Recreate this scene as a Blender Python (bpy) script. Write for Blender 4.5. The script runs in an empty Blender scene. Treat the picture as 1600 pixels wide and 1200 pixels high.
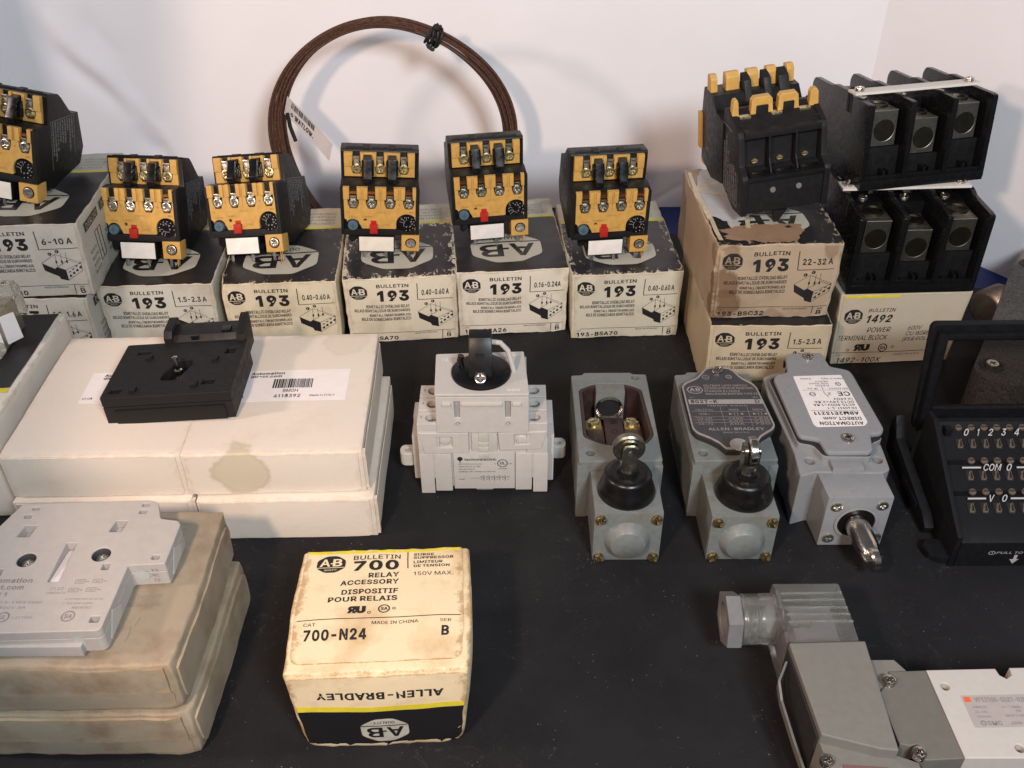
import bpy, bmesh, math, random
from mathutils import Vector, Matrix, noise as mnoise
R = math.radians
PI = math.pi
sc = bpy.context.scene
COL = sc.collection

# ------------------------------------------------------------------ camera, world, lamps, exposure (1 unit = 1 cm)
sc.unit_settings.scale_length = 0.01
cam_d = bpy.data.cameras.new('camera'); cam = bpy.data.objects.new('camera', cam_d); COL.objects.link(cam)
cam_d.sensor_width = 36; cam_d.lens = 36 * 1500 / 1600; cam_d.clip_start = 0.5; cam_d.clip_end = 2000
_a, _r = 0.64107, -0.00546
_f = Vector((0, math.cos(_a), -math.sin(_a))); _u = Vector((0, math.sin(_a), math.cos(_a))); _x = Vector((1, 0, 0))
_x2 = _x * math.cos(_r) + _u * math.sin(_r); _u2 = _u * math.cos(_r) - _x * math.sin(_r)
_m = Matrix((_x2, _u2, -_f)).transposed().to_4x4(); _m.translation = (0, 0, 33.973)
cam.matrix_world = _m
sc.camera = cam
w = bpy.data.worlds.new('World'); sc.world = w; w.use_nodes = True
w.node_tree.nodes['Background'].inputs[0].default_value = (0.86, 0.90, 1.0, 1)
w.node_tree.nodes['Background'].inputs[1].default_value = 0.12
sc.view_settings.view_transform = 'Standard'; sc.view_settings.look = 'None'; sc.view_settings.exposure = 0.0; sc.view_settings.gamma = 1

def lamp(name, loc, target, size, power, col, spot=None, blend=0.5):
    if spot:
        l = bpy.data.lights.new(name, 'SPOT'); l.spot_size = R(spot); l.spot_blend = blend; l.shadow_soft_size = size / 2
    else:
        l = bpy.data.lights.new(name, 'AREA'); l.shape = 'DISK'; l.size = size
    l.energy = power; l.color = col
    o = bpy.data.objects.new(name, l); COL.objects.link(o); o.location = loc
    o.rotation_euler = (Vector(target) - Vector(loc)).to_track_quat('-Z', 'Y').to_euler()
    return o
# warm shaded desk lamp just left of the lens, weak pink lamp at the left, cool lamp overhead on the right
lamp('desk_lamp', (-19, -8, 45), (30, 60, 5), 4.5, 106000, (1.0, 0.70, 0.52), spot=74, blend=0.12)
lamp('side_lamp', (-62, 22, 42), (0, 45, 3), 6, 17000, (1.0, 0.78, 0.72))
lamp('room_light', (22, -26, 60), (-4, 64, 8), 16, 68000, (0.85, 0.92, 1.0))

# ------------------------------------------------------------------ helpers
def thing(name, label, cat, loc=(0, 0, 0), rot=(0, 0, 0), group=None):
    o = bpy.data.objects.new(name, None); COL.objects.link(o)
    o.empty_display_size = 1; o.location = loc; o.rotation_euler = rot
    o['label'] = label; o['category'] = cat
    if group: o['group'] = group
    return o

def link_mesh(name, me, parent=None, loc=None, rot=None, label=None):
    o = bpy.data.objects.new(name, me); COL.objects.link(o)
    if parent: o.parent = parent
    if loc: o.location = loc
    if rot: o.rotation_euler = rot
    if label: o['label'] = label
    return o

def finish(bm, name, mats, sharp=28):
    me = bpy.data.meshes.new(name)
    bmesh.ops.recalc_face_normals(bm, faces=bm.faces)
    bm.to_mesh(me); bm.free()
    for p in me.polygons: p.use_smooth = True
    me.set_sharp_from_angle(angle=R(sharp))
    for m in (mats if isinstance(mats, (list, tuple)) else [mats]): me.materials.append(m)
    return me

class MB:
    """collects solids; build() links them as one mesh object"""
    def __init__(s): s.bm = bmesh.new()
    def _faces(s, vs, fs, mi=0):
        v = [s.bm.verts.new(p) for p in vs]
        for f in fs:
            try:
                q = s.bm.faces.new([v[i] for i in f]); q.material_index = mi
            except ValueError: pass
        return v
    def box(s, x0, x1, y0, y1, z0, z1, mi=0):
        s._faces([(x0, y0, z0), (x1, y0, z0), (x1, y1, z0), (x0, y1, z0), (x0, y0, z1), (x1, y0, z1), (x1, y1, z1), (x0, y1, z1)],
                 [(0, 3, 2, 1), (4, 5, 6, 7), (0, 1, 5, 4), (1, 2, 6, 5), (2, 3, 7, 6), (3, 0, 4, 7)], mi); return s
    def prism(s, poly, a, b, axis='z', mi=0, top=None):
        """poly in (x,y) for z, (x,z) for y, (y,z) for x; top = scale of far end about centroid"""
        def P(p, h):
            return (p[0], p[1], h) if axis == 'z' else ((p[0], h, p[1]) if axis == 'y' else (h, p[0], p[1]))
        n = len(poly); q = poly
        if top:
            cx = sum(p[0] for p in poly) / n; cy = sum(p[1] for p in poly) / n
            q = [(cx + (p[0] - cx) * top, cy + (p[1] - cy) * top) for p in poly]
        vs = [P(p, a) for p in poly] + [P(p, b) for p in q]
        s._faces(vs, [tuple(range(n)), tuple(range(2 * n - 1, n - 1, -1))] + [(i, (i + 1) % n, n + (i + 1) % n, n + i) for i in range(n)], mi); return s
    def hexa(s, c, mi=0):
        s._faces(c, [(0, 3, 2, 1), (4, 5, 6, 7), (0, 1, 5, 4), (1, 2, 6, 5), (2, 3, 7, 6), (3, 0, 4, 7)], mi); return s
    def lathe(s, prof, n=32, c=(0, 0, 0), axis='z', mi=0, closed=False, caps=True):
        vs = []; m = len(prof)
        for i in range(n):
            t = 2 * PI * i / n
            for r, h in prof:
                x, y = r * math.cos(t), r * math.sin(t)
                p = (x, y, h) if axis == 'z' else ((x, h, y) if axis == 'y' else (h, x, y))
                vs.append((c[0] + p[0], c[1] + p[1], c[2] + p[2]))
        fs = []
        for i in range(n):
            j = (i + 1) % n
            for k in range(m if closed else m - 1):
                k2 = (k + 1) % m
                fs.append((i * m + k, j * m + k, j * m + k2, i * m + k2))
        if not closed and caps:
            if prof[0][0] > 1e-6: fs.append(tuple(i * m for i in range(n)))
            if prof[-1][0] > 1e-6: fs.append(tuple(i * m + m - 1 for i in range(n)))
        s._faces(vs, fs, mi); bmesh.ops.remove_doubles(s.bm, verts=s.bm.verts, dist=1e-5) if prof[0][0] < 1e-6 or prof[-1][0] < 1e-6 else None
        return s
    def tube(s, path, r, n=8, mi=0, closed=False):
        P = [Vector(p) for p in path]; N = len(P); vs = []; prev = None
        for i, p in enumerate(P):
            if closed: t = P[(i + 1) % N] - P[i - 1]
            else: t = P[min(i + 1, N - 1)] - P[max(i - 1, 0)]
            t.normalize()
            if prev is None:
                a = Vector((0, 0, 1)) if abs(t.z) < 0.9 else Vector((1, 0, 0))
                u = t.cross(a).normalized()
            else: u = (prev - t * prev.dot(t)).normalized()
            prev = u; v = t.cross(u)
            rr = r[i] if isinstance(r, (list, tuple)) else r
            for k in range(n):
                q = 2 * PI * k / n; vs.append(tuple(p + (u * math.cos(q) + v * math.sin(q)) * rr))
        fs = []
        for i in range(N if closed else N - 1):
            j = (i + 1) % N
            for k in range(n): fs.append((i * n + k, i * n + (k + 1) % n, j * n + (k + 1) % n, j * n + k))
        if not closed: fs += [tuple(range(n)), tuple((N - 1) * n + k for k in range(n))]
        s._faces(vs, fs, mi); return s
    def mesh(s, name, mats, bevel=0.0, sharp=28, seg=2):
        if bevel > 0:
            bmesh.ops.recalc_face_normals(s.bm, faces=s.bm.faces)
            es = [e for e in s.bm.edges if len(e.link_faces) == 2 and e.calc_face_angle(0) > R(30)]
            bmesh.ops.bevel(s.bm, geom=es, offset=bevel, segments=seg, profile=0.7, affect='EDGES', clamp_overlap=True)
        return finish(s.bm, name, mats, sharp)
    def build(s, name, mats, parent=None, bevel=0.0, label=None, sharp=28, loc=None, rot=None):
        return link_mesh(name, s.mesh(name, mats, bevel, sharp), parent, loc, rot, label)

def arc(cx, cy, r, a0, a1, n=10):
    return [(cx + r * math.cos(R(a0 + (a1 - a0) * i / n)), cy + r * math.sin(R(a0 + (a1 - a0) * i / n))) for i in range(n + 1)]
def circ(cx, cy, r, n=24): return [(cx + r * math.cos(2 * PI * i / n), cy + r * math.sin(2 * PI * i / n)) for i in range(n)]
def rrect(x0, x1, y0, y1, r, n=4):
    return arc(x0 + r, y0 + r, r, 180, 270, n) + arc(x1 - r, y0 + r, r, 270, 360, n) + arc(x1 - r, y1 - r, r, 0, 90, n) + arc(x0 + r, y1 - r, r, 90, 180, n)
def rounded(poly, r, n=3):
    out = []; N = len(poly)
    for i in range(N):
        p = Vector(poly[i]); a = Vector(poly[i - 1]) - p; b = Vector(poly[(i + 1) % N]) - p
        k = min(r, a.length * 0.45, b.length * 0.45)
        A = p + a.normalized() * k; B = p + b.normalized() * k
        for j in range(n + 1):
            t = j / n; q = A * (1 - t) ** 2 + p * 2 * t * (1 - t) + B * t * t; out.append((q.x, q.y))
    return out

def plate_mesh(name, outlines, a, b, mat, axis='z', bevel=0.02, sharp=28):
    """2-D outline (first) with holes (rest), extruded from a to b along axis"""
    cu = bpy.data.curves.new(name, 'CURVE'); cu.dimensions = '2D'; cu.fill_mode = 'BOTH'
    for oi, ol in enumerate(outlines):
        ar = sum(ol[i - 1][0] * ol[i][1] - ol[i][0] * ol[i - 1][1] for i in range(len(ol)))
        if (ar < 0) != (oi > 0): ol = ol[::-1]
        s = cu.splines.new('POLY'); s.points.add(len(ol) - 1); s.use_cyclic_u = True
        for i, p in enumerate(ol): s.points[i].co = (p[0], p[1], 0, 1)
    th = abs(b - a); bv = min(bevel, th * 0.45)
    cu.extrude = th / 2 - bv; cu.bevel_depth = bv; cu.bevel_resolution = 1; cu.offset = -bv
    ob = bpy.data.objects.new(name, cu); me = bpy.data.meshes.new_from_object(ob)
    bpy.data.objects.remove(ob); bpy.data.curves.remove(cu)
    mid = (a + b) / 2
    for v in me.vertices:
        x, y, z = v.co
        v.co = (x, y, mid + z) if axis == 'z' else ((x, mid + z, y) if axis == 'y' else (mid + z, x, y))
    bm = bmesh.new(); bm.from_mesh(me); bpy.data.meshes.remove(me)
    bmesh.ops.remove_doubles(bm, verts=bm.verts, dist=1e-5)
    return finish(bm, name, mat, 20)
def plate(name, outlines, a, b, mat, parent=None, axis='z', bevel=0.02, label=None):
    return link_mesh(name, plate_mesh(name, outlines, a, b, mat, axis, bevel), parent, label=label)

GLYPHS = """A240|101,254 138,254 231,0 198,0 172,71 67,71 43,0 8,0|95,151 77,99 162,99 144,151 132,186 116,239 123,239 106,185
B228|168,186 167,197 163,206 156,214 147,221 135,225 120,226 62,226 62,143 119,143|30,0 30,254 121,254 137,253 152,250 164,245 175,239 184,230 190,221 195,210 198,199 199,187 198,177 197,168 193,160 189,153 184,148 178,143 172,139 165,136 157,133 157,131 166,130 174,127 182,123 189,117 196,110 201,102 205,92 208,81 209,68 208,56 205,44 200,33 193,24 184,16 172,9 158,4 142,1 123,0|62,115 124,115 144,113 178,68 176,58 172,48 165,40 154,34 140,30 122,29 62,29
C255|146,-3 134,-3 113,-2 93,4 75,12 59,25 46,40 35,58 27,78 22,101 20,127 22,153 27,176 35,197 46,215 59,230 75,242 93,251 113,256 134,258 146,257 158,255 170,252 181,248 191,242 201,236 210,228 217,219 224,209 229,198 234,187 236,174 204,174 202,183 199,190 195,197 190,204 185,209 179,214 172,218 165,222 158,224 150,226 142,228 134,228 119,227 105,223 92,216 80,207 71,196 62,182 57,166 53,148 52,127 53,107 57,88 63,72 71,59 80,47 92,38 105,32 119,28 134,26 142,27 150,28 158,30 165,33 172,36 179,40 185,45 190,51 195,57 199,64 202,72 204,80 236,80 234,68 229,56 224,45 217,36 210,27 201,19 192,12 181,7 170,2 159,-1
D251|198,147 195,165 190,180 182,194 172,205 160,214 145,221 129,225 110,226 62,226 62,29 107,29 127,30 144,34 159,40 171,49 182,61 189,75 195,90 198,108 200,128|109,0 134,2 156,7 175,15 192,27 206,42 217,59 224,80 229,102 231,128 229,153 225,175 217,196 206,213 192,228 176,239 157,248 136,253 113,254 30,254 30,0
E209|188,0 30,0 30,254 186,254 186,226 62,226 62,143 178,143 178,114 62,114 62,29 188,29
F205|62,0 30,0 30,254 185,254 185,226 62,226 62,139 173,139 173,111 62,111
G260|154,-2 134,-3 113,-2 93,4 75,13 59,25 45,40 35,58 27,78 22,102 20,127 22,153 27,176 35,197 45,215 59,230 74,242 92,251 112,256 132,258 146,257 158,255 170,252 181,247 192,242 202,235 210,227 218,218 225,208 230,198 234,186 237,174 204,174 201,182 198,190 194,197 189,203 184,208 178,213 172,218 165,221 158,224 150,226 141,227 133,228 118,227 104,223 92,216 80,207 70,196 62,182 57,166 53,148 52,127 53,107 57,88 63,72 71,59 81,47 92,38 105,32 119,28 134,26 148,27 161,31 172,36 183,43 191,51 198,62 203,74 206,87 207,101 217,100 141,100 141,128 239,128 239,100 237,80 233,62 225,45 215,31 203,19 188,9 172,2
H258|62,0 30,0 30,254 62,254 62,144 196,144 196,254 228,254 228,0 196,0 196,116 62,116
I150|135,0 16,0 16,29 59,29 59,226 16,226 16,254 135,254 135,226 91,226 91,29 135,29
J198|113,-1 93,-3 71,-1 53,5 38,16 26,31 19,50 17,73 17,86 49,86 49,73 50,58 54,47 61,37 70,30 80,26 93,25 105,26 115,30 124,37 131,47 135,58 136,73 136,254 168,254 168,73 166,50 159,31 147,16 132,5
K233|70,131 87,152 106,172 182,254 224,254 121,144 224,0 186,0 99,122 62,83 62,0 30,0 30,254 62,254 62,167 62,121
L196|181,0 30,0 30,254 62,254 62,29 181,29
M314|61,0 30,0 30,254 76,254 139,94 144,79 150,61 156,42 161,24 154,24 165,61 171,79 176,94 238,254 284,254 284,0 252,0 252,145 252,163 253,184 253,229 256,229 249,205 241,181 234,161 228,145 171,0 143,0 85,145 80,160 72,181 56,229 59,229 60,208 61,164 61,145
N262|62,0 30,0 30,254 68,254 172,91 181,75 194,53 207,27 202,27 200,54 200,79 199,97 199,254 232,254 232,0 193,0 101,145 89,165 74,191 54,226 60,227 61,192 62,164 62,145
O267|186,207 175,216 162,223 148,227 133,228 119,227 105,223 92,216 81,207 63,182 57,166 52,127 53,106 57,88 63,72 81,47 92,38 105,32 119,28 133,26 148,28 162,32 175,38 186,47 204,72 210,88 214,106 214,148 210,166|133,-3 112,-2 93,4 75,12 59,25 46,40 35,58 27,78 22,101 20,127 22,153 27,176 35,197 46,215 59,230 75,242 93,251 112,256 133,258 155,256 174,251 192,242 208,230 221,215 232,197 240,176 245,153 247,127 245,101 240,78 232,58 221,40 208,25 192,12 174,4 155,-2
P222|62,0 30,0 30,254 118,254 136,253 152,250 166,244 178,236 187,226 195,215 200,202 203,189 204,174 203,159 200,145 195,133 187,121 178,112 166,104 152,98 136,94 118,93 55,93 55,121 116,121 129,122 139,124 149,128 156,133 162,139 167,147 170,155 172,164 172,174 172,184 170,193 167,201 162,208 156,214 148,219 139,223 129,225 116,226 62,226
Q267|148,28 133,26 119,28 105,32 92,38 81,47 63,72 57,88 53,106 52,127 57,166 63,182 81,207 92,216 105,223 119,227 133,228 148,227 162,223 175,216 186,207 210,166 214,148 214,106 210,88 204,72 186,47 175,38|200,-24 178,6 174,4 155,-2 133,-3 112,-2 93,4 75,12 59,25 46,40 35,58 27,78 22,101 20,127 22,153 27,176 35,197 46,215 59,230 75,242 93,251 112,256 133,258 155,256 174,251 192,242 208,230 221,215 232,197 240,176 245,153 247,127 245,101 240,78 232,58 221,40 208,25 201,20 234,-24
R224|173,176 172,186 170,194 167,202 162,209 156,215 149,220 140,223 129,225 116,226 62,226 62,0 30,0 30,254 118,254 136,253 153,250 167,244 178,237 188,227 195,217 200,204 204,191 205,176 204,161 200,148 195,136 188,125 178,116 166,109 157,105 214,0 177,0 123,99 118,99 48,99 48,128 117,128 129,128 140,130 149,133 156,138 162,143 167,150 170,158 172,167
S223|130,-3 112,-4 94,-3 78,0 64,5 51,11 41,20 32,30 25,42 21,54 19,68 52,68 54,59 57,51 62,44 68,38 75,33 83,29 92,27 102,25 112,25 123,25 133,27 143,30 151,34 159,40 165,46 169,53 172,61 173,70 172,77 170,84 166,89 161,94 155,99 148,102 122,111 92,120 72,126 56,135 43,145 34,156 28,170 26,186 27,200 31,213 37,224 46,234 57,242 69,249 83,254 97,257 114,258 130,257 145,254 158,249 170,242 180,234 189,224 195,213 199,202 200,189 169,189 166,201 160,211 151,219 140,225 127,228 112,229 102,229 92,227 84,224 76,220 70,215 64,209 61,203 58,195 58,188 58,180 61,173 65,167 71,162 78,158 85,154 106,147 132,140 156,132 164,128 172,124 179,119 186,113 192,106 197,99 201,90 203,80 204,69 203,56 199,43 193,32 185,21 174,13 162,5 147,0
T224|96,226 16,226 16,254 208,254 208,226 128,226 128,0 96,0
U259|149,-3 129,-4 110,-3 93,1 77,8 63,17 52,27 42,40 36,54 31,70 30,87 30,254 62,254 62,89 63,77 66,66 70,57 77,48 84,40 94,34 104,29 116,27 129,26 143,27 155,29 165,34 175,40 182,48 188,57 193,66 195,77 196,89 196,254 229,254 229,87 227,70 223,54 216,40 207,27 195,17 182,8 166,1
V240|139,0 102,0 8,254 42,254 96,103 108,69 124,15 117,15 133,69 145,103 197,254 231,254
W343|115,0 78,0 8,254 41,254 82,98 88,73 93,47 98,20 95,20 100,47 106,73 112,98 153,254 190,254 231,98 237,73 243,47 249,20 244,20 249,47 255,73 261,98 302,254 335,254 265,0 228,0 184,161 176,196 168,237 175,237 167,197 159,161
X237|46,0 9,0 109,142 109,118 15,254 52,254 89,200 102,181 112,164 122,146 116,146 126,164 136,181 149,200 187,254 223,254 129,119 129,143 228,0 191,0 146,65 134,83 125,98 115,116 122,116 113,98 103,83 91,65
Y236|134,0 102,0 102,104 8,254 46,254 96,172 111,146 125,115 112,115 126,146 140,172 191,254 228,254 134,104
Z219|200,0 21,0 21,23 137,193 153,215 170,238 174,227 143,226 111,226 20,226 20,254 198,254 198,231 84,64 67,40 49,17 45,27 76,28 107,29 200,29
a195|136,142 133,148 130,153 125,158 120,161 113,163 106,165 98,165 89,165 82,164 75,161 69,158 63,154 59,150 55,146 52,142 50,137 20,146 26,156 32,165 39,173 48,179 57,184 66,188 77,190 87,192 97,192 119,190 128,187 135,184 143,180 150,175 156,168 161,160 165,150 168,139 168,126 168,0 138,0 138,26 136,26 126,12 121,8 115,4 108,1 100,-2 90,-4 80,-4 68,-4 57,-1 47,2 38,8 30,14 24,22 19,32 16,42 15,54 16,64 18,73 22,80 26,87 32,92 39,97 46,100 54,103 63,105 89,110 117,113 123,114 129,116 133,117 135,120 137,123 137,136|114,29 138,69 138,95
b212|59,120 62,131 67,141 89,161 110,165 121,164 140,156 147,149 161,120 164,95 158,58 140,33 131,28 121,24 73,39 67,48 63,58|115,-4 104,-3 94,-1 86,2 79,6 74,11 69,16 59,29 56,29 56,0 26,0 26,254 57,254 57,160 59,160 69,173 73,178 79,182 86,186 94,190 103,192 115,192 130,191 144,187 156,180 168,171 177,160 185,146 191,131 194,113 195,94 194,75 191,58 185,42 177,29 168,17 157,8 144,1 130,-3
c198|113,-4 104,-4 87,-3 72,1 58,8 46,17 36,29 28,43 22,58 18,75 17,94 18,113 22,130 28,146 36,159 46,171 58,180 72,187 87,191 104,192 113,192 122,191 130,189 138,186 146,182 153,178 159,173 165,167 170,161 174,154 178,146 181,138 151,131 145,145 135,155 121,162 104,165 92,164 81,161 73,155 65,148 59,139 54,129 51,118 49,106 48,94 49,81 51,70 54,59 59,49 65,40 73,33 81,28 92,24 104,23 121,26 135,33 146,44 152,59 181,51 179,43 175,35 171,28 165,22 160,16 153,11 146,6 138,3 130,0 122,-2
d212|48,95 49,82 51,70 65,40 73,33 91,24 113,24 123,27 145,48 150,58 155,81 155,108 150,131 145,141 139,149 102,165 91,164 81,161 72,156 59,140 54,131|98,-4 82,-3 68,1 56,8 44,17 35,29 27,42 22,58 18,75 17,94 18,113 22,131 27,146 35,160 45,171 56,180 69,187 83,191 98,192 109,192 118,190 126,186 133,182 139,178 144,173 153,160 155,160 155,254 186,254 186,0 156,0 156,29 153,29 143,16 139,11 133,6 126,2 118,-1 109,-3
e202|119,-3 106,-4 88,-3 73,1 58,8 46,17 36,29 28,42 22,58 18,75 17,93 18,112 22,129 28,145 36,159 46,170 58,180 71,187 86,191 103,192 113,192 123,190 133,187 142,183 151,177 160,170 167,162 173,152 179,141 182,128 185,113 186,97 186,85 37,85 37,110 169,110 155,101 154,113 152,124 149,134 144,143 138,151 131,157 123,161 113,164 103,165 92,164 82,161 73,157 66,151 59,143 54,135 51,125 49,116 48,105 48,89 49,75 51,64 55,53 61,44 67,37 76,31 85,26 95,24 106,23 114,23 120,25 127,26 133,29 138,32 143,36 147,41 150,47 153,53 182,45 179,36 174,27 168,20 160,13 151,7 141,2 130,-1
f127|3,190 40,190 40,216 41,226 44,235 48,243 53,250 60,255 68,259 76,262 85,264 94,265 111,263 121,260 114,234 107,236 97,237 89,236 82,234 77,230 74,225 72,218 71,209 71,190 114,190 114,164 71,164 71,0 40,0 40,164 3,164
g213|103,-49 118,-47 130,-44 141,-38 149,-29 154,-17 156,-3 156,34 153,34 143,21 139,16 133,12 126,8 118,5 109,3 97,2 83,4 69,7 56,13 45,22 35,32 28,45 22,60 18,77 17,96 18,114 22,131 27,147 35,160 45,171 56,180 69,187 83,191 98,192 109,192 119,190 127,186 134,182 139,178 144,173 154,159 157,159 157,190 186,190 186,-4 185,-20 181,-33 175,-45 167,-54 157,-62 145,-68 132,-72 118,-74 103,-75 90,-75 78,-73 67,-70 57,-66 49,-61 41,-55 35,-49 30,-42 25,-35 51,-20 61,-33 65,-37 71,-41 77,-44 85,-47 93,-48|156,109 150,132 145,141 139,150 91,164 81,161 73,156 59,141 54,131 48,96 49,84 51,72 65,44 73,38 91,30 102,30 113,30 145,51 150,61
h205|58,124 57,113 57,0 26,0 26,254 57,254 57,144 51,144 58,159 66,172 76,181 87,187 100,191 114,192 126,191 137,189 148,184 157,178 164,170 170,160 175,149 178,135 179,120 179,0 148,0 148,118 147,131 143,143 136,152 128,159 117,163 105,165 96,164 88,162 80,159 74,154 68,148 63,141 60,133
i83|26,0 57,0 57,190 26,190|31,224 27,227 23,231 21,236 21,242 21,247 23,252 27,256 31,259 36,261 42,262 47,261 52,259 57,256 60,252 62,247 63,242 62,236 60,231 57,227 52,224 47,222 42,221 36,222
j83|1,-43 9,-43 15,-40 20,-36 24,-30 26,-23 26,-15 26,190 57,190 57,-15 56,-26 54,-36 51,-45 46,-53 40,-59 32,-65 24,-68 13,-71 2,-71 -5,-71 -5,-43|31,224 27,227 23,231 21,236 20,242 21,247 23,252 27,256 31,259 36,261 42,262 47,261 52,259 57,256 60,252 62,247 63,242 62,236 60,231 57,227 52,224 47,222 42,221 36,222
k190|60,106 142,190 180,190 100,108 186,0 147,0 77,89 57,70 57,0 26,0 26,254 57,254 57,106
l95|81,0 70,-1 56,0 45,4 37,10 31,19 27,29 26,42 26,254 57,254 57,49 57,42 58,35 60,31 63,28 67,27 73,26 80,26 85,27 90,1
m305|57,0 26,0 26,190 56,190 56,148 54,148 57,157 61,166 66,173 72,179 79,184 86,188 94,191 102,193 110,193 123,192 134,187 144,180 151,171 157,160 160,147 156,147 159,156 163,164 169,172 175,178 182,183 190,187 199,191 208,192 218,193 229,192 239,190 249,186 257,180 264,173 270,164 275,154 278,141 278,128 278,0 248,0 248,127 247,139 243,149 236,156 228,161 219,164 209,165 201,165 194,163 187,160 181,156 177,151 173,145 170,139 168,131 168,124 168,0 137,0 137,130 136,140 132,148 126,156 119,161 110,164 100,165 92,165 85,163 79,160 73,156 67,151 63,145 60,137 58,129 57,119
n205|58,124 57,113 57,0 26,0 26,190 56,190 56,144 51,144 58,159 66,172 76,181 87,187 100,191 114,192 126,191 137,189 147,184 156,178 164,170 170,160 175,149 178,135 179,120 179,0 148,0 148,118 147,131 143,143 136,152 128,159 117,163 105,165 96,164 88,162 80,159 74,154 68,148 63,141 60,133
o208|149,139 159,106 160,94 149,49 143,40 135,33 126,28 116,24 104,23 92,24 81,28 73,33 59,49 49,81 51,118 65,148 73,155 81,161 92,164 104,165 116,164 126,161 135,155|104,-4 87,-3 72,1 58,8 46,17 36,29 28,43 22,58 18,75 17,94 18,113 22,130 28,146 36,159 46,171 58,180 72,187 87,191 104,192 120,191 136,187 149,180 161,171 171,159 180,146 186,130 189,113 191,94 189,75 186,58 180,43 171,29 161,17 149,8 136,1 120,-3
p212|57,81 57,108 59,120 62,131 67,141 89,161 110,165 121,164 140,156 147,149 161,120 164,95 158,58 140,33 131,28 121,24 73,39 67,48 63,58|26,-71 26,190 56,190 56,160 59,160 69,173 73,178 79,182 86,186 94,190 103,192 115,192 130,191 144,187 156,180 168,171 177,160 185,146 191,131 194,113 195,94 194,75 191,58 185,42 177,29 168,17 157,8 144,1 130,-3 115,-4 104,-3 94,-1 86,2 79,6 74,11 69,16 59,29 57,29 57,-71
q212|118,190 126,186 133,182 139,178 144,173 153,160 156,160 156,190 186,190 186,-71 155,-71 155,29 153,29 143,16 139,11 133,6 126,2 118,-1 109,-3 98,-4 82,-3 68,1 56,8 44,17 35,29 27,42 22,58 18,75 17,94 18,113 22,131 27,146 35,160 45,171 56,180 69,187 83,191 98,192 109,192|150,58 145,48 123,27 113,24 91,24 73,33 65,40 51,70 49,82 48,95 54,131 59,140 72,156 81,161 91,164 102,165 139,149 145,141 150,131 155,108 156,95
r130|57,0 26,0 26,190 56,190 56,160 58,160 62,169 68,177 76,184 85,188 96,191 107,192 122,192 122,161 115,162 103,163 95,162 87,160 80,157 73,153 67,148 63,142 60,135 58,127 57,118
s182|105,-3 91,-4 78,-3 67,-2 56,2 46,6 38,12 31,19 25,27 21,37 18,47 47,53 50,44 55,36 62,30 70,26 80,24 91,23 103,24 113,26 122,31 129,37 133,44 134,51 133,58 131,63 127,68 122,72 115,75 106,78 75,85 59,90 46,96 36,104 29,113 25,124 23,137 24,147 27,157 33,166 39,173 48,180 58,185 69,189 81,191 94,192 106,192 117,190 127,186 136,182 143,176 149,170 155,162 159,154 162,145 134,139 131,146 127,152 121,158 114,163 105,165 94,166 83,165 74,163 65,158 59,153 56,146 54,139 55,132 58,126 62,122 68,118 76,114 86,111 115,105 131,100 143,93 153,86 160,76 164,66 166,53 165,43 161,33 156,24 149,16 140,9 130,3 118,-1
t114|3,190 32,190 32,236 63,236 63,190 102,190 102,164 63,164 63,49 64,41 65,35 68,31 72,27 78,26 85,25 93,26 101,27 107,1 96,-1 84,-2 69,-1 56,4 46,11 38,20 34,32 32,46 32,164 3,164
u205|105,-1 91,-3 79,-2 68,1 57,5 48,12 41,20 35,29 30,41 27,54 26,69 26,190 57,190 57,72 58,58 62,47 68,37 77,31 88,26 100,25 109,26 117,28 125,31 131,36 137,41 142,48 145,57 147,66 148,76 148,190 179,190 179,0 149,0 149,46 154,46 147,30 139,18 129,8 117,2
v195|113,0 81,0 9,190 42,190 83,78 93,43 103,10 92,10 101,43 112,78 152,190 186,190
w284|99,0 69,0 11,190 44,190 67,107 77,68 88,21 82,21 93,67 103,107 126,190 158,190 181,107 191,68 201,21 196,21 206,68 217,107 240,190 272,190 215,0 184,0 159,86 152,112 145,140 138,169 145,169 138,140 131,112 124,86
x189|46,0 10,0 86,109 86,86 14,190 50,190 74,153 90,127 104,103 88,103 101,127 117,153 141,190 176,190 104,84 104,107 179,0 143,0 115,43 100,68 86,91 102,91 89,68 74,43
y195|32,-72 24,-69 31,-43 41,-45 47,-45 52,-44 57,-43 61,-41 65,-37 69,-32 72,-26 75,-18 81,-1 9,190 42,190 83,78 93,43 103,10 92,10 101,43 112,78 153,190 186,190 102,-29 98,-38 93,-47 88,-54 83,-59 76,-64 70,-68 62,-70 54,-72 46,-73
z190|169,0 21,0 21,23 127,160 127,161 24,161 24,190 166,190 166,165 63,30 63,28 169,28
0227|73,46 62,72 58,88 55,107 55,127 58,166 62,182 73,208 82,218 91,224 101,228 113,230 125,228 136,224 153,208 169,166 171,148 172,127 169,88 153,46 145,37 136,30 125,26 113,25 101,26 91,30|113,-3 95,-2 79,3 65,12 53,24 42,39 34,57 29,77 25,101 24,127 25,153 29,177 35,197 43,215 53,230 65,242 79,251 95,256 113,258 131,256 147,251 161,242 174,230 184,215 192,197 198,177 201,153 203,127 201,101 198,77 192,57 184,39 174,24 162,12 147,3 131,-2
1190|128,0 92,0 92,212 91,212 33,175 33,207 95,254 128,254
2227|195,0 32,0 32,24 117,114 141,141 147,149 152,156 155,163 158,170 160,178 160,186 159,194 157,202 154,209 149,215 143,220 137,224 129,227 121,229 112,230 102,229 94,227 86,224 79,219 74,213 69,207 66,199 64,190 64,181 33,181 34,196 37,209 43,221 51,232 60,241 72,248 84,253 98,257 112,258 127,257 141,254 153,248 164,241 173,233 181,223 186,211 189,199 191,186 190,177 188,168 185,159 181,150 175,140 168,129 133,90 76,30 76,28 195,28
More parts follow.
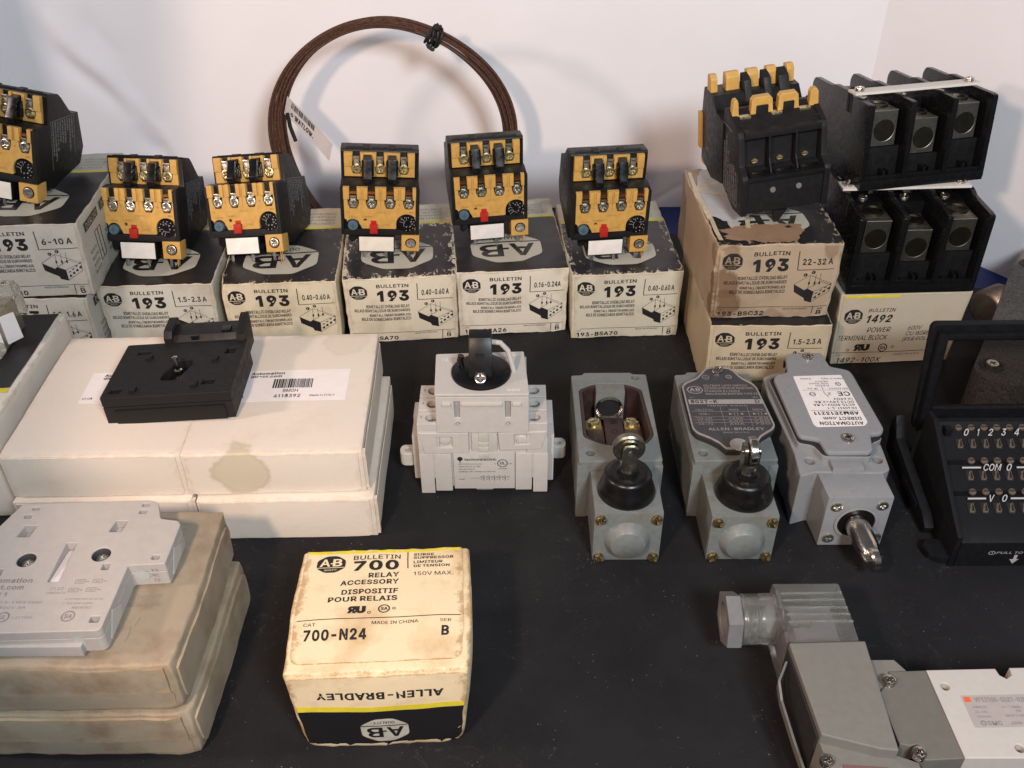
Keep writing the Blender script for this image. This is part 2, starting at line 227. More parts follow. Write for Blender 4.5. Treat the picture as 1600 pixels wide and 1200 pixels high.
3227|125,-2 109,-3 94,-2 80,0 66,5 54,11 44,19 35,29 28,40 24,52 22,66 55,66 56,58 59,50 63,44 69,38 75,33 83,30 91,27 100,25 109,25 119,26 129,27 138,30 145,35 152,40 157,46 161,54 164,63 165,72 164,81 162,90 158,98 153,105 146,112 137,117 127,121 115,123 101,124 78,124 78,150 144,224 144,226 35,226 35,254 186,254 186,230 106,139 106,144 124,145 140,143 154,138 167,131 177,122 185,111 192,99 195,86 196,72 195,58 191,45 185,33 177,22 166,13 154,6 141,1
4227|20,53 20,80 121,254 171,254 171,81 207,81 207,53 171,53 171,0 141,0 141,53|54,81 141,224 141,81
5227|126,-2 111,-3 96,-2 82,1 70,6 59,12 49,20 41,30 35,41 32,53 30,65 61,65 62,58 65,51 69,44 74,39 80,34 87,30 94,27 102,26 111,25 120,26 130,28 138,32 146,38 152,44 157,52 161,61 163,71 164,81 163,92 161,101 157,111 151,119 145,125 137,131 129,135 119,138 109,138 100,138 92,137 84,134 76,131 69,127 64,123 34,126 48,254 183,254 183,226 75,226 67,151 68,151 74,155 81,159 89,162 97,165 106,166 115,167 126,166 137,164 147,160 156,156 165,150 172,143 179,134 185,125 189,116 193,105 195,94 195,82 194,66 191,51 184,38 176,26 166,16 154,8 141,1
6227|104,132 113,133 131,130 146,121 163,89 152,43 113,24 87,31 69,51 63,69 63,89|98,-2 84,1 71,7 60,15 50,25 42,37 36,51 33,65 32,81 33,93 35,106 40,119 47,134 56,151 69,170 126,254 161,254 75,131 73,131 75,135 79,140 83,144 87,148 92,151 98,153 104,155 110,157 117,157 132,156 146,153 158,147 169,140 178,131 185,120 190,107 193,94 194,79 193,63 190,49 184,36 176,25 166,15 155,7 142,1 128,-2 113,-3
7227|82,0 48,0 162,224 162,226 31,226 31,254 195,254 195,224
8227|85,111 93,115 103,117 113,118 123,117 133,115 165,87 168,78 168,61 102,25 61,53 58,69 58,78 61,87|113,-3 97,-2 82,1 68,6 56,13 45,21 37,31 31,42 27,54 26,68 27,78 29,88 33,98 37,106 43,114 51,121 58,126 67,130 76,132 76,133 65,138 55,145 46,154 40,165 36,177 35,190 36,203 40,214 45,225 53,234 62,242 73,249 85,254 99,257 113,258 128,257 141,254 153,249 164,242 173,234 181,225 186,214 190,203 191,190 190,177 186,165 180,154 171,145 162,138 150,133 150,132 159,130 168,126 176,121 183,114 189,106 194,98 197,88 200,78 200,68 199,54 195,42 189,31 181,21 171,13 158,6 145,1 130,-2
9227|123,122 113,122 95,125 80,134 63,166 74,211 113,230 139,223 157,204 163,185 163,165|113,258 128,257 142,253 155,247 166,239 176,229 184,217 190,204 193,189 194,173 194,161 191,148 186,135 180,120 170,103 158,84 100,0 65,0 151,124 154,124 151,119 148,115 144,111 139,107 134,104 128,101 122,99 116,98 109,97 94,98 81,102 69,107 58,114 49,124 41,134 36,147 33,161 32,176 33,191 36,205 42,218 50,230 60,239 71,247 84,253 98,257
.94|54,-1 48,-2 42,-1 36,1 31,4 28,9 26,15 25,20 26,27 28,32 31,37 36,40 42,43 48,43 54,43 59,40 64,37 68,32 70,27 71,20 70,15 68,9 64,4 59,1
,94|42,-60 19,-60 34,36 68,36
-227|57,122 168,122 168,94 57,94
+227|99,182 99,113 31,113 31,86 99,86 99,17 128,17 128,86 195,86 195,113 128,113 128,182
/125|89,266 117,266 36,-38 7,-38
(137|46,78 45,103 45,122 47,142 50,162 55,182 60,202 66,221 73,239 80,255 88,270 118,270 110,252 102,233 95,214 90,195 85,176 81,157 78,138 76,120 76,103 76,88 78,73 80,57 84,41 88,25 94,8 101,-10 109,-28 118,-48 88,-48 75,-23 64,2 56,27 49,53
)137|48,-48 19,-48 28,-28 36,-9 43,9 49,26 53,42 57,58 59,73 60,88 61,103 60,120 59,138 56,157 52,176 47,195 41,214 35,233 27,252 19,270 48,270 56,255 64,239 71,221 77,202 82,182 86,162 90,142 91,122 92,103 91,78 87,52 81,27 72,1 61,-24
Ü259|104,29 116,27 129,26 143,27 155,29 165,34 175,40 182,48 188,57 193,66 195,77 196,89 196,254 229,254 229,87 227,70 223,54 216,40 207,27 195,17 182,8 166,1 149,-3 129,-4 110,-3 93,1 77,8 63,17 52,27 42,40 36,54 31,70 30,87 30,254 62,254 62,89 63,77 66,66 70,57 77,48 84,40 94,34|165,286 160,287 155,289 151,292 148,296 146,301 145,306 146,312 148,316 151,321 155,324 160,326 165,326 171,326 175,324 180,321 183,316 185,312 186,306 185,301 183,296 180,292 175,289 171,287|94,286 88,287 83,289 79,292 76,296 74,301 73,306 74,312 76,316 79,321 83,324 88,326 94,326 99,326 104,324 108,321 111,316 113,312 114,306 113,301 111,296 108,292 104,289 99,287
:94|42,-1 36,1 31,4 28,9 26,15 25,20 26,27 28,32 31,37 36,40 42,43 48,43 54,43 59,40 64,37 68,32 70,27 71,20 70,15 68,9 64,4 59,1 54,-1 48,-2|42,136 36,138 31,142 28,147 26,152 25,158 26,164 28,170 31,174 36,178 42,180 48,181 54,180 59,178 64,174 68,170 70,164 71,158 70,152 68,147 64,142 59,138 54,136 48,135
=227|36,122 191,122 191,151 36,151|36,48 191,48 191,77 36,77
~227|54,75 26,75 27,88 29,99 33,109 38,117 44,123 51,127 59,131 67,133 76,133 84,133 91,131 99,128 106,123 114,118 123,110 137,99 141,97 145,96 149,96 156,97 162,99 166,104 170,110 172,117 172,126 200,126 199,113 197,102 193,93 188,85 182,79 175,74 167,71 159,69 151,68 142,69 134,71 127,74 120,78 112,84 103,91 89,102 85,104 81,105 77,105 71,104 65,102 60,98 57,92 55,85
&224|111,-3 98,-3 82,-2 68,1 55,6 44,13 35,21 27,31 21,42 18,54 17,67 18,77 20,86 24,95 29,103 35,110 42,117 70,139 108,168 118,176 127,187 129,192 131,197 131,202 130,210 127,217 123,223 117,227 109,230 101,230 95,230 89,229 84,227 79,224 76,220 73,216 70,211 69,205 68,199 69,193 70,187 73,182 84,164 102,142 219,0 182,0 86,116 61,146 54,155 48,164 44,172 40,181 38,190 38,199 39,210 41,220 45,229 51,237 58,244 67,249 77,253 88,256 100,257 112,256 123,253 133,249 141,244 148,237 154,230 158,221 161,212 162,202 161,195 160,188 158,181 154,174 150,168 146,162 128,146 77,109 68,101 60,94 55,87 51,80 49,73 48,66 49,58 51,50 55,44 59,38 65,33 72,29 79,26 87,24 96,23 106,24 116,26 126,30 135,34 143,41 151,48 157,56 163,65 168,76 172,87 174,99 174,112 204,112 203,97 201,83 198,72 194,62 190,53 185,46 173,31 166,23 158,15 147,9 136,3 123,0"""
_gl = {}
for _ln in GLYPHS.split('\n'):
    _p = _ln[1:].split('|'); _lo = [[tuple(int(c) / 500 for c in q.split(',')) for q in l.split(' ')] for l in _p[1:]]
    def _area(l): return sum(l[i - 1][0] * l[i][1] - l[i][0] * l[i - 1][1] for i in range(len(l))) / 2
    def _inside(pt, l):
        r = False
        for i in range(len(l)):
            (x1, y1), (x2, y2) = l[i - 1], l[i]
            if (y1 > pt[1]) != (y2 > pt[1]) and pt[0] < (x2 - x1) * (pt[1] - y1) / (y2 - y1) + x1: r = not r
        return r
    _o = []
    for _k, _l in enumerate(_lo):
        nest = sum(_inside(_l[0], q) for j, q in enumerate(_lo) if j != _k) % 2
        _o.append(_l[::-1] if (_area(_l) < 0) != (nest == 1) else _l)
    _gl[_ln[0]] = (int(_p[0]) / 500, _o)
def fatten(l, d):
    """push an outline outward by d (outer loops run anticlockwise, holes clockwise)"""
    n = len(l); P = [Vector(p) for p in l]
    q = []
    for p in P:
        if q and (p - q[-1]).length < 0.0165: q[-1] = (q[-1] + p) / 2
        else: q.append(p)
    if len(q) > 3 and (q[0] - q[-1]).length < 0.0165: q[0] = (q[0] + q[-1]) / 2; q.pop()
    P = q; n = len(P); out = []
    for i in range(n):
        a = (P[i] - P[i - 1]).normalized(); b = (P[(i + 1) % n] - P[i]).normalized()
        na = Vector((a.y, -a.x)); nb = Vector((b.y, -b.x)); m = na + nb
        k = m.length
        if k < 0.3: out.append(P[i] + (na if k < 1e-6 else m / k) * d); continue
        m /= k; lng = min((P[i] - P[i - 1]).length, (P[(i + 1) % n] - P[i]).length) > 0.14
        c = max(0.36 if lng and a.x * b.y - a.y * b.x < 0 else 0.6, m.dot(na)); out.append(P[i] + m * (d / c))
    return [(p.x, p.y) for p in out]
_tc = {}
def text2d(s, bold=0.0, shear=0.0):
    k = (s, bold, shear)
    if k in _tc: return _tc[k]
    cu = bpy.data.curves.new('t', 'CURVE'); cu.dimensions = '2D'; cu.fill_mode = 'FRONT'; x = 0
    for ch in s:
        if ch == ' ': x += 0.16; continue
        adv, loops = _gl[ch]
        for l in loops:
            l = fatten(l, bold * 0.9)
            sp = cu.splines.new('POLY'); sp.points.add(len(l) - 1); sp.use_cyclic_u = True
            for i, p in enumerate(l): sp.points[i].co = (x + p[0] + shear * 2 * p[1], p[1], 0, 1)
        x += adv + bold * 1.6
    ob = bpy.data.objects.new('t', cu); me = bpy.data.meshes.new_from_object(ob)
    bpy.data.objects.remove(ob); bpy.data.curves.remove(cu)
    bm = bmesh.new(); bm.from_mesh(me); bpy.data.meshes.remove(me)
    bmesh.ops.remove_doubles(bm, verts=bm.verts, dist=1e-6)
    bmesh.ops.triangulate(bm, faces=bm.faces)
    vs = [(v.co.x, v.co.y) for v in bm.verts]; fs = [tuple(v.index for v in f.verts) for f in bm.faces]; bm.free()
    x0 = min(v[0] for v in vs); x1 = max(v[0] for v in vs); y0 = min(v[1] for v in vs); y1 = max(v[1] for v in vs)
    _tc[k] = ([((v[0] - x0) / (x1 - x0), (v[1] - y0) / (y1 - y0)) for v in vs], fs, (x1 - x0) / (y1 - y0)); return _tc[k]

class Print:
    """flat print laid on a surface: F(u, v, off) gives the point on the surface"""
    def __init__(s, F, maxlen=None, off=0.012): s.F = F; s.bm = bmesh.new(); s.maxlen = maxlen; s.off = off
    def _add(s, vs, fs, mi, lv):
        bm = bmesh.new(); v = [bm.verts.new((p[0], p[1], 0)) for p in vs]
        for f in fs:
            try: bm.faces.new([v[i] for i in f])
            except ValueError: pass
        if s.maxlen:
            bmesh.ops.triangulate(bm, faces=[f for f in bm.faces if len(f.verts) > 4])
            for _ in range(5):
                es = [e for e in bm.edges if e.calc_length() > s.maxlen]
                if not es: break
                bmesh.ops.subdivide_edges(bm, edges=es, cuts=1)
                bmesh.ops.triangulate(bm, faces=[f for f in bm.faces if len(f.verts) > 3])
        m = {}
        for q in bm.verts: m[q] = s.bm.verts.new(s.F(q.co.x, q.co.y, s.off * lv))
        for f in bm.faces:
            try:
                g = s.bm.faces.new([m[q] for q in f.verts]); g.material_index = mi
            except ValueError: pass
        bm.free()
    def text(s, t, x0, y0, x1, y1, mi=0, bold=0.0, shear=0.0, flip=False, mirror=False, lv=1):
        vs, fs, asp = text2d(t, bold, shear)
        if x1 is None: x1 = x0 + (y1 - y0) * asp
        if x0 is None: x0 = x1 - (y1 - y0) * asp
        out = []
        for a, b in vs:
            if flip: a, b = 1 - a, 1 - b
            if mirror: a = 1 - a
            out.append((x0 + (x1 - x0) * a, y0 + (y1 - y0) * b))
        s._add(out, fs, mi, lv); return s
    def poly(s, pts, mi=0, lv=1): s._add(pts, [tuple(range(len(pts)))], mi, lv); return s
    def rect(s, x0, y0, x1, y1, mi=0, lv=1): return s.poly([(x0, y0), (x1, y0), (x1, y1), (x0, y1)], mi, lv)
    def line(s, x0, y0, x1, y1, wd, mi=0, lv=1):
        dx, dy = x1 - x0, y1 - y0; L = math.hypot(dx, dy) or 1; nx, ny = -dy / L * wd / 2, dx / L * wd / 2
        return s.poly([(x0 + nx, y0 + ny), (x1 + nx, y1 + ny), (x1 - nx, y1 - ny), (x0 - nx, y0 - ny)], mi, lv)
    def ring(s, cx, cy, r0, r1, mi=0, lv=1, n=20, sx=1.0):
        vs = [(cx + r * sx * math.cos(2 * PI * i / n), cy + r * math.sin(2 * PI * i / n)) for i in range(n) for r in (r0, r1)]
        s._add(vs, [(2 * i, 2 * i + 1, 2 * ((i + 1) % n) + 1, 2 * ((i + 1) % n)) for i in range(n)], mi, lv); return s
    def build(s, name, mats, parent, label=None):
        me = bpy.data.meshes.new(name); s.bm.to_mesh(me); s.bm.free()
        for m in (mats if isinstance(mats, (list, tuple)) else [mats]): me.materials.append(m)
        return link_mesh(name, me, parent, label=label)

def flat(o, ux, uy):
    o = Vector(o); ux = Vector(ux); uy = Vector(uy); n = ux.cross(uy).normalized()
    return lambda u, v, off: tuple(o + ux * u + uy * v + n * off)

# ------------------------------------------------------------------ materials
def nodes(m): return m.node_tree.nodes, m.node_tree.links
def pm(name, col, rough=0.5, metal=0.0, var=0.06, scale=3.0, bump=0.0, bscale=60.0, dust=0.0, dscale=14.0, dustcol=(0.30, 0.30, 0.28), spec=0.38, smudge=0.15, dirt=None, dirtamt=0.0, coat=0.0):
    m = bpy.data.materials.new(name); m.use_nodes = True; N, L = nodes(m); b = N['Principled BSDF']
    b.inputs['Metallic'].default_value = metal; b.inputs['Specular IOR Level'].default_value = spec
    if coat: b.inputs['Coat Weight'].default_value = coat; b.inputs['Coat Roughness'].default_value = 0.15
    tc = N.new('ShaderNodeTexCoord')
    n1 = N.new('ShaderNodeTexNoise'); n1.inputs['Scale'].default_value = scale; n1.inputs['Detail'].default_value = 5; n1.inputs['Roughness'].default_value = 0.6
    L.new(tc.outputs['Object'], n1.inputs['Vector'])
    mr = N.new('ShaderNodeMapRange'); mr.inputs['From Min'].default_value = 0.3; mr.inputs['From Max'].default_value = 0.7
    mr.inputs['To Min'].default_value = 1 - var; mr.inputs['To Max'].default_value = 1 + var
    L.new(n1.outputs['Fac'], mr.inputs['Value'])
    mx = N.new('ShaderNodeMix'); mx.data_type = 'RGBA'; mx.blend_type = 'MULTIPLY'; mx.inputs['Factor'].default_value = 1
    mx.inputs['A'].default_value = (*col, 1); L.new(mr.outputs['Result'], mx.inputs['B'])
    out = mx.outputs['Result']
    if dirtamt:
        n3 = N.new('ShaderNodeTexNoise'); n3.inputs['Scale'].default_value = 1.1; n3.inputs['Detail'].default_value = 8; n3.inputs['Roughness'].default_value = 0.7
        L.new(tc.outputs['Object'], n3.inputs['Vector'])
        r3 = N.new('ShaderNodeMapRange'); r3.inputs['From Min'].default_value = 0.5; r3.inputs['From Max'].default_value = 0.72; r3.inputs['To Max'].default_value = dirtamt
        L.new(n3.outputs['Fac'], r3.inputs['Value'])
        m3 = N.new('ShaderNodeMix'); m3.data_type = 'RGBA'; L.new(r3.outputs['Result'], m3.inputs['Factor']); L.new(out, m3.inputs['A']); m3.inputs['B'].default_value = (*(dirt or (0.15, 0.1, 0.05)), 1)
        out = m3.outputs['Result']
    if dust:
        n2 = N.new('ShaderNodeTexNoise'); n2.inputs['Scale'].default_value = dscale; n2.inputs['Detail'].default_value = 3; n2.inputs['Roughness'].default_value = 0.75
        L.new(tc.outputs['Object'], n2.inputs['Vector'])
        r2 = N.new('ShaderNodeMapRange'); r2.inputs['From Min'].default_value = 0.68; r2.inputs['From Max'].default_value = 0.78; r2.inputs['To Max'].default_value = dust
        L.new(n2.outputs['Fac'], r2.inputs['Value'])
        m2 = N.new('ShaderNodeMix'); m2.data_type = 'RGBA'; L.new(r2.outputs['Result'], m2.inputs['Factor']); L.new(out, m2.inputs['A']); m2.inputs['B'].default_value = (*dustcol, 1)
        out = m2.outputs['Result']
    L.new(out, b.inputs['Base Color'])
    rr = N.new('ShaderNodeMapRange'); rr.inputs['From Min'].default_value = 0.3; rr.inputs['From Max'].default_value = 0.7
    rr.inputs['To Min'].default_value = max(0.03, rough - smudge * rough); rr.inputs['To Max'].default_value = min(1, rough + smudge)
    L.new(n1.outputs['Fac'], rr.inputs['Value']); L.new(rr.outputs['Result'], b.inputs['Roughness'])
    if bump:
        nb = N.new('ShaderNodeTexNoise'); nb.inputs['Scale'].default_value = bscale; nb.inputs['Detail'].default_value = 3
        L.new(tc.outputs['Object'], nb.inputs['Vector'])
        bp = N.new('ShaderNodeBump'); bp.inputs['Strength'].default_value = 0.6; bp.inputs['Distance'].default_value = bump
        L.new(nb.outputs['Fac'], bp.inputs['Height']); L.new(bp.outputs['Normal'], b.inputs['Normal'])
    return m

def card(name, col, stain=(0.35, 0.22, 0.10), stainamt=0.4, s0=0.5, s1=0.75, edgecol=(0.42, 0.34, 0.23), edge=0.55, scale=0.35, off=0.0, blot=None, bcol=(0.50, 0.44, 0.31)):
    """worn cardboard: base, soft stains, speckle, scuffed edges (attribute 'wear')"""
    m = bpy.data.materials.new(name); m.use_nodes = True; N, L = nodes(m); b = N['Principled BSDF']; b.inputs['Roughness'].default_value = 0.62; b.inputs['Specular IOR Level'].default_value = 0.3
    tc = N.new('ShaderNodeTexCoord'); mp = N.new('ShaderNodeMapping'); mp.inputs['Location'].default_value = (off, off * 1.7, off * .6); L.new(tc.outputs['Object'], mp.inputs['Vector'])
    def noise(s, d, r=0.6):
        n = N.new('ShaderNodeTexNoise'); n.inputs['Scale'].default_value = s; n.inputs['Detail'].default_value = d; n.inputs['Roughness'].default_value = r; L.new(mp.outputs[0], n.inputs['Vector']); return n
    def rng(src, a, c, lo, hi):
        r = N.new('ShaderNodeMapRange'); r.inputs['From Min'].default_value = a; r.inputs['From Max'].default_value = c; r.inputs['To Min'].default_value = lo; r.inputs['To Max'].default_value = hi; L.new(src, r.inputs['Value']); return r.outputs['Result']
    def mix(f, a, c, mode='MIX'):
        x = N.new('ShaderNodeMix'); x.data_type = 'RGBA'; x.blend_type = mode
        if isinstance(f, float): x.inputs['Factor'].default_value = f
        else: L.new(f, x.inputs['Factor'])
        for s_, k in ((a, 'A'), (c, 'B')):
            if isinstance(s_, tuple): x.inputs[k].default_value = (*s_, 1)
            else: L.new(s_, x.inputs[k])
        return x.outputs['Result']
    big = noise(scale, 6, 0.62); fine = noise(9, 5, 0.7); grain = noise(45, 3)
    c = mix(rng(big.outputs['Fac'], s0, s1, 0, stainamt), col, stain)
    c = mix(rng(fine.outputs['Fac'], 0.6, 0.78, 0, 0.35), c, tuple(x * 0.6 for x in stain))
    c = mix(1.0, c, rng(grain.outputs['Fac'], 0.3, 0.7, 0.93, 1.05), 'MULTIPLY')
    if blot:
        for (bx, by, bz, br, amt) in blot:
            vm = N.new('ShaderNodeVectorMath'); vm.operation = 'DISTANCE'; L.new(tc.outputs['Object'], vm.inputs[0]); vm.inputs[1].default_value = (bx, by, bz)
            ad = N.new('ShaderNodeMath'); ad.operation = 'MULTIPLY_ADD'; L.new(noise(0.9, 4).outputs['Fac'], ad.inputs[0]); ad.inputs[1].default_value = 1.1; L.new(vm.outputs['Value'], ad.inputs[2])
            f = rng(ad.outputs[0], br + 0.42, br + 0.66, amt, 0.0)
            rim = rng(ad.outputs[0], br + 0.30, br + 0.47, 0.0, 0.28 * amt); r2 = rng(ad.outputs[0], br + 0.47, br + 0.60, 1.0, 0.0)
            mm = N.new('ShaderNodeMath'); mm.operation = 'MULTIPLY'; L.new(rim, mm.inputs[0]); L.new(r2, mm.inputs[1])
            c = mix(f, c, bcol); c = mix(mm.outputs[0], c, tuple(x * 0.55 for x in bcol))
    at = N.new('ShaderNodeAttribute'); at.attribute_name = 'wear'
    ad = N.new('ShaderNodeMath'); ad.operation = 'ADD'; L.new(at.outputs['Fac'], ad.inputs[0])
    L.new(rng(noise(1.6, 7, 0.75).outputs['Fac'], 0.3, 0.7, -0.9, 0.35), ad.inputs[1])
    c = mix(rng(ad.outputs[0], 0.35, 0.75, 0, edge), c, edgecol)
    L.new(c, b.inputs['Base Color'])
    bp = N.new('ShaderNodeBump'); bp.inputs['Strength'].default_value = 0.5; bp.inputs['Distance'].default_value = 0.022
    L.new(noise(2.2, 6, 0.6).outputs['Fac'], bp.inputs['Height']); L.new(bp.outputs['Normal'], b.inputs['Normal'])
    return m

def ink(name, col, card_col, wear=0.5, scale=3.0, off=0.0, rough=0.4, stretch=(1, 1, 1)):
    """printed ink scratched through to the board; wear 0..1"""
    m = bpy.data.materials.new(name); m.use_nodes = True; N, L = nodes(m); b = N['Principled BSDF']; b.inputs['Roughness'].default_value = rough; b.inputs['Specular IOR Level'].default_value = 0.35
    tc = N.new('ShaderNodeTexCoord'); mp = N.new('ShaderNodeMapping'); mp.inputs['Location'].default_value = (off, off, off); mp.inputs['Scale'].default_value = stretch; L.new(tc.outputs['Object'], mp.inputs['Vector'])
    n = N.new('ShaderNodeTexNoise'); n.inputs['Scale'].default_value = scale; n.inputs['Detail'].default_value = 9; n.inputs['Roughness'].default_value = 0.72; n.inputs['Distortion'].default_value = 0.6; L.new(mp.outputs[0], n.inputs['Vector'])
    at = N.new('ShaderNodeAttribute'); at.attribute_name = 'wear'
    ml = N.new('ShaderNodeMath'); ml.operation = 'MULTIPLY_ADD'; ml.inputs[1].default_value = 0.05 + 0.12 * wear; L.new(at.outputs['Fac'], ml.inputs[0]); L.new(n.outputs['Fac'], ml.inputs[2])
    r = N.new('ShaderNodeMapRange'); r.inputs['From Min'].default_value = 0.80 - 0.3 * wear; r.inputs['From Max'].default_value = 0.84 - 0.3 * wear; L.new(ml.outputs[0], r.inputs['Value'])
    x = N.new('ShaderNodeMix'); x.data_type = 'RGBA'; L.new(r.outputs['Result'], x.inputs['Factor']); x.inputs['A'].default_value = (*col, 1); x.inputs['B'].default_value = (*card_col, 1)
    L.new(x.outputs['Result'], b.inputs['Base Color']); return m

K = {}
CREAM = (0.60, 0.53, 0.40)
K['black_plastic'] = pm('black_plastic', (0.008, 0.0078, 0.008), 0.40, spec=0.28, bump=0.004, dust=0.25, dscale=18)
K['black_matte'] = pm('black_matte_plastic', (0.010, 0.0095, 0.0098), 0.52, spec=0.28, bump=0.006, dust=0.3, dscale=16)
K['black_gloss'] = pm('black_glossy_plastic', (0.006, 0.006, 0.0065), 0.20, spec=0.35, bump=0.002, dust=0.12)
K['handle'] = pm('handle_black', (0.005, 0.005, 0.0052), 0.33, spec=0.2, smudge=0.05)
K['rubber'] = pm('black_rubber', (0.005, 0.0046, 0.0045), 0.26, bump=0.004, dust=0.3, dustcol=(0.2, 0.16, 0.1))
K['yellow'] = pm('mustard_plastic', (0.56, 0.325, 0.082), 0.42, var=0.10, dirtamt=0.2, dirt=(0.20, 0.12, 0.05), bump=0.003)
K['dull_brass'] = pm('dull_olive_steel', (0.32, 0.31, 0.25), 0.28, metal=1, var=0.12, scale=3, smudge=0.15)
K['red'] = pm('red_plastic', (0.42, 0.02, 0.015), 0.4)
K['blue'] = pm('blue_plastic', (0.075, 0.13, 0.155), 0.45)
K['white_label'] = pm('white_label_plastic', (0.80, 0.76, 0.70), 0.45, var=0.03)
for _i, _c in enumerate(((0.80, 0.76, 0.70), (0.76, 0.70, 0.60), (0.72, 0.69, 0.64))): K['label_%d' % _i] = pm('marker_label_white_%s' % 'abc'[_i], _c, 0.45, var=0.05, scale=1.5, dirtamt=0.25, dirt=(0.4, 0.33, 0.22))
K['steel'] = pm('zinc_steel', (0.62, 0.60, 0.52), 0.22, metal=1, var=0.12, scale=8, smudge=0.3)
K['steel_yellow'] = pm('yellow_zinc', (0.66, 0.58, 0.34), 0.25, metal=1, var=0.2, scale=9, smudge=0.3)
K['pin'] = pm('dull_steel', (0.30, 0.31, 0.32), 0.4, metal=1, var=0.2)
K['copper'] = pm('copper_wire', (0.75, 0.30, 0.10), 0.28, metal=1)
K['brass'] = pm('tarnished_brass', (0.44, 0.34, 0.17), 0.3, metal=1, var=0.3, scale=6, smudge=0.4)
K['lug'] = pm('tinned_lug', (0.30, 0.28, 0.23), 0.38, metal=1, var=0.05, scale=6, smudge=0.05)
K['bore'] = pm('lug_bore', (0.06, 0.052, 0.038), 0.45, metal=1, smudge=0.05)
K['wire'] = pm('brown_braided_wire', (0.075, 0.034, 0.020), 0.5, var=0.6, scale=7, bump=0.02, bscale=30)
K['tie'] = pm('black_twist_tie', (0.012, 0.012, 0.013), 0.5)
K['light_gray'] = pm('pale_gray_plastic', (0.45, 0.43, 0.395), 0.42, var=0.035, bump=0.002)
K['contact_gray'] = pm('pale_gray_contact_plastic', (0.37, 0.35, 0.325), 0.45, var=0.04, bump=0.002)  # one even base gray for the contact block plastic
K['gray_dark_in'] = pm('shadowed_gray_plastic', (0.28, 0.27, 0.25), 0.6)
K['enamel'] = pm('gray_green_enamel', (0.15, 0.165, 0.158), 0.36, var=0.08, bump=0.006, bscale=16, dirtamt=0.65, dirt=(0.13, 0.10, 0.055))
K['enamel_clean'] = pm('gray_enamel', (0.225, 0.23, 0.235), 0.28, var=0.05, bump=0.002)
K['gasket'] = pm('black_gasket', (0.02, 0.02, 0.02), 0.6)
K['bakelite'] = pm('brown_bakelite', (0.040, 0.022, 0.020), 0.42, var=0.2)
K['nameplate'] = pm('dark_nameplate', (0.050, 0.050, 0.055), 0.4, var=0.1)
K['nameplate_metal'] = pm('nameplate_aluminium', (0.45, 0.43, 0.41), 0.38, metal=0.6)
K['chrome'] = pm('polished_steel', (0.58, 0.53, 0.47), 0.17, metal=1, var=0.04, smudge=0.08)
K['nut'] = pm('gray_nylon', (0.15, 0.15, 0.152), 0.45)
K['valve_gray'] = pm('valve_gray', (0.155, 0.15, 0.132), 0.5, var=0.04)
K['valve_dark'] = pm('valve_dark_gray', (0.12, 0.115, 0.10), 0.5, var=0.04)
K['valve_white'] = pm('valve_white', (0.43, 0.405, 0.37), 0.4, var=0.03)
K['cast'] = pm('rough_cast_metal', (0.060, 0.058, 0.054), 0.8, var=0.75, scale=9, bump=0.10, bscale=9, dust=0.5, dscale=7, dustcol=(0.012, 0.012, 0.012))
K['bronze'] = pm('threaded_conduit_metal', (0.36, 0.31, 0.27), 0.42, metal=1, var=0.06, smudge=0.1)
K['plc'] = pm('dark_module_plastic', (0.0045, 0.0048, 0.006), 0.6, bump=0.006, dust=0.15, spec=0.22)
K['term'] = pm('module_terminal_metal', (0.19, 0.15, 0.11), 0.45, metal=0.7, var=0.3)
K['ink_black'] = pm('black_ink', (0.018, 0.017, 0.018), 0.5, var=0.1)
K['ink_gray'] = pm('gray_ink', (0.20, 0.20, 0.19), 0.6)
K['ink_pale'] = pm('pale_ink', (0.34, 0.33, 0.33), 0.6)
K['ink_white'] = pm('white_ink', (0.40, 0.39, 0.38), 0.5)
K['ink_brown'] = pm('faded_brown_ink', (0.33, 0.19, 0.07), 0.6)
K['ink_red'] = pm('red_ink', (0.65, 0.10, 0.03), 0.5)
K['sticker'] = pm('silver_sticker', (0.34, 0.30, 0.285), 0.4, var=0.05)
K['paper'] = pm('white_sticker', (0.74, 0.69, 0.66), 0.6, var=0.03)
K['yellow_ink'] = pm('yellow_ink', (0.62, 0.52, 0.03), 0.5, var=0.08)
K['hole'] = pm('dark_bore', (0.01, 0.01, 0.01), 0.7)
K['ink_cream'] = pm('cream_ink', (0.40, 0.39, 0.33), 0.6, var=0.15)
# translucent connector plastic
def glassy(name, col, rough, alpha_mix):
    m = bpy.data.materials.new(name); m.use_nodes = True; N, L = nodes(m); b = N['Principled BSDF']
    b.inputs['Base Color'].default_value = (*col, 1); b.inputs['Roughness'].default_value = rough
    b.inputs['Transmission Weight'].default_value = alpha_mix; b.inputs['IOR'].default_value = 1.35
    return m
K['clear'] = glassy('milky_clear_plastic', (0.84, 0.85, 0.80), 0.19, 0.93)
K['clear_wrap'] = glassy('clear_wrap', (0.8, 0.78, 0.7), 0.15, 0.8)
K['pane'] = bpy.data.materials.new('smoked_window'); K['pane'].use_nodes = True
_N, _L = nodes(K['pane']); _N.remove(_N['Principled BSDF']); _t = _N.new('ShaderNodeBsdfTransparent'); _t.inputs[0].default_value = (0.80, 0.77, 0.75, 1)
_g = _N.new('ShaderNodeBsdfGlossy'); _g.inputs['Roughness'].default_value = 0.1; _x3 = _N.new('ShaderNodeMixShader'); _x3.inputs[0].default_value = 0.04
_L.new(_t.outputs[0], _x3.inputs[1]); _L.new(_g.outputs[0], _x3.inputs[2]); _L.new(_x3.outputs[0], _N['Material Output'].inputs[0])

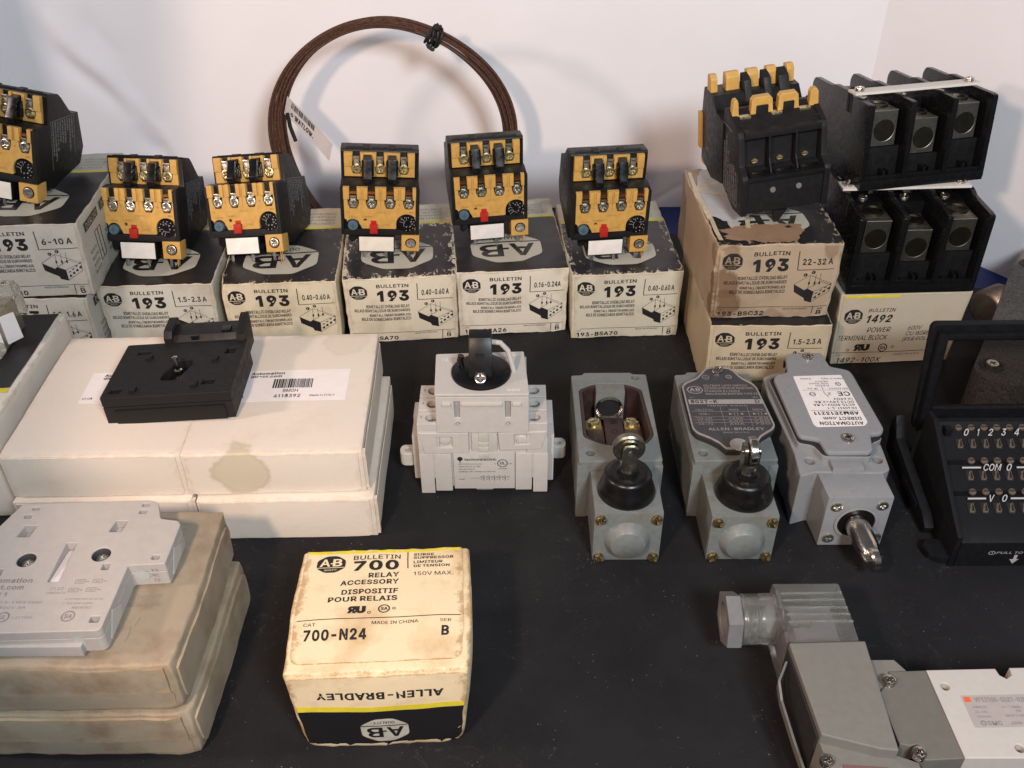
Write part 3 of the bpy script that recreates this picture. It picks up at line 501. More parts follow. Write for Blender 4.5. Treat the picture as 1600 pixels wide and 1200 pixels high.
# ------------------------------------------------------------------ setting: blue table, black mat
m = MB(); m.box(-140, 140, -60, 130, -3, -0.35); t = m.build('table', pm('blue_table', (0.004, 0.018, 0.13), 0.5, var=0.15), None, 0.1); t['kind'] = 'structure'
mat_m = bpy.data.materials.new('black_mat'); mat_m.use_nodes = True
N, L = nodes(mat_m); b = N['Principled BSDF']; b.inputs['Roughness'].default_value = 0.6; b.inputs['Specular IOR Level'].default_value = 0.16
tc = N.new('ShaderNodeTexCoord')
def nz(s, d, r=0.6, dist=0.0, vec=None):
    n = N.new('ShaderNodeTexNoise'); n.inputs['Scale'].default_value = s; n.inputs['Detail'].default_value = d; n.inputs['Roughness'].default_value = r; n.inputs['Distortion'].default_value = dist
    L.new(vec or tc.outputs['Object'], n.inputs['Vector']); return n.outputs['Fac']
def mrg(src, a, c, lo, hi):
    r = N.new('ShaderNodeMapRange'); r.inputs['From Min'].default_value = a; r.inputs['From Max'].default_value = c; r.inputs['To Min'].default_value = lo; r.inputs['To Max'].default_value = hi; L.new(src, r.inputs['Value']); return r.outputs['Result']
def mth(op, a, c):
    q = N.new('ShaderNodeMath'); q.operation = op
    for i, v in enumerate((a, c)):
        if isinstance(v, (int, float)): q.inputs[i].default_value = v
        else: L.new(v, q.inputs[i])
    return q.outputs[0]
def mxc(f, a, c):
    x = N.new('ShaderNodeMix'); x.data_type = 'RGBA'; L.new(f, x.inputs['Factor'])
    for s_, k in ((a, 'A'), (c, 'B')):
        if isinstance(s_, tuple): x.inputs[k].default_value = (*s_, 1)
        else: L.new(s_, x.inputs[k])
    return x.outputs['Result']
vor = N.new('ShaderNodeTexVoronoi'); vor.inputs['Scale'].default_value = 3.0; vor.inputs['Randomness'].default_value = 1; L.new(tc.outputs['Object'], vor.inputs['Vector'])
speck = mth('MULTIPLY', mrg(vor.outputs['Distance'], 0.035, 0.085, 0.8, 0), mrg(nz(0.35, 5, 0.7), 0.44, 0.62, 0.0, 0.9))
smear = mth('MULTIPLY', mrg(nz(0.8, 12, 0.9, 2.5), 0.56, 0.78, 0, 0.55), mrg(nz(0.09, 3), 0.45, 0.65, 0.05, 1.0))
c = mxc(mrg(nz(0.25, 5), 0.35, 0.7, 0, 1), (0.0115, 0.0115, 0.013), (0.017, 0.0168, 0.0182))
c = mxc(smear, c, (0.40, 0.38, 0.36)); c = mxc(speck, c, (0.33, 0.31, 0.29))
L.new(c, b.inputs['Base Color'])
bp = N.new('ShaderNodeBump'); bp.inputs['Distance'].default_value = 0.04; bp.inputs['Strength'].default_value = 0.5; L.new(nz(9, 4, 0.7), bp.inputs['Height']); L.new(bp.outputs['Normal'], b.inputs['Normal'])
pl = [(-70, -30), (75, -30), (75, 44), (60, 44.5), (31.6, 56.2), (12, 64.2), (-10, 62.6), (-45, 62.0), (-70, 61.5)]
m = MB(); m.prism(pl, -0.3, 0.0); t = m.build('floor_mat', mat_m, None, 0.03); t['kind'] = 'structure'

# backdrop: three-panel white display board
board_m = pm('white_board', (0.82, 0.80, 0.80), 0.62, var=0.02, scale=0.12, bump=0.012, bscale=3, dust=0.10, dscale=1.6, dustcol=(0.5, 0.48, 0.47))
bd = thing('display_board', 'white folded display board standing behind all the parts', 'backdrop board', (-5, 69.36, -0.35))
def wrinkle(x, z):
    d = 0.0
    for (ax, az, bx, bz, wd, amp) in BW:
        vx, vz = bx - ax, bz - az; Ln = math.hypot(vx, vz); tt = ((x - ax) * vx + (z - az) * vz) / Ln ** 2
        if -0.1 < tt < 1.1:
            s_ = ((x - ax) * -vz + (z - az) * vx) / Ln
            s_ += 0.35 * math.sin(tt * 9) * wd
            env = max(0, min(1, (tt + 0.1) * 4)) * max(0, min(1, (1.1 - tt) * 4))
            d += amp * env * math.exp(-(s_ / wd) ** 2)
    return d
BW = [(-33.2, 13.8, -25.6, 3.6, 0.8, -0.30), (-32.0, 14.6, -27.0, 6.0, 0.9, 0.26), (-29.6, 15.2, -27.5, 9.5, 0.6, -0.12), (-27.5, 9.0, -25.0, 3.5, 0.4, 0.10), (11.0, 0.5, 14.5, 2.4, 0.2, -0.10), (2, 14, 9, 10, 1.2, -0.03), (14, 12, 22, 14, 2.5, 0.06), (6, 1.5, 11.5, 0.6, 0.5, 0.05), (-6, 8, 6, 14, 5, 0.12)]
def board_panel(name, x0, y0, x1, y1, fn=None, nx=90, nz_=50, H=34):
    bm = bmesh.new(); G = []
    dx, dy = x1 - x0, y1 - y0; Ln = math.hypot(dx, dy); nxn, nyn = dy / Ln, -dx / Ln   # faces the viewer
    for side in (0, 1):
        g = []
        for i in range(nx + 1):
            row = []
            for j in range(nz_ + 1):
                a = i / nx; zz = j / nz_ * H
                px, py = x0 + dx * a, y0 + dy * a
                o = (fn(px, zz) if fn else 0) - side * 0.45
                row.append(bm.verts.new((px + nxn * o + 5, py + nyn * o - 69.36, zz)))
            g.append(row)
        G.append(g)
    for k, g in enumerate(G):
        for i in range(nx):
            for j in range(nz_): bm.faces.new((g[i][j], g[i + 1][j], g[i + 1][j + 1], g[i][j + 1]))
    A, B_ = G
    rim = [(i, 0) for i in range(nx + 1)] + [(nx, j) for j in range(1, nz_ + 1)] + [(i, nz_) for i in range(nx - 1, -1, -1)] + [(0, j) for j in range(nz_ - 1, 0, -1)]
    for q in range(len(rim)):
        a, b2 = rim[q], rim[(q + 1) % len(rim)]
        bm.faces.new((A[a[0]][a[1]], A[b2[0]][b2[1]], B_[b2[0]][b2[1]], B_[a[0]][a[1]]))
    return link_mesh(name, finish(bm, name, board_m, 60), bd)
board_panel('center_panel', -36.5, 69.36, 26.35, 69.36, wrinkle, 260, 130)
board_panel('left_panel', -41.4, 56.2, -36.45, 69.42, None, 4, 4)
board_panel('right_panel', 26.3, 69.42, 46, 42.5, None, 20, 10)

# ------------------------------------------------------------------ cartons
class Carton:
    """box with soft edges, bulges and dents; local x across, y away from viewer (front at 0), z up"""
    def __init__(s, name, label, w, d, h, loc, yaw, seed, mat, bulge=(0.1, 0.1, 0.05), rough=0.03, r=0.07, taper=0.0, group=None, cat='cardboard box', crumple=1.0, corner=None):
        s.w, s.d, s.h, s.seed, s.bulge, s.rough, s.r, s.taper, s.cr = w, d, h, seed, bulge, rough, r, taper, crumple
        s.corner = corner or []
        s.t = thing(name, label, cat, loc, (0, 0, R(yaw)), group); s.mat = mat
        s.body()
    def deform(s, p):
        w, d, h, r = s.w, s.d, s.h, s.r
        q = Vector(p); inn = Vector((max(-w / 2 + r, min(w / 2 - r, q.x)), max(r, min(d - r, q.y)), max(r, min(h - r, q.z))))
        e = q - inn
        if e.length > 1e-6:
            out = e.length
            if out > r: q = inn + e.normalized() * (r + 0.0)
        # extra offset is kept by the caller through the normal
        a, b, c = 2 * q.x / w, 2 * q.y / d - 1, 2 * q.z / h - 1
        bx, by, bz = s.bulge[2], s.bulge[0], s.bulge[1]
        o = Vector((a * bx * (1 - b * b) * (1 - c * c * .6), b * by * (1 - a * a) * (1 - c * c), c * bz * (1 - a * a) * (1 - b * b)))
        if s.taper: o.x += -a * s.taper * (0.5 - q.z / h) - a * 0.0
        sv = Vector((s.seed * 7.3, s.seed * 3.1, s.seed * 1.7))
        nv = mnoise.noise_vector(q * 0.35 + sv) * s.rough * 2.2 + mnoise.noise_vector(q * 1.3 + sv) * s.rough * 0.6
        near = max(abs(a), abs(b)) * max(abs(c), abs(b)) if True else 0
        ed = sorted([1 - abs(a), 1 - abs(b), 1 - abs(c)])[1]
        if ed < 0.12: nv += mnoise.noise_vector(q * 3.2 + sv) * s.rough * 1.3 * s.cr * (1 - ed / 0.12)
        for (cx, cy, cz, rad, amt) in s.corner:
            k = (q - Vector((cx * w / 2, (cy + 1) * d / 2, (cz + 1) * h / 2))).length / rad
            if k < 1: o += (Vector((0, d / 2, h / 2)) - q).normalized() * amt * (1 - k) ** 2 * (1 + 0.8 * mnoise.noise(q * 2 + sv))
        q = q + o + nv
        if p[2] < 0.02: q.z = max(q.z, 0.0)
        return q
    def pt(s, face, u, v, off=0.0):
        """u 0..1 left to right, v 0..1 bottom to top (top face: v 0 at the front edge)"""
        w, d, h = s.w, s.d, s.h
        def P(u, v):
            if face == 'front': return (-w / 2 + u * w, 0, v * h)
            if face == 'top': return (-w / 2 + u * w, v * d, h)
            if face == 'right': return (w / 2, u * d, v * h)
            if face == 'left': return (-w / 2, d - u * d, v * h)
            if face == 'back': return (w / 2 - u * w, d, v * h)
        q = s.deform(P(u, v))
        e = 0.02; du = s.deform(P(min(u + e, 1), v)) - s.deform(P(max(u - e, 0), v)); dv = s.deform(P(u, min(v + e, 1))) - s.deform(P(u, max(v - e, 0)))
        n = du.cross(dv)
        base = {'front': Vector((0, -1, 0)), 'top': Vector((0, 0, 1)), 'right': Vector((1, 0, 0)), 'left': Vector((-1, 0, 0)), 'back': Vector((0, 1, 0))}[face]
        n = (n.normalized() if n.length > 1e-9 else base); n = (n + base).normalized()
        return q + n * off
    def body(s):
        bm = bmesh.new(); w, d, h = s.w, s.d, s.h
        def ticks(L):
            n = max(4, int(L / 0.42)); inner = [s.r + (L - 2 * s.r) * i / n for i in range(n + 1)]
            return [0, s.r * .35] + inner + [L - s.r * .35, L]
        X = [x - w / 2 for x in ticks(w)]; Y = ticks(d); Z = ticks(h); lay = bm.loops.layers.float_color.new('wear') if False else None
        V = {}
        def vert(p):
            k = (round(p[0], 5), round(p[1], 5), round(p[2], 5))
            if k not in V: V[k] = bm.verts.new(s.deform(p)); V[k].index = len(V) - 1; W.append(k)
            return V[k]
        W = []
        def grid(A, B_, f):
            for i in range(len(A) - 1):
                for j in range(len(B_) - 1):
                    vs = [vert(f(A[i], B_[j])), vert(f(A[i + 1], B_[j])), vert(f(A[i + 1], B_[j + 1])), vert(f(A[i], B_[j + 1]))]
                    try: bm.faces.new(vs)
                    except ValueError: pass
        grid(X, Z, lambda a, b: (a, 0, b)); grid(X, Z, lambda a, b: (a, d, b)); grid(X, Y, lambda a, b: (a, b, 0)); grid(X, Y, lambda a, b: (a, b, h))
        grid(Y, Z, lambda a, b: (-w / 2, a, b)); grid(Y, Z, lambda a, b: (w / 2, a, b))
        me = finish(bm, 'carton_body', s.mat, 60)
        at = me.attributes.new('wear', 'FLOAT', 'POINT')
        for i, k in enumerate(W):
            dd = sorted([min(w / 2 - k[0], k[0] + w / 2), min(k[1], d - k[1]), min(k[2], h - k[2])])[1]
            at.data[i].value = max(0, 1 - dd / 0.35)
        link_mesh('carton_body', me, s.t)
    def sheet(s, name, face, u0, u1, v0, v1, off, mat, res=0.3, skirt=0.05, rc=0.0, rside='none', wearfade=0.0, label=None, wavy=0.0, holes=None):
        sz = {'front': (s.w, s.h), 'top': (s.w, s.d), 'right': (s.d, s.h), 'left': (s.d, s.h), 'back': (s.w, s.h)}[face]
        nu = max(3, int((u1 - u0) * sz[0] / res)); nv = max(3, int((v1 - v0) * sz[1] / res))
        bm = bmesh.new(); g = []; lo = []; vals = []
        for j in range(nv + 1):
            t = j / nv
            if rc: t = 0.5 - 0.5 * math.cos(PI * t)
            v = v0 + (v1 - v0) * t; ins = 0
            if rc:
                dv = (v - v0) * sz[1] if rside in ('bottom', 'both') else 9
                if rside in ('top', 'both'): dv = min(dv, (v1 - v) * sz[1])
                if dv < rc: ins = (rc - math.sqrt(max(0, rc * rc - (rc - dv) ** 2))) / sz[0]
            row = []; rl = []
            for i in range(nu + 1):
                u = (u0 + ins) + (u1 - u0 - 2 * ins) * i / nu
                wv = wavy * mnoise.noise(Vector((u * 9 + s.seed, v * 9, s.seed))) if wavy and (i in (0, nu) or j in (0, nv)) else 0
                row.append(bm.verts.new(s.pt(face, u, min(1, max(0, v)) + wv / sz[1], off))); rl.append(bm.verts.new(s.pt(face, u, v, off - skirt)))
                e = min(i, nu - i) / nu * (u1 - u0) * sz[0]; f = min(j, nv - j) / nv * (v1 - v0) * sz[1]; x = max(0, 1 - min(e, f) / 0.5); vals += [x, x]
            g.append(row); lo.append(rl)
        for j in range(nv):
            for i in range(nu): bm.faces.new((g[j][i], g[j][i + 1], g[j + 1][i + 1], g[j + 1][i]))
        rim = [(0, i) for i in range(nu + 1)] + [(j, nu) for j in range(1, nv + 1)] + [(nv, i) for i in range(nu - 1, -1, -1)] + [(j, 0) for j in range(nv - 1, 0, -1)]
        for q in range(len(rim)):
            a, b = rim[q], rim[(q + 1) % len(rim)]
            bm.faces.new((g[b[0]][b[1]], g[a[0]][a[1]], lo[a[0]][a[1]], lo[b[0]][b[1]]))
        me = bpy.data.meshes.new(name); bm.to_mesh(me); bm.free()
        for p in me.polygons: p.use_smooth = True
        me.set_sharp_from_angle(angle=R(50)); me.materials.append(mat)
        at = me.attributes.new('wear', 'FLOAT', 'POINT')
        for i, v in enumerate(vals): at.data[i].value = v
        return link_mesh(name, me, s.t, label=label)
    def printer(s, face, off=0.0):
        sz = {'front': (s.w, s.h), 'top': (s.w, s.d), 'right': (s.d, s.h), 'left': (s.d, s.h)}[face]
        return Print(lambda u, v, o: tuple(s.pt(face, u, v, off + o)), maxlen=0.12)

def octagon(x0, y0, x1, y1, k=0.27):
    w, h = x1 - x0, y1 - y0
    pts = [(x0 + w * k * 1.15, y0), (x1 - w * k * 1.15, y0), (x1, y0 + h * k), (x1, y1 - h * k), (x1 - w * k * 1.15, y1), (x0 + w * k * 1.15, y1), (x0, y1 - h * k), (x0, y0 + h * k)]
    return rounded(pts, min(w, h) * 0.10, 2)
def ab_mark(p, x0, y0, x1, y1, mi_bg, mi_fg, flip=False, word=True):
    """octagonal two-letter emblem"""
    w, h = x1 - x0, y1 - y0
    p.poly(octagon(x0, y0, x1, y1), mi_bg, 1)
    def T(a0, b0, a1, b1): 
        if flip: a0, a1, b0, b1 = 1 - a1, 1 - a0, 1 - b1, 1 - b0
        return x0 + w * a0, y0 + h * b0, x0 + w * a1, y0 + h * b1
    a = T(0.10, 0.36, 0.46, 0.80); p.text('A', *a, mi=mi_fg, bold=0.022, flip=flip, lv=2)
    a = T(0.55, 0.36, 0.88, 0.80); p.text('B', *a, mi=mi_fg, bold=0.022, flip=flip, lv=2)
    a = T(0.47, 0.50, 0.55, 0.56); p.rect(*a, mi=mi_fg, lv=2)
    a = T(0.02, 0.270, 0.98, 0.305); p.rect(*a, mi=mi_fg, lv=2)
    if word: a = T(0.28, 0.09, 0.72, 0.20); p.text('QUALITY', *a, mi=mi_fg, flip=flip, lv=2, bold=0.01)

INKS = [K['ink_black'], None]
def front_193(c, cat_no, amps, inkw, cream):
    """the printed end flap of an overload relay carton"""
    c.sheet('front_flap', 'front', 0.028, 0.975, 0.012, 0.985, 0.045, c.mat, rc=0.35, rside='bottom', wavy=0.02)
    p = c.printer('front', 0.045)
    ab_mark(p, 0.05, 0.70, 0.205, 0.905, 0, 1)
    p.text('BULLETIN', 0.29, 0.868, 0.575, 0.918, 0, bold=0.02)
    p.text('193', 0.29, 0.665, 0.575, 0.83, 0, bold=0.05)
    p.line(0.652, 0.915, 0.652, 0.675, 0.007, 0); p.line(0.652, 0.675, 0.965, 0.675, 0.008, 0)
    p.text(amps, 0.69, 0.735, 0.93, 0.815, 0, bold=0.025)
    for x, y, s_ in ((0.185, 0.565, 'BIMETALLIC OVERLOAD RELAY'), (0.075, 0.500, 'RELAIS BIMETALLIQUE DE SURCHARGES'), (0.205, 0.435, 'BIMETALL ÜBERSTROMRELAIS'), (0.13, 0.370, 'RELE DE SOBRECARGA BIMETALICO')):
        p.text(s_, x, y, 0.575, y + 0.048, 0, bold=0.022)
    # line drawing of a relay
    q = [(0.645, 0.50), (0.77, 0.62), (0.955, 0.485), (0.955, 0.36), (0.815, 0.235), (0.645, 0.40)]
    p.poly([(0.645, 0.49), (0.74, 0.405), (0.76, 0.43), (0.825, 0.38), (0.825, 0.225), (0.765, 0.255), (0.755, 0.295), (0.655, 0.385)], 0)
    for a, b in (((0.645, 0.49), (0.765, 0.605)), ((0.765, 0.605), (0.955, 0.475)), ((0.955, 0.475), (0.825, 0.38)), ((0.955, 0.475), (0.955, 0.36)), ((0.955, 0.36), (0.825, 0.235)), ((0.745, 0.41), (0.86, 0.52)), ((0.86, 0.52), (0.93, 0.47))):
        p.line(*a, *b, 0.004, 0)
    for x, y in ((0.725, 0.61), (0.785, 0.64)): p.ring(x, y, 0.010, 0.022, 0, n=12, sx=0.7); p.ring(x + 0.008, y, 0, 0.016, 0, n=8, sx=0.5)
    for x in (0.765, 0.81, 0.85): p.line(x, 0.43 + (x - .765) * 0.7, x, 0.60 + (x - .765) * .3, 0.003, 0); p.ring(x, 0.5, 0.004, 0.022, 0, n=10, sx=0.35)
    for i in range(4):
        x = 0.842 + i * 0.032; y = 0.275 + i * 0.038
        p.poly([(x, y), (x + 0.02, y + 0.012), (x + 0.012, y + 0.045), (x - 0.004, y + 0.02)], 0); p.line(x, y + 0.07, x + 0.018, y + 0.085, 0.012, 0)
    p.line(0.03, 0.165, 0.97, 0.165, 0.007, 0)
    p.text('CAT', 0.05, 0.125, 0.09, 0.145, 0, bold=0.01); p.text(cat_no, 0.05, 0.035, 0.44, 0.105, 0, bold=0.03)
    p.text('MADE IN GERMANY', 0.60, 0.125, 0.81, 0.148, 0, bold=0.005)
    p.line(0.855, 0.165, 0.855, 0.02, 0.006, 0); p.text('SER', 0.895, 0.120, 0.935, 0.145, 0, bold=0.01); p.text('B', 0.895, 0.04, 0.935, 0.110, 0, bold=0.02)
    p.build('flap_print', [inkw, c.mat], c.t)
def top_193(c, topink, cream_ink):
    c.sheet('black_print', 'top', 0.012, 0.988, 0.004, 0.695, 0.03, topink, skirt=0.03)
    c.sheet('yellow_print', 'top', 0.012, 0.988, 0.697, 0.722, 0.03, K['yellow_ink'], skirt=0.03)
    p = c.printer('top', 0.036)
    ab_mark(p, 0.16, 0.10, 0.80, 0.465, 0, 1, flip=True)
    p.build('emblem_print', [cream_ink, topink], c.t)
    p = c.printer('top', 0.012)
    for i, s_ in enumerate(('CONTROL', 'COMMANDE', 'STEUERUNG', 'CONTROLES')):
        p.text(s_, 0.62, 0.76 + i * 0.045, 0.90, 0.785 + i * 0.045, 0, flip=True)
    p.build('small_print', [K['ink_gray']], c.t)

def mk_card(i, col=CREAM, **k): return card('cardboard_%s' % 'abcdefghijklmnopqrstuv'[i], col, off=i * 3.7, **k)
GB = 'overload relay boxes along the back row'
def relay_box(i, label, loc, yaw, no, amps, topwear, textwear=0.25, h=4.58, w=6.8, col=CREAM, d=9.7, stain=0.55, group=GB, **k):
    mt = mk_card(i, col, stainamt=stain, stain=(0.24, 0.18, 0.11), **({'blot': k['blot'], 'bcol': k['bcol']} if 'blot' in k else {}))
    c = Carton('overload_relay_box', label, w, d, h, loc, yaw, i + 1, mt, bulge=k.get('bulge', (0.12, 0.06, 0.06)), rough=k.get('rough', 0.035), crumple=k.get('crumple', 1.5), group=group, taper=k.get('taper', 0.12), corner=k.get('corner'))
    ik = ink('worn_ink_%s' % 'abcdefghijklmn'[i], (0.018, 0.017, 0.017), tuple(x * 0.95 for x in col), wear=textwear, scale=2.6, off=i * 5.1)
    tk = ink('box_black_%s' % 'abcdefghijklmn'[i], (0.016, 0.015, 0.016), tuple(x * 0.9 for x in col), wear=topwear, scale=3.1, off=i * 2.3, rough=0.35, stretch=(1, 0.55, 1))
    front_193(c, no, amps, ik, col)
    ci = ink('emblem_cream_%s' % 'abcdefghijklmn'[i], (0.42, 0.41, 0.34), (0.10, 0.09, 0.08), wear=min(0.45, topwear), scale=4, off=i)
    top_193(c, tk, ci)
    return c
c10 = relay_box(0, 'upper relay box at the far left marked 6-10 A', (-27.75, 48.2, 4.6), 2.8, '193-BSC10', '6-10 A', 0.1, 0.1, h=4.62, col=(0.46, 0.44, 0.38))
c16 = relay_box(1, 'lower relay box at the far left marked 1.0-1.6 A', (-28.3, 48.0, 0), 0.5, '193-BSA16', '1.0-1.6 A', 0.2, 0.15, h=4.55, col=(0.46, 0.44, 0.38))
c23 = relay_box(2, 'relay box marked 1.5-2.3 A on the mat next to the far left stack', (-21.35, 49.45, 0), 2.6, '193-BSA23', '1.5-2.3 A', 0.06, 0.2, col=(0.50, 0.49, 0.42), h=4.58)
c60 = relay_box(3, 'box marked 0.40-0.60 A with a scuffed front edge, behind the black clip module', (-13.95, 49.6, 0), 3.6, '193-BSA60', '0.40-0.60 A', 0.48, 0.2, col=(0.60, 0.53, 0.38), corner=[(-1, -1, 1, 1.2, 0.25)])
c70 = relay_box(4, 'box with badly scratched black lid, immediately left of the 0.16-0.24 A box', (-6.73, 50.18, 0), 5.0, '193-BSA70', '0.40-0.60 A', 0.66, 0.46, col=(0.60, 0.54, 0.41), bulge=(0.2, 0.05, 0.14))
c26 = relay_box(5, 'box marked 0.16-0.24 A with a clean black lid, middle of the back row', (0.087, 50.93, 0), 5.0, '193-BSA26', '0.16-0.24A', 0.05, 0.15, col=(0.62, 0.57, 0.46))
c71 = relay_box(6, 'box with catalog number 193-BSA70 fully readable, right end of the row', (7.07, 50.48, 0), 3.2, '193-BSA70', '0.40-0.60 A', 0.58, 0.44, col=(0.52, 0.49, 0.38), corner=[(-1, -1, 1, 1.5, 0.2)])
GC = 'stacked relay boxes right of the row'
C32_BLOT = [(-2.85, 0, 2.2, 0.85, 0.85), (-2.75, 0, 0.9, 0.95, 0.85), (-3.1, 0, 4.1, 0.9, 0.6), (0.2, 0, -0.2, 0.8, 0.35), (3.2, 0, 4.4, 0.8, 0.5)]
c32 = relay_box(7, 'dirty torn upper relay box marked 22-32 A under the turned relay', (14.46, 45.5, 4.62), 2.4, '193-BSC32', '22-32 A', 0.55, 0.38, col=(0.37, 0.28, 0.19), stain=0.85, group=GC, rough=0.05, corner=[(-1, -1, 1, 1.2, 0.25)], blot=C32_BLOT, bcol=(0.15, 0.085, 0.045))
c33 = relay_box(8, 'lower relay box marked 1.5-2.3 A beneath the torn 22-32 A box', (14.52, 44.73, 0), 0.2, '193-BSA23', '1.5-2.3 A', 0.15, 0.12, col=(0.45, 0.37, 0.25), group=GC, taper=0.05)
# right side print of the far-left stack
for c in (c10, c16):
    p = c.printer('right', 0.015)
    for k in range(3):
        u = 0.08 + k * 0.30
        p.rect(u, 0.78, u + 0.25, 0.90, 0)
        p.text('OVERLOAD', u + .02, 0.80, u + 0.23, 0.88, 1, lv=2)
        for j in range(4): p.text('RELAY CAT 193', u + 0.01, 0.20 + j * 0.09, u + 0.11, 0.245 + j * 0.09, 0)
        p.ring(u + 0.18, 0.35, 0.0, 0.01, 0)
        for (a, b, c_, d_) in ((.14, .25, .24, .25), (.14, .65, .24, .65), (.14, .25, .14, .65), (.24, .25, .24, .65), (.19, .25, .19, .65)): p.line(u + a, b, u + c_, d_, 0.008, 0)
    p.build('side_print', [K['ink_black'], c.mat], c.t)
# torn brown patch, clear tape and film on the torn box
tear_m = card('torn_brown_board', (0.27, 0.17, 0.105), stain=(0.10, 0.06, 0.04), stainamt=0.6, off=4)
def blob(c, name, face, cu, cv, ru, rv, off, mat, seed, n=110, jag=0.25, label=None):
    p = c.printer(face, off)
    pts = []
    for i in range(n):
        a = 2 * PI * i / n; k = 1 + jag * mnoise.noise(Vector((math.cos(a) * 1.6 + seed, math.sin(a) * 1.6, seed))) * 1.6 + jag * 0.5 * mnoise.noise(Vector((math.cos(a) * 6 + seed, math.sin(a) * 6, 2))) + jag * 0.35 * mnoise.noise(Vector((math.cos(a) * 19 + seed, math.sin(a) * 19, 5)))
        pts.append((min(.985, max(.015, cu + ru * k * math.cos(a))), min(0.99, max(0.012, cv + rv * k * math.sin(a)))))
    p.poly(pts, 0); return p.build(name, [mat], c.t, label)
blob(c32, 'torn_patch', 'top', 0.42, 0.13, 0.34, 0.105, 0.052, tear_m, 3.3, label='brown torn patch where the lid print peeled off')
blob(c32, 'bare_lid', 'top', 0.26, 0.62, 0.245, 0.37, 0.062, card('pale_lid_film', (0.44, 0.45, 0.46), stainamt=0.3, off=9), 5.5, jag=0.12, label='pale film left on the lid')
tape_m = pm('yellowed_tape', (0.50, 0.42, 0.29), 0.3, var=0.15)
p = c32.printer('top', 0.075)
for a, b in (((0.02, 0.70), (0.55, 0.95)), ((0.02, 0.70), (0.42, 0.52)), ((0.30, 0.18), (0.42, 0.60)), ((0.03, 0.93), (0.04, 0.05)), ((0.02, 0.70), (0.03, 0.30))): p.line(*a, *b, 0.035, 0)
p.build('tape_strip', [tape_m], c32.t)

# terminal block carton
mt = mk_card(9, (0.46, 0.40, 0.30), stainamt=0.25)
cp = Carton('terminal_block_box', 'cream box marked 1492-100X carrying the two black terminal blocks', 7.49, 8, 4.89, (22.9, 47.554, 0), 2.6, 11, mt, bulge=(0.05, 0.02, 0.05), rough=0.02, taper=0.30)
cp.sheet('front_flap', 'front', 0.02, 0.985, 0.012, 0.975, 0.04, mt, rc=0.4, rside='bottom')
cp.sheet('yellow_print', 'front', 0.03, 0.45, 0.955, 0.99, 0.05, K['yellow_ink'], skirt=0.004, wavy=0.05)
p = cp.printer('front', 0.045)
ab_mark(p, 0.05, 0.60, 0.19, 0.80, 0, 1)
p.text('BULLETIN', 0.23, 0.755, 0.44, 0.805, 0, bold=0.005, shear=0.1); p.text('1492', 0.23, 0.605, 0.43, 0.715, 0, bold=0.035, shear=0.12)
p.text('POWER', 0.25, 0.47, 0.44, 0.54, 0, bold=0.0, shear=0.1); p.text('TERMINAL BLOCK', 0.03, 0.36, 0.43, 0.43, 0, shear=0.1)
p.text('600V', 0.58, 0.49, 0.69, 0.55, 0, shear=0.1); p.text('CU WIRE', 0.575, 0.41, 0.77, 0.47, 0, shear=0.1); p.text('(PER POLE)', 0.56, 0.32, 0.80, 0.39, 0, shear=0.1)
def ur_mark(p, x, y, w, h, mi=0):
    p.text('R', x, y, x + w * 0.48, y + h, mi, bold=0.07, mirror=True); p.text('U', x + w * 0.46, y, x + w, y + h, mi, bold=0.08)
def csa_mark(p, x, y, r, mi=0, sx=1.0, lv=1):
    p.ring(x, y, r * 0.78, r, mi, lv=lv, sx=sx); p.text('SA', x - r * 0.55 * sx, y - r * 0.4, x + r * 0.6 * sx, y + r * 0.42, mi, bold=0.03, lv=lv)
ur_mark(p, 0.17, 0.20, 0.13, 0.10); csa_mark(p, 0.41, 0.24, 0.062, sx=0.62); p.ring(0.125, 0.215, 0.012, 0.018, 0, sx=.7); p.ring(0.49, 0.25, 0.012, 0.018, 0, sx=.7)
p.line(0.0, 0.175, 0.97, 0.175, 0.008, 0); p.text('CAT', 0.035, 0.125, 0.09, 0.15, 0); p.text('1492-100X', 0.05, 0.025, 0.42, 0.10, 0, bold=0.01, shear=0.12)
p.text('MADE IN U.S.A.', 0.52, 0.12, 0.74, 0.145, 0); p.text('SER', 0.9, 0.12, 0.94, 0.145, 0); p.text('B', 0.885, 0.04, 0.92, 0.10, 0, shear=0.1)
p.build('flap_print', [K['ink_black'], mt], cp.t)

# surge suppressor carton
mt = mk_card(10, (0.68, 0.56, 0.36), stain=(0.34, 0.19, 0.06), stainamt=0.75, s0=0.50, s1=0.76, scale=0.30, edge=0.7, edgecol=(0.33, 0.19, 0.07))
cn = Carton('surge_suppressor_box', 'stained square box marked 700-N24 alone on the mat', 6.5, 6.2, 4.5, (-5.05, 21.85, 0), 2.2, 14, mt, bulge=(0.10, 0.07, 0.25), rough=0.03, r=0.16, taper=0.32, crumple=2.0, corner=[(-1, -1, -1, 0.9, 0.12), (1, -1, -1, 0.9, 0.15)])
cn.sheet('lid_flap', 'top', 0.03, 0.955, 0.075, 0.985, 0.05, mt, rc=0.35, rside='bottom', wavy=0.01)
cn.sheet('front_panel', 'front', 0.02, 0.985, 0.0, 0.965, 0.045, mt, rc=0.1, rside='top', wavy=0.015)
cn.sheet('yellow_print', 'top', 0.04, 0.945, 0.955, 0.982, 0.058, K['yellow_ink'], skirt=0.004)
cn.sheet('yellow_band', 'front', 0.025, 0.98, 0.535, 0.60, 0.056, K['yellow_ink'], skirt=0.004)
bk = ink('box_black_n', (0.012, 0.012, 0.013), (0.42, 0.36, 0.26), wear=0.14, scale=2.8, off=7, rough=0.3)
cn.sheet('black_print', 'front', 0.025, 0.98, 0.0, 0.532, 0.056, bk, skirt=0.004)
p = cn.printer('top', 0.052)
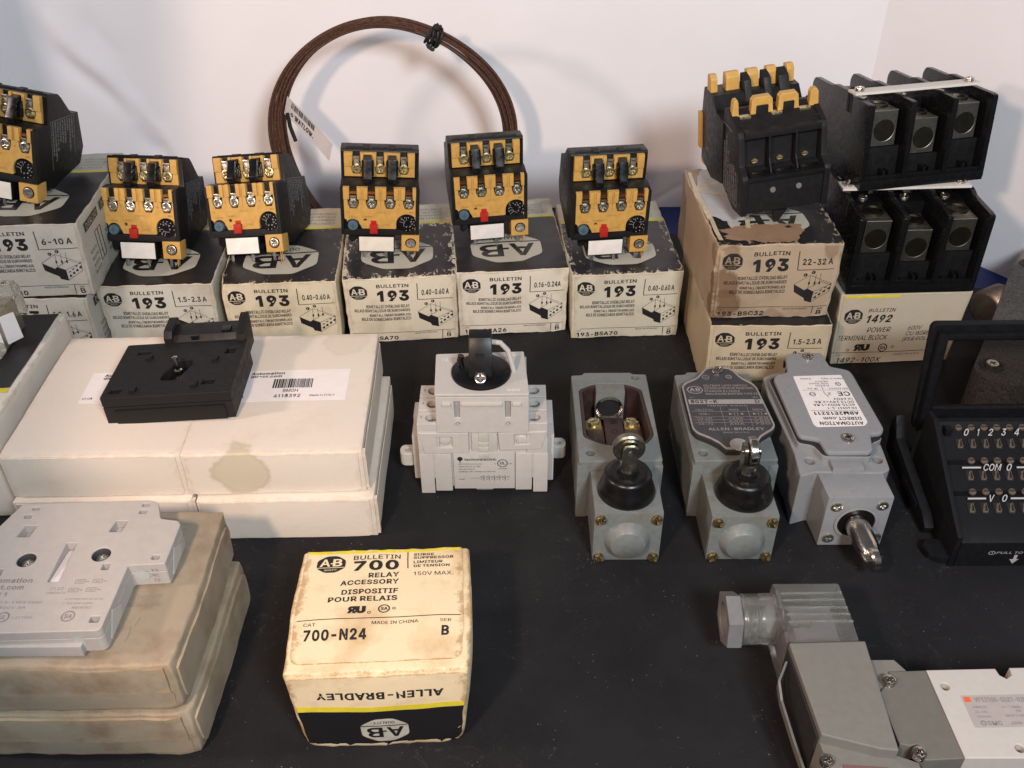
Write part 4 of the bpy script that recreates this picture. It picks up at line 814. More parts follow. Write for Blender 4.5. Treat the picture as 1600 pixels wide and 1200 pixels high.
ab_mark(p, 0.10, 0.79, 0.265, 0.935, 0, 1)
p.text('BULLETIN', 0.31, 0.895, 0.59, 0.935, 0, bold=0.01); p.text('700', 0.315, 0.795, 0.58, 0.885, 0, bold=0.04)
p.line(0.635, 0.955, 0.635, 0.80, 0.006, 0)
for s_, y, x1 in (('SURGE', 0.915, 0.79), ('SUPPRESSOR', 0.885, 0.905), ('LIMITEUR', 0.845, 0.84), ('DE TENSION', 0.81, 0.88)): p.text(s_, 0.67, y, x1, y + 0.024, 0, bold=0.025)
p.text('150V MAX.', 0.67, 0.735, 0.90, 0.768, 0, bold=0.0)
for s_, x0, y in (('RELAY', 0.41, 0.73), ('ACCESSORY', 0.255, 0.67), ('DISPOSITIF', 0.27, 0.59), ('POUR RELAIS', 0.20, 0.53)): p.text(s_, x0, y, 0.585, y + 0.042, 0, bold=0.028)
ur_mark(p, 0.315, 0.435, 0.10, 0.055); csa_mark(p, 0.515, 0.465, 0.033); p.ring(0.435, 0.44, 0.006, 0.010, 0); p.ring(0.57, 0.465, 0.006, 0.010, 0)
p.line(0.045, 0.395, 0.94, 0.40, 0.006, 0); p.text('CAT', 0.085, 0.345, 0.15, 0.37, 0); p.text('MADE IN CHINA', 0.455, 0.348, 0.71, 0.372, 0, bold=0.005); p.text('SER', 0.83, 0.35, 0.89, 0.372, 0)
p.text('700-N24', 0.09, 0.235, 0.43, 0.32, 0, bold=0.035); p.text('B', 0.84, 0.245, 0.88, 0.32, 0, bold=0.03)
p.build('lid_print', [K['ink_black'], mt], cn.t)
p = cn.printer('front', 0.060)
p.text('ALLEN-BRADLEY', 0.15, 0.70, 0.86, 0.79, 0, bold=0.03, flip=True)
ab_mark(p, 0.37, 0.10, 0.66, 0.43, 2, 3, flip=True)
p.build('front_print', [K['ink_black'], mt, K['ink_cream'], bk], cn.t)

# white boxes in the middle left
GW = 'white boxes stacked in two pairs'
def white_box(i, label, loc, yaw, blots=None, w=8.37, text=False, cut=0.0):
    mt = card('white_board_%s' % 'abcdef'[i], (0.66, 0.59, 0.50), stain=(0.44, 0.33, 0.21), stainamt=0.30, s0=0.55, s1=0.8, off=20 + i * 3, edge=0.45, edgecol=(0.55, 0.45, 0.33), blot=blots)
    c = Carton('white_box', label, w, 9.79, 2.49, loc, yaw, 20 + i, mt, bulge=(0.06, 0.03, 0.02), rough=0.014, r=0.05, group=GW, crumple=0.9)
    c.sheet('front_flap', 'front', 0.02, 0.975, 0.02, 0.965, 0.05, mt, rc=0.2, rside='bottom', wavy=0.03)
    c.sheet('side_flap', 'right', 0.0, 0.96, 0.10, 0.86, 0.09, mt, rc=0.2, rside='bottom', wavy=0.03)
    c.sheet('end_tuck', 'right', 0.005, 0.03, 0.05, 0.97, 0.14, mt, skirt=0.16)
    return c
w1 = white_box(0, 'upper right white box of the four, large round stain on its front', (-11.14, 33.59, 2.52), 1.7, blots=[(-1.5, 0.0, 1.35, 1.35, 0.8), (2.6, 9.0, 2.5, 1.2, 0.25)])
w2 = white_box(1, 'lower right white box, directly underneath the stained one', (-10.77, 33.13, 0), 1.1)
w3 = white_box(2, 'upper left white box of the four, under the black clip module, no stain', (-19.5, 33.45, 2.52), 0.9, w=8.3)
w4 = white_box(3, 'lower left white box of the four, behind the pale contact block', (-19.42, 33.1, 0), 0.6, w=8.4)
def address_label(c, u0, u1):
    c.sheet('address_label', 'top', u0, u1, 0.40, 0.66, 0.012, K['paper'], skirt=0.008)
    p = c.printer('top', 0.014); W_ = u1 - u0
    X = lambda a: u0 + a * W_
    p.text('Automation', X(0.12), 0.623, X(0.42), 0.645, 0, bold=0.03); p.text('direct.com', X(0.12), 0.598, X(0.40), 0.618, 0, bold=0.03)
    random.seed(5); x = X(0.34)
    while x < X(0.68):
        b_ = random.choice((0.0035, 0.006, 0.010)); p.rect(x, 0.505, x + b_, 0.582, 0); x += b_ + random.choice((0.003, 0.005))
    p.text('BM0H', X(0.44), 0.470, X(0.57), 0.495, 0, bold=0.005); p.text('4118392', X(0.37), 0.425, X(0.60), 0.452, 0, bold=0.01)
    p.text('Made in ITALY', X(0.68), 0.432, X(0.90), 0.447, 0); p.text('01 08', X(0.02), 0.43, X(0.11), 0.447, 0)
    p.build('label_print', [K['ink_black']], c.t)
address_label(w1, 0.18, 0.86); address_label(w3, 0.28, 0.94)
blob(w1, 'tape_mark', 'top', 0.82, 0.88, 0.17, 0.10, 0.006, card('aged_tape_mark', (0.66, 0.55, 0.42), stainamt=0.2, off=2), 1.2, jag=0.3) if False else None

# italian gray-brown boxes under the gray contact block
GI = 'gray-brown boxes in the lower left corner'
def soft_box(i, label, loc, yaw, d=7.9, w=9.0):
    mt = card('old_board_%s' % 'abc'[i], (0.29, 0.245, 0.18), stain=(0.16, 0.10, 0.055), stainamt=0.75, s0=0.45, s1=0.72, off=30 + i * 4, edge=0.45, edgecol=(0.36, 0.26, 0.155), scale=0.5)
    c = Carton('soft_box', label, w, d, 2.62, loc, yaw, 31 + i, mt, bulge=(0.10, 0.04, 0.10), rough=0.045, r=0.13, group=GI, crumple=1.4, corner=[(1, -1, 1, 1.3, 0.22), (1, -1, -1, 1.0, 0.2)])
    c.sheet('front_flap', 'front', 0.0, 0.965, 0.46, 0.94, 0.09, mt, wavy=0.07, skirt=0.1); c.sheet('side_flap', 'right', 0.03, 0.97, 0.15, 0.84, 0.10, mt, wavy=0.08, rc=0.3, rside='both', skirt=0.1)
    c.sheet('lower_flap', 'front', 0.0, 0.97, 0.10, 0.49, 0.03, mt, wavy=0.05)
    return c
s1 = soft_box(0, 'upper gray-brown cardboard box beneath the gray contact block', (-16.75, 21.62, 2.66), 0.2)
s2 = soft_box(1, 'lower gray-brown cardboard box at the bottom left corner', (-16.6, 21.4, 0), -0.6)
p = s1.printer('top', 0.0)
for i, s_ in enumerate(('MONTAGGIO', 'MOUNTING', 'MONTAGE', 'MONTAJE')): p.text(s_, 0.70, 0.93 - i * 0.035, 0.86, 0.948 - i * 0.035, 0)
p.text('tipo contatti', 0.66, 0.39, 0.86, 0.425, 0, shear=0.1); p.text('contacts type', 0.66, 0.335, 0.86, 0.37, 0, shear=0.1)
for a in ((0.70, 0.26, 0.715, 0.20), (0.715, 0.20, 0.73, 0.21), (0.71, 0.19, 0.69, 0.12), (0.80, 0.28, 0.79, 0.23), (0.775, 0.23, 0.78, 0.17), (0.78, 0.17, 0.775, 0.14)): p.line(*a, 0.004, 0)
p.text('TECNOLOGIA ELETTRICA', 0.30, 0.045, 0.66, 0.07, 0); p.build('lid_print', [K['ink_gray']], s1.t)
p = s1.printer('front', 0.06); p.build('blank', [K['ink_gray']], s1.t) if False else None
p = s2.printer('front', 0.06); p.text('CONTATTI AUSILIARI', 0.42, 0.60, 0.66, 0.67, 0); p.text('AUX CONTACTS', 0.70, 0.62, 0.82, 0.72, 0); p.line(0.68, 0.52, 0.68, 0.8, 0.003, 0); p.build('front_print', [K['ink_brown']], s2.t)

# black-lidded box at the left edge, turned the other way round
mt = mk_card(11, (0.66, 0.60, 0.52), stainamt=0.25)
cb = Carton('relay_box', 'black-lidded box with yellow stripe, cut by the left edge', 6.6, 10.2, 5.55, (-27.75, 34.6, 0), 1.0, 17, mt, bulge=(0.05, -0.06, 0.05), rough=0.03)
cb.sheet('black_print', 'top', 0.015, 0.955, 0.33, 0.985, 0.03, ink('box_black_t', (0.016, 0.015, 0.016), (0.5, 0.45, 0.38), wear=0.12, scale=3, off=33), skirt=0.004)
cb.sheet('yellow_print', 'top', 0.015, 0.955, 0.29, 0.327, 0.03, K['yellow_ink'], skirt=0.004)

# ------------------------------------------------------------------ shared screws
def cross(r, w, n=0): 
    return [(-w, -r), (w, -r), (w, -w), (r, -w), (r, w), (w, w), (w, r), (-w, r), (-w, w), (-r, w), (-r, -w), (-w, -w)]
def head_mesh(name, r, kind, mat, axis='y', depth=0.14, dome=0.06):
    """pan head facing -y (or +z); recess is real"""
    hole = cross(r * 0.55, r * 0.13) if kind != 'slot' else [(-r * 0.86, -r * 0.12), (r * 0.86, -r * 0.12), (r * 0.86, r * 0.12), (-r * 0.86, r * 0.12)]
    if axis == 'y':
        a = plate_mesh(name, [circ(0, 0, r, 24), hole], -depth, -depth * 0.35, mat, 'y', bevel=min(0.05, depth * 0.28))
    else:
        a = plate_mesh(name, [circ(0, 0, r, 24), hole], depth * 0.35, depth, mat, 'z', bevel=min(0.05, depth * 0.28))
    bm = bmesh.new(); bm.from_mesh(a); bpy.data.meshes.remove(a)
    m = MB(); m.bm = bm
    if kind == 'square': pass
    if axis == 'y': m.lathe([(0, -depth * 0.38), (r * 0.97, -depth * 0.36), (r * 0.97, 0.0), (0, 0.0)], 24, axis='y')
    else: m.lathe([(0, 0), (r * 0.97, 0), (r * 0.97, depth * 0.36), (0, depth * 0.38)], 24)
    return m.mesh(name, mat)
SCR = {}
def screw(kind, r, mat, axis='y', depth=0.14):
    k = (kind, r, mat, axis)
    if k not in SCR: SCR[k] = head_mesh('screw', r, kind, K[mat], axis, depth)
    return SCR[k]
def put_screw(parent, loc, kind='cross', r=0.3, mat='steel', axis='y', spin=0.0, name='screw', depth=0.14, label=None):
    rot = (0, R(spin), 0) if axis == 'y' else (0, 0, R(spin))
    return link_mesh(name, screw(kind, r, mat, axis, depth), parent, loc, rot, label)

# ------------------------------------------------------------------ overload relays
def slot_pts(cx, top, k=1.0, wide=0.33, depth=1.40):
    return [(cx - 0.215, top), (cx - 0.215, top - 0.5 * k), (cx - wide, top - 0.72 * k), (cx - wide, top - (depth - .33) * k), (cx - 0.19, top - depth * k), (cx + 0.19, top - depth * k), (cx + wide, top - (depth - .33) * k), (cx + wide, top - 0.72 * k), (cx + 0.215, top - 0.5 * k), (cx + 0.215, top)]
LOWX = (-1.57, -0.49, 0.61, 1.72); UPX = (-1.37, 0.03, 1.43)
def relay_meshes():
    D = {}
    prof = [(0.22, 1.50), (0.22, 4.70), (0.9, 4.78), (1.52, 4.66), (1.52, 6.30), (1.62, 6.42), (2.75, 6.24), (3.05, 6.0), (4.1, 4.92), (4.3, 4.88), (4.85, 4.88), (5.35, 2.7), (4.9, 1.75), (2.6, 1.2), (1.9, 0.95), (1.2, 0.95), (1.2, 1.5)]
    m = MB(); m.prism(prof, -2.30, 2.33, axis='x'); D['housing'] = m.mesh('housing', K['black_plastic'], 0.05)
    m = MB()
    m.box(-2.33, -2.16, -0.02, 0.3, 1.52, 4.62); m.box(2.13, 2.36, -0.02, 0.3, 1.52, 4.62); m.box(-2.16, 2.13, -0.02, 0.3, 1.52, 1.92)
    D['rim'] = m.mesh('rim', K['black_matte'], 0.03)
    m = MB(); m.box(-0.5, 0.5, 1.66, 1.9, 6.30, 6.44); D['pad'] = m.mesh('top_pad', K['black_matte'], 0.03)
    m = MB(); m.box(-0.2, 0.2, 1.56, 2.1, 6.30, 6.47); D['tab'] = m.mesh('top_tab', K['black_matte'], 0.03)
    # lower mustard plate
    ol = [(-2.15, 4.68)]
    for cx in LOWX: ol += slot_pts(cx, 4.68)
    ol += [(2.15, 4.68), (2.15, 2.62)] + arc(1.62, 2.33, 0.64, 34, 180, 10) + [(0.98, 2.0), (0.92, 1.95), (-1.08, 1.95), (-1.12, 2.05), (-1.20, 2.22), (-1.26, 2.28)] + arc(-1.62, 2.20, 0.40, 10, 150, 8) + [(-1.98, 2.52), (-2.12, 2.62)]
    D['lower_plate'] = plate_mesh('lower_plate', [ol, circ(-0.88, 2.53, 0.10, 12)], 0.0, 0.22, K['yellow'], 'y', 0.025)
    m = MB()
    for x0, x1 in ((-2.15, -1.80), (-1.34, -1.10), (-0.95, -0.72), (-0.26, -0.02), (0.12, 0.38), (0.84, 1.10), (1.24, 1.49), (1.95, 2.15)): m.box(x0, x1, -0.10, 0.02, 3.95, 4.70)
    D['plate_rib'] = m.mesh('plate_rib', K['yellow'], 0.03)
    ol = [(-2.10, 6.28)]
    for cx in UPX: ol += slot_pts(cx, 6.28, 1.0, 0.32, 1.36)
    ol += [(2.08, 6.28), (2.08, 4.76), (-2.10, 4.76)]
    D['upper_plate'] = plate_mesh('upper_plate', [ol], 1.30, 1.52, K['yellow'], 'y', 0.025)
    m = MB()
    for x0, x1 in ((-2.10, -1.62), (-1.12, -0.96), (-0.40, -0.20), (0.28, 0.44), (1.02, 1.18), (1.68, 2.08)): m.box(x0, x1, 1.20, 1.32, 5.45, 6.30)
    D['plate_rib2'] = m.mesh('plate_rib', K['yellow'], 0.03)
    m = MB(); m.prism([(0.35, 4.74), (0.30, 5.05), (0.62, 5.75), (0.75, 6.12), (1.45, 6.2), (1.5, 4.74)], -0.24, 0.24, axis='x'); m.prism([(0.85, 5.0), (0.9, 5.7), (1.1, 5.9), (1.25, 5.9), (1.25, 5.0)], -0.36, 0.36, axis='x')
    D['barrier'] = m.mesh('barrier', K['black_gloss'], 0.06)
    m = MB(); m.box(-0.19, 0.19, 0.02, 0.22, 0, 0.16); m.box(-0.17, 0.17, 0.06, 0.24, -0.38, 0.0); D['clamp'] = m.mesh('clamp', K['steel'], 0.03)
    m = MB(); m.box(-0.2, 0.2, 0.0, 0.14, -0.085, 0.085); D['wire'] = m.mesh('copper_wire', K['copper'])
    m = MB(); m.lathe([(0, -0.02), (0.53, -0.02), (0.57, 0.02), (0.60, 0.10), (0.62, 0.3)], 32, axis='y'); D['dial'] = m.mesh('dial', K['black_gloss'])
    m = MB(); m.lathe([(0, -0.16), (0.27, -0.16), (0.31, -0.10), (0.31, 0.22)], 28, axis='y'); D['knob'] = m.mesh('reset_knob', K['blue'])
    m = MB(); m.box(-0.16, 0.16, -0.185, -0.155, -0.03, 0.03); m.box(-0.03, 0.03, -0.186, -0.155, -0.16, 0.16); D['knob_cross'] = m.mesh('knob_cross', pm('dark_blue_plastic', (0.04, 0.09, 0.13), 0.5))
    m = MB(); m.box(-0.235, 0.235, -0.24, 0.1, -0.36, 0.22); m.box(-0.17, 0.17, -0.05, 0.14, 0.22, 0.42); D['button'] = m.mesh('stop_button', K['red'], 0.035)
    m = MB(); m.box(-1.34, 0.88, -0.12, 1.2, 0.42, 1.50); m.prism([(-1.9, 1.5), (-1.34, 1.5), (-1.34, 1.2), (-1.72, 0.9), (-1.9, 1.1)], 0.15, 0.35, 'y'); D['carrier'] = m.mesh('label_carrier', K['black_gloss'], 0.03)
    m = MB(); m.box(-1.27, 0.82, -0.165, -0.10, 0.49, 1.46); D['label'] = m.mesh('marker_label', K['white_label'], 0.015)
    m = MB(); m.box(1.30, 2.38, -0.14, 0.85, 0.52, 1.58); D['term'] = m.mesh('terminal_box', K['yellow'], 0.03)
    m = MB(); m.lathe([(0, -0.145), (0.34, -0.145), (0.34, -0.12)], 24, axis='y'); D['term_well'] = m.mesh('screw_well', K['hole'])
    for nm, x, y in (('pin0', -1.0, -0.06), ('pin1', 0.35, -0.10), ('pin2', 1.72, -0.04)):
        m = MB(); m.box(x - 0.09, x + 0.09, y, y + 0.07, 0.0, 1.0); D[nm] = m.mesh('pin', K['pin'], 0.015)
    # prints
    p = Print(flat((0, -0.012, 0), (1, 0, 0), (0, 0, 1)), off=0.008)
    for x, s_ in ((-1.05, '+'), (1.17, '+')): p.text(s_, x - 0.07, 3.55, x + 0.07, 3.69, 0, flip=True)
    p.line(0.06, 4.4, 0.06, 3.25, 0.02, 0)
    for x0, z0, x1, z1, s_ in ((-2.0, 3.02, -1.78, 3.14, '95'), (-0.28, 3.02, 0.36, 3.14, '96/97'), (1.78, 3.05, 2.0, 3.17, '98'), (-1.85, 2.68, -1.35, 2.78, 'RESET'), (-1.05, 2.72, -0.45, 2.84, 'TRIPPED'), (0.15, 2.18, 0.6, 2.30, 'TEST'), (-0.95, 2.1, -0.85, 2.2, 'O')): p.text(s_, x0, z0, x1, z1, 0, flip=True)
    me = bpy.data.meshes.new('plate_print'); p.bm.to_mesh(me); me.materials.append(K['ink_brown']); D['print'] = me
    p = Print(flat((0, -0.022, 0), (1, 0, 0), (0, 0, 1)), off=0.006)
    for i in range(9):
        a = R(-40 + i * 29); x, z = 0.45 * math.cos(a), 0.45 * math.sin(a)
        p2 = [(x - .024, z - .024), (x + .024, z - .024), (x + .024, z + .024), (x - .024, z + .024)]; p.poly(p2, 0)
    for a0 in (150, 185, 215): a = R(a0); p.line(0.25 * math.cos(a), 0.25 * math.sin(a), 0.48 * math.cos(a), 0.48 * math.sin(a), 0.018, 0)
    for (x, z, s_) in ((-.05, .25, '4'), (.12, .2, '5'), (.2, 0.02, '6'), (.1, -.18, 'A')): p.text(s_, x, z, x + .09, z + .12, 0)
    p.line(-0.2, -0.1, 0.05, -0.25, 0.016, 0); p.line(-0.25, 0.05, -0.12, -0.15, 0.016, 0)
    me = bpy.data.meshes.new('dial_print'); p.bm.to_mesh(me); me.materials.append(K['ink_white']); D['dprint'] = me
    for side in (1, -1):
        F = flat((side * (2.34 if side > 0 else 2.31), 1.75 if side > 0 else 4.6, 2.0), (0, side, 0), (0, 0, 1))
        p = Print(F, off=0.006); p.rect(0.0, 0.0, 0.02, 2.8); p.rect(0.0, 2.8, 2.55, 2.82); p.rect(2.55, 0.5, 2.57, 2.82)
        # lettering runs up the side
        rows = ['MAX FUSE 600V CLASS K5', 'BIMETALLIC OVERLOAD RELAY', 'AC 600V  95-96 97-98', 'CONTACTS A600', 'IEC 292 VDE 0660', 'MADE IN GERMANY', '193 SER B', 'TERMINALS CU WIRE ONLY', 'TORQUE 15 LB-IN']
        for i, s_ in enumerate(rows):
            vs, fs, asp = text2d(s_, 0.01); x = 0.14 + i * 0.265; L_ = min(2.55, 0.16 * asp * 0.7)
            p._add([(x + 0.15 * (1 - b) + (0 if side > 0 else 0), 2.72 - L_ * a if side > 0 else 0.2 + L_ * a) for a, b in vs], fs, 0, 1)
        me = bpy.data.meshes.new('side_print'); p.bm.to_mesh(me); me.materials.append(K['ink_pale']); D['side%d' % side] = me
    return D
RM = relay_meshes()
GR = 'overload relays standing on their boxes'
def relay(label, loc, yaw, pitch=0, roll=0, wires=(1, 1, 1, 1), seed=0, lips=True):
    t = thing('overload_relay', label, 'relay', loc, (0, 0, 0), GR)
    t.rotation_mode = 'QUATERNION'
    t.rotation_quaternion = (Matrix.Rotation(R(yaw), 3, 'Z') @ Matrix.Rotation(R(pitch), 3, 'X') @ Matrix.Rotation(R(roll), 3, 'Y')).to_quaternion()
    rnd = random.Random(seed)
    def P(n, nm, loc=None): return link_mesh(n, RM[nm], t, loc)
    P('housing', 'housing'); P('housing_rim', 'rim'); lp = P('lower_cover_plate', 'lower_plate'); up = P('upper_cover_plate', 'upper_plate'); link_mesh('plate_rib', RM['plate_rib'], lp)['kind'] = 'stuff'; link_mesh('plate_rib', RM['plate_rib2'], up)['kind'] = 'stuff'
    for x in (-1.5, 0.0, 1.45): P('top_pad', 'pad', (x, 0, 0))
    for x in (-0.78, 0.74): P('top_tab', 'tab', (x, 0, 0))
    P('barrier', 'barrier', (-0.70, 0, 0)); P('barrier', 'barrier', (0.74, 0, 0))
    for cx in UPX:
        put_screw(t, (cx, 1.42, 5.28), rnd.choice(('cross', 'slot')) if False else 'cross', 0.31, 'steel_yellow', spin=rnd.uniform(0, 180), name='terminal_screw', depth=0.2); P('clamp', 'clamp', (cx, 1.22, 5.92))
    for cx, wv in zip(LOWX, wires):
        put_screw(t, (cx, 0.16, 3.62), 'cross', 0.30, 'steel', spin=rnd.uniform(0, 180), name='terminal_screw', depth=0.2); P('clamp', 'clamp', (cx, -0.02, 4.0))
        if wv: P('copper_wire', 'wire', (cx, 0.05, 4.33))
    d = P('dial', 'dial', (1.62, 0, 2.33)); q = link_mesh('dial_marks', RM['dprint'], t, (1.62, 0, 2.33), (0, rnd.uniform(-1.6, 1.6), 0)); q['kind'] = 'stuff'
    k = P('reset_knob', 'knob', (-1.62, 0, 2.20)); link_mesh('knob_cross', RM['knob_cross'], k)
    P('stop_button', 'button', (-0.38, 0, 2.10)); P('label_carrier', 'carrier'); lb = P('marker_label', 'label'); lb.data = lb.data.copy(); lb.data.materials[0] = K['label_%d' % (seed % 3)]; P('terminal_box', 'term')
    w_ = P('screw_well', 'term_well', (1.86, 0, 1.08)); put_screw(t, (1.86, -0.13, 1.08), 'cross', 0.28, 'steel', spin=rnd.uniform(0, 180), name='terminal_screw', depth=0.1)
    for n in ('pin0', 'pin1', 'pin2'): P('pin', n)
    q = link_mesh('plate_lettering', RM['print'], t); q['kind'] = 'stuff'
    for s_ in ('side1', 'side-1'): q = link_mesh('side_lettering', RM[s_], t); q['kind'] = 'stuff'
    return t
relay('relay on the 6-10 A box, partly cut off by the left edge', (-29.55, 50.8, 9.22), -6, -11, 8, (0, 1, 0, 1), 1)
relay('relay leaning back on the 1.5-2.3 A box beside the far left stack', (-22.5, 51.6, 4.66), -3, -17, 0.8, (0, 0, 0, 1), 2)
relay('most tilted relay, on the box directly behind the black clip module', (-16.2, 52.1, 4.66), -10, -22, -7, (0, 0, 0, 0), 3)
relay('upright relay on the scratched box below the left part of the wire coil', (-8.14, 52.6, 4.66), 5.3, 2, 4.4, (1, 1, 1, 1), 4)
relay('relay on the 0.16-0.24 A box below the right part of the wire coil', (-1.29, 54.2, 4.66), 8.1, 2, -0.7, (1, 1, 1, 1), 5)
relay('relay on the 193-BSA70 box, right end of the relay row', (5.93, 52.1, 4.66), 6.5, 3, 0, (1, 1, 1, 1), 6)

# relay seen from behind, its mustard clips pointing away
def back_relay():
    t = thing('overload_relay', 'relay turned backwards on the torn 22-32 A box, two rivets showing', 'relay', (14.85, 47.3, 9.70), (0, 0, 0), None); t.scale = (1.06, 1.06, 1.13)
    t.rotation_mode = 'QUATERNION'; t.rotation_quaternion = (Matrix.Rotation(R(7), 3, 'Z') @ Matrix.Rotation(R(-6), 3, 'Y')).to_quaternion()
    # near stage: front at y=0
    nb = [(0.0, 0.55), (-0.10, 2.45), (0.0, 2.62), (0.55, 2.9), (0.75, 4.20), (0.95, 4.45), (2.5, 5.05), (3.1, 4.9), (3.6, 2.2), (3.2, 0.9), (1.4, 0.35)]
    m = MB(); m.prism(nb, -2.25, -1.95, 'x'); m.prism(nb, 1.95, 2.25, 'x')
    core = [(0.12, 0.6), (0.05, 2.4), (1.15, 2.60), (1.2, 4.1), (0.98, 4.42), (2.5, 5.0), (3.1, 4.85), (3.6, 2.2), (3.2, 0.9), (1.4, 0.4)]
    m.prism(core, -1.95, 1.95, 'x'); m.box(-1.95, 1.95, 0.72, 1.3, 4.12, 4.46)
    m.build('housing', K['black_matte'], t, 0.05)
    m = MB(); m.box(-1.98, 1.98, -0.13, 0.06, 2.30, 2.52); m.build('back_rail', K['black_plastic'], t, 0.04)
    for x in (-1.3, 0, 1.3):
        m = MB(); m.box(x - 0.52, x + 0.52, 0.12, 0.62, 2.42, 2.56); m.build('terminal_recess', K['black_gloss'], t, 0.04)
        put_screw(t, (x, 1.12, 2.86), 'slot', 0.15, 'brass', name='terminal_screw', depth=0.12)
    for x in (-0.68, 0.68):
        m = MB(); m.prism([(0.25, 2.55), (0.62, 3.1), (0.70, 4.3), (1.25, 4.3), (1.25, 2.55)], x - 0.035, x + 0.035, 'x'); m.build('divider', K['black_matte'], t, 0.01)
    for x in (-0.62, 0.72):
        m = MB(); m.lathe([(0, -0.05), (0.13, -0.04), (0.15, 0.0), (0.15, 0.2)], 20, (x, 0.06, 1.72), 'y'); m.build('rivet', pm('dull_rivet', (0.16, 0.16, 0.14), 0.5), t)
    for x in (-1.95, 1.85):
        m = MB(); m.lathe([(0, 4.625), (0.11, 4.63)], 14, (x, 1.28, 0)); m.build('bore', K['hole'], t)
    # mustard clips of the near stage
    def clip(x0, x1, y, z, h=0.95, left=True, right=True, solid=False):
        m = MB()
        e_ = min(0.2, (x1 - x0) * 0.3); ol = [(x0, z), (x0 + 0.05, z + h * .85), (x0 + e_, z + h), (x1 - e_, z + h), (x1 - 0.05, z + h * .85), (x1, z)]
        if solid: o = [ol]
        else:
            k = 0.28
            o = [[(x0, z), (x0 + 0.07, z + h * .85), (x0 + 0.2, z + h), (x1 - 0.2, z + h), (x1 - 0.07, z + h * .85), (x1, z), (x1 - k, z), (x1 - k - .06, z + h * .58), (x0 + k + .06, z + h * .58), (x0 + k, z)]]
        return plate('clip', o, y, y + 0.42, K['yellow'], t, 'y', 0.04)
    for a, b_, so in ((-2.22, -1.85, 1), (-1.28, -0.10, 0), (0.10, 1.22, 0), (1.72, 2.22, 1)): clip(a, b_, 2.0, 4.62, 0.98, solid=bool(so))
    for x in (-1.6, -0.05 + 0.05, 1.45):
        m = MB(); m.box(x - 0.28, x + 0.28, 1.75, 2.2, 4.72, 4.84); m.build('clamp', K['steel_yellow'], t, 0.03)
    for a, b_ in ((-1.0, -0.38), (0.38, 0.94)):
        m = MB(); m.box(a, b_, 1.95, 2.5, 4.6, 5.2); m.build('barrier', K['black_matte'], t, 0.05)
    # far stage
    fb = [(3.0, 1.0), (3.0, 4.2), (4.2, 4.3), (4.8, 4.9), (6.4, 4.85), (6.9, 3.0), (6.8, 0.9), (5.0, 0.5)]
    m = MB(); m.prism(fb, -2.35, 2.25, 'x'); m.build('contact_block', K['black_plastic'], t, 0.05)
    for a, b_ in ((-2.32, -1.95), (-1.5, -0.78), (-0.35, 0.25), (0.7, 1.2), (1.75, 2.15)):
        m = MB(); m.prism([(5.3, 4.8), (5.35, 5.5), (5.55, 5.72), (5.95, 5.65), (6.0, 4.8)], a, b_, 'x'); m.build('clip', K['yellow'], t, 0.06)
    for a, b_ in ((-0.70, -0.30), (0.35, 0.75), (1.15, 1.7)):
        m = MB(); m.prism([(4.3, 4.3), (4.9, 5.4), (5.6, 5.6), (5.6, 4.6)], a, b_, 'x'); m.build('barrier', K['black_matte'], t, 0.06)
    m = MB(); m.prism([(6.6, 1.5), (6.6, 3.4), (7.05, 3.4), (7.05, 1.5)], -2.5, -2.0, 'x'); m.build('side_block', K['yellow'], t, 0.04)
    m = MB(); m.box(-2.3, -1.6, 6.4, 7.0, 0.6, 1.1); m.build('terminal_box', K['yellow'], t, 0.04)
    F = flat((-2.26, 3.35, 0.85), (0, -1, 0), (0, 0, 1)); p = Print(F, off=0.01); p.rect(0.4, -0.1, 2.6, -0.07, 0); p.rect(0.2, 3.35, 1.6, 3.38, 0); p.rect(2.6, -0.1, 2.63, 1.6, 0)
    for i, s_ in enumerate(('MAX FUSE 600V CLASS K5', 'BIMETALLIC OVERLOAD RELAY', 'AC 600V 95-96 97-98', 'CONTACTS A600', 'IEC 292 VDE 0660', 'MADE IN GERMANY', 'TORQUE 15 LB-IN')):
        vs, fs, asp = text2d(s_, 0.01); x = 0.35 + i * 0.32; L_ = min(3.0, 0.18 * asp * .8); z0 = 0.05
        p._add([(x + 0.19 * (1 - b), z0 + L_ * a) for a, b in vs], fs, 0, 1)
    p.build('side_lettering', K['ink_pale'], t)['kind'] = 'stuff'
    m = MB(); m.prism([(-0.35, 0.7), (0.55, 0.7), (0.42, 0.3), (0.05, -0.2), (-0.25, -0.38), (-0.3, 0.2)], 0.6, 0.9, 'y'); m.build('mounting_tab', K['black_matte'], t, 0.03)
    for x, y in ((-1.7, 3.6), (0.8, 1.5)):
        m = MB(); m.box(x - .09, x + .09, y, y + .08, -0.36, 1.9); m.build('pin', K['pin'], t, 0.015)
back_relay()

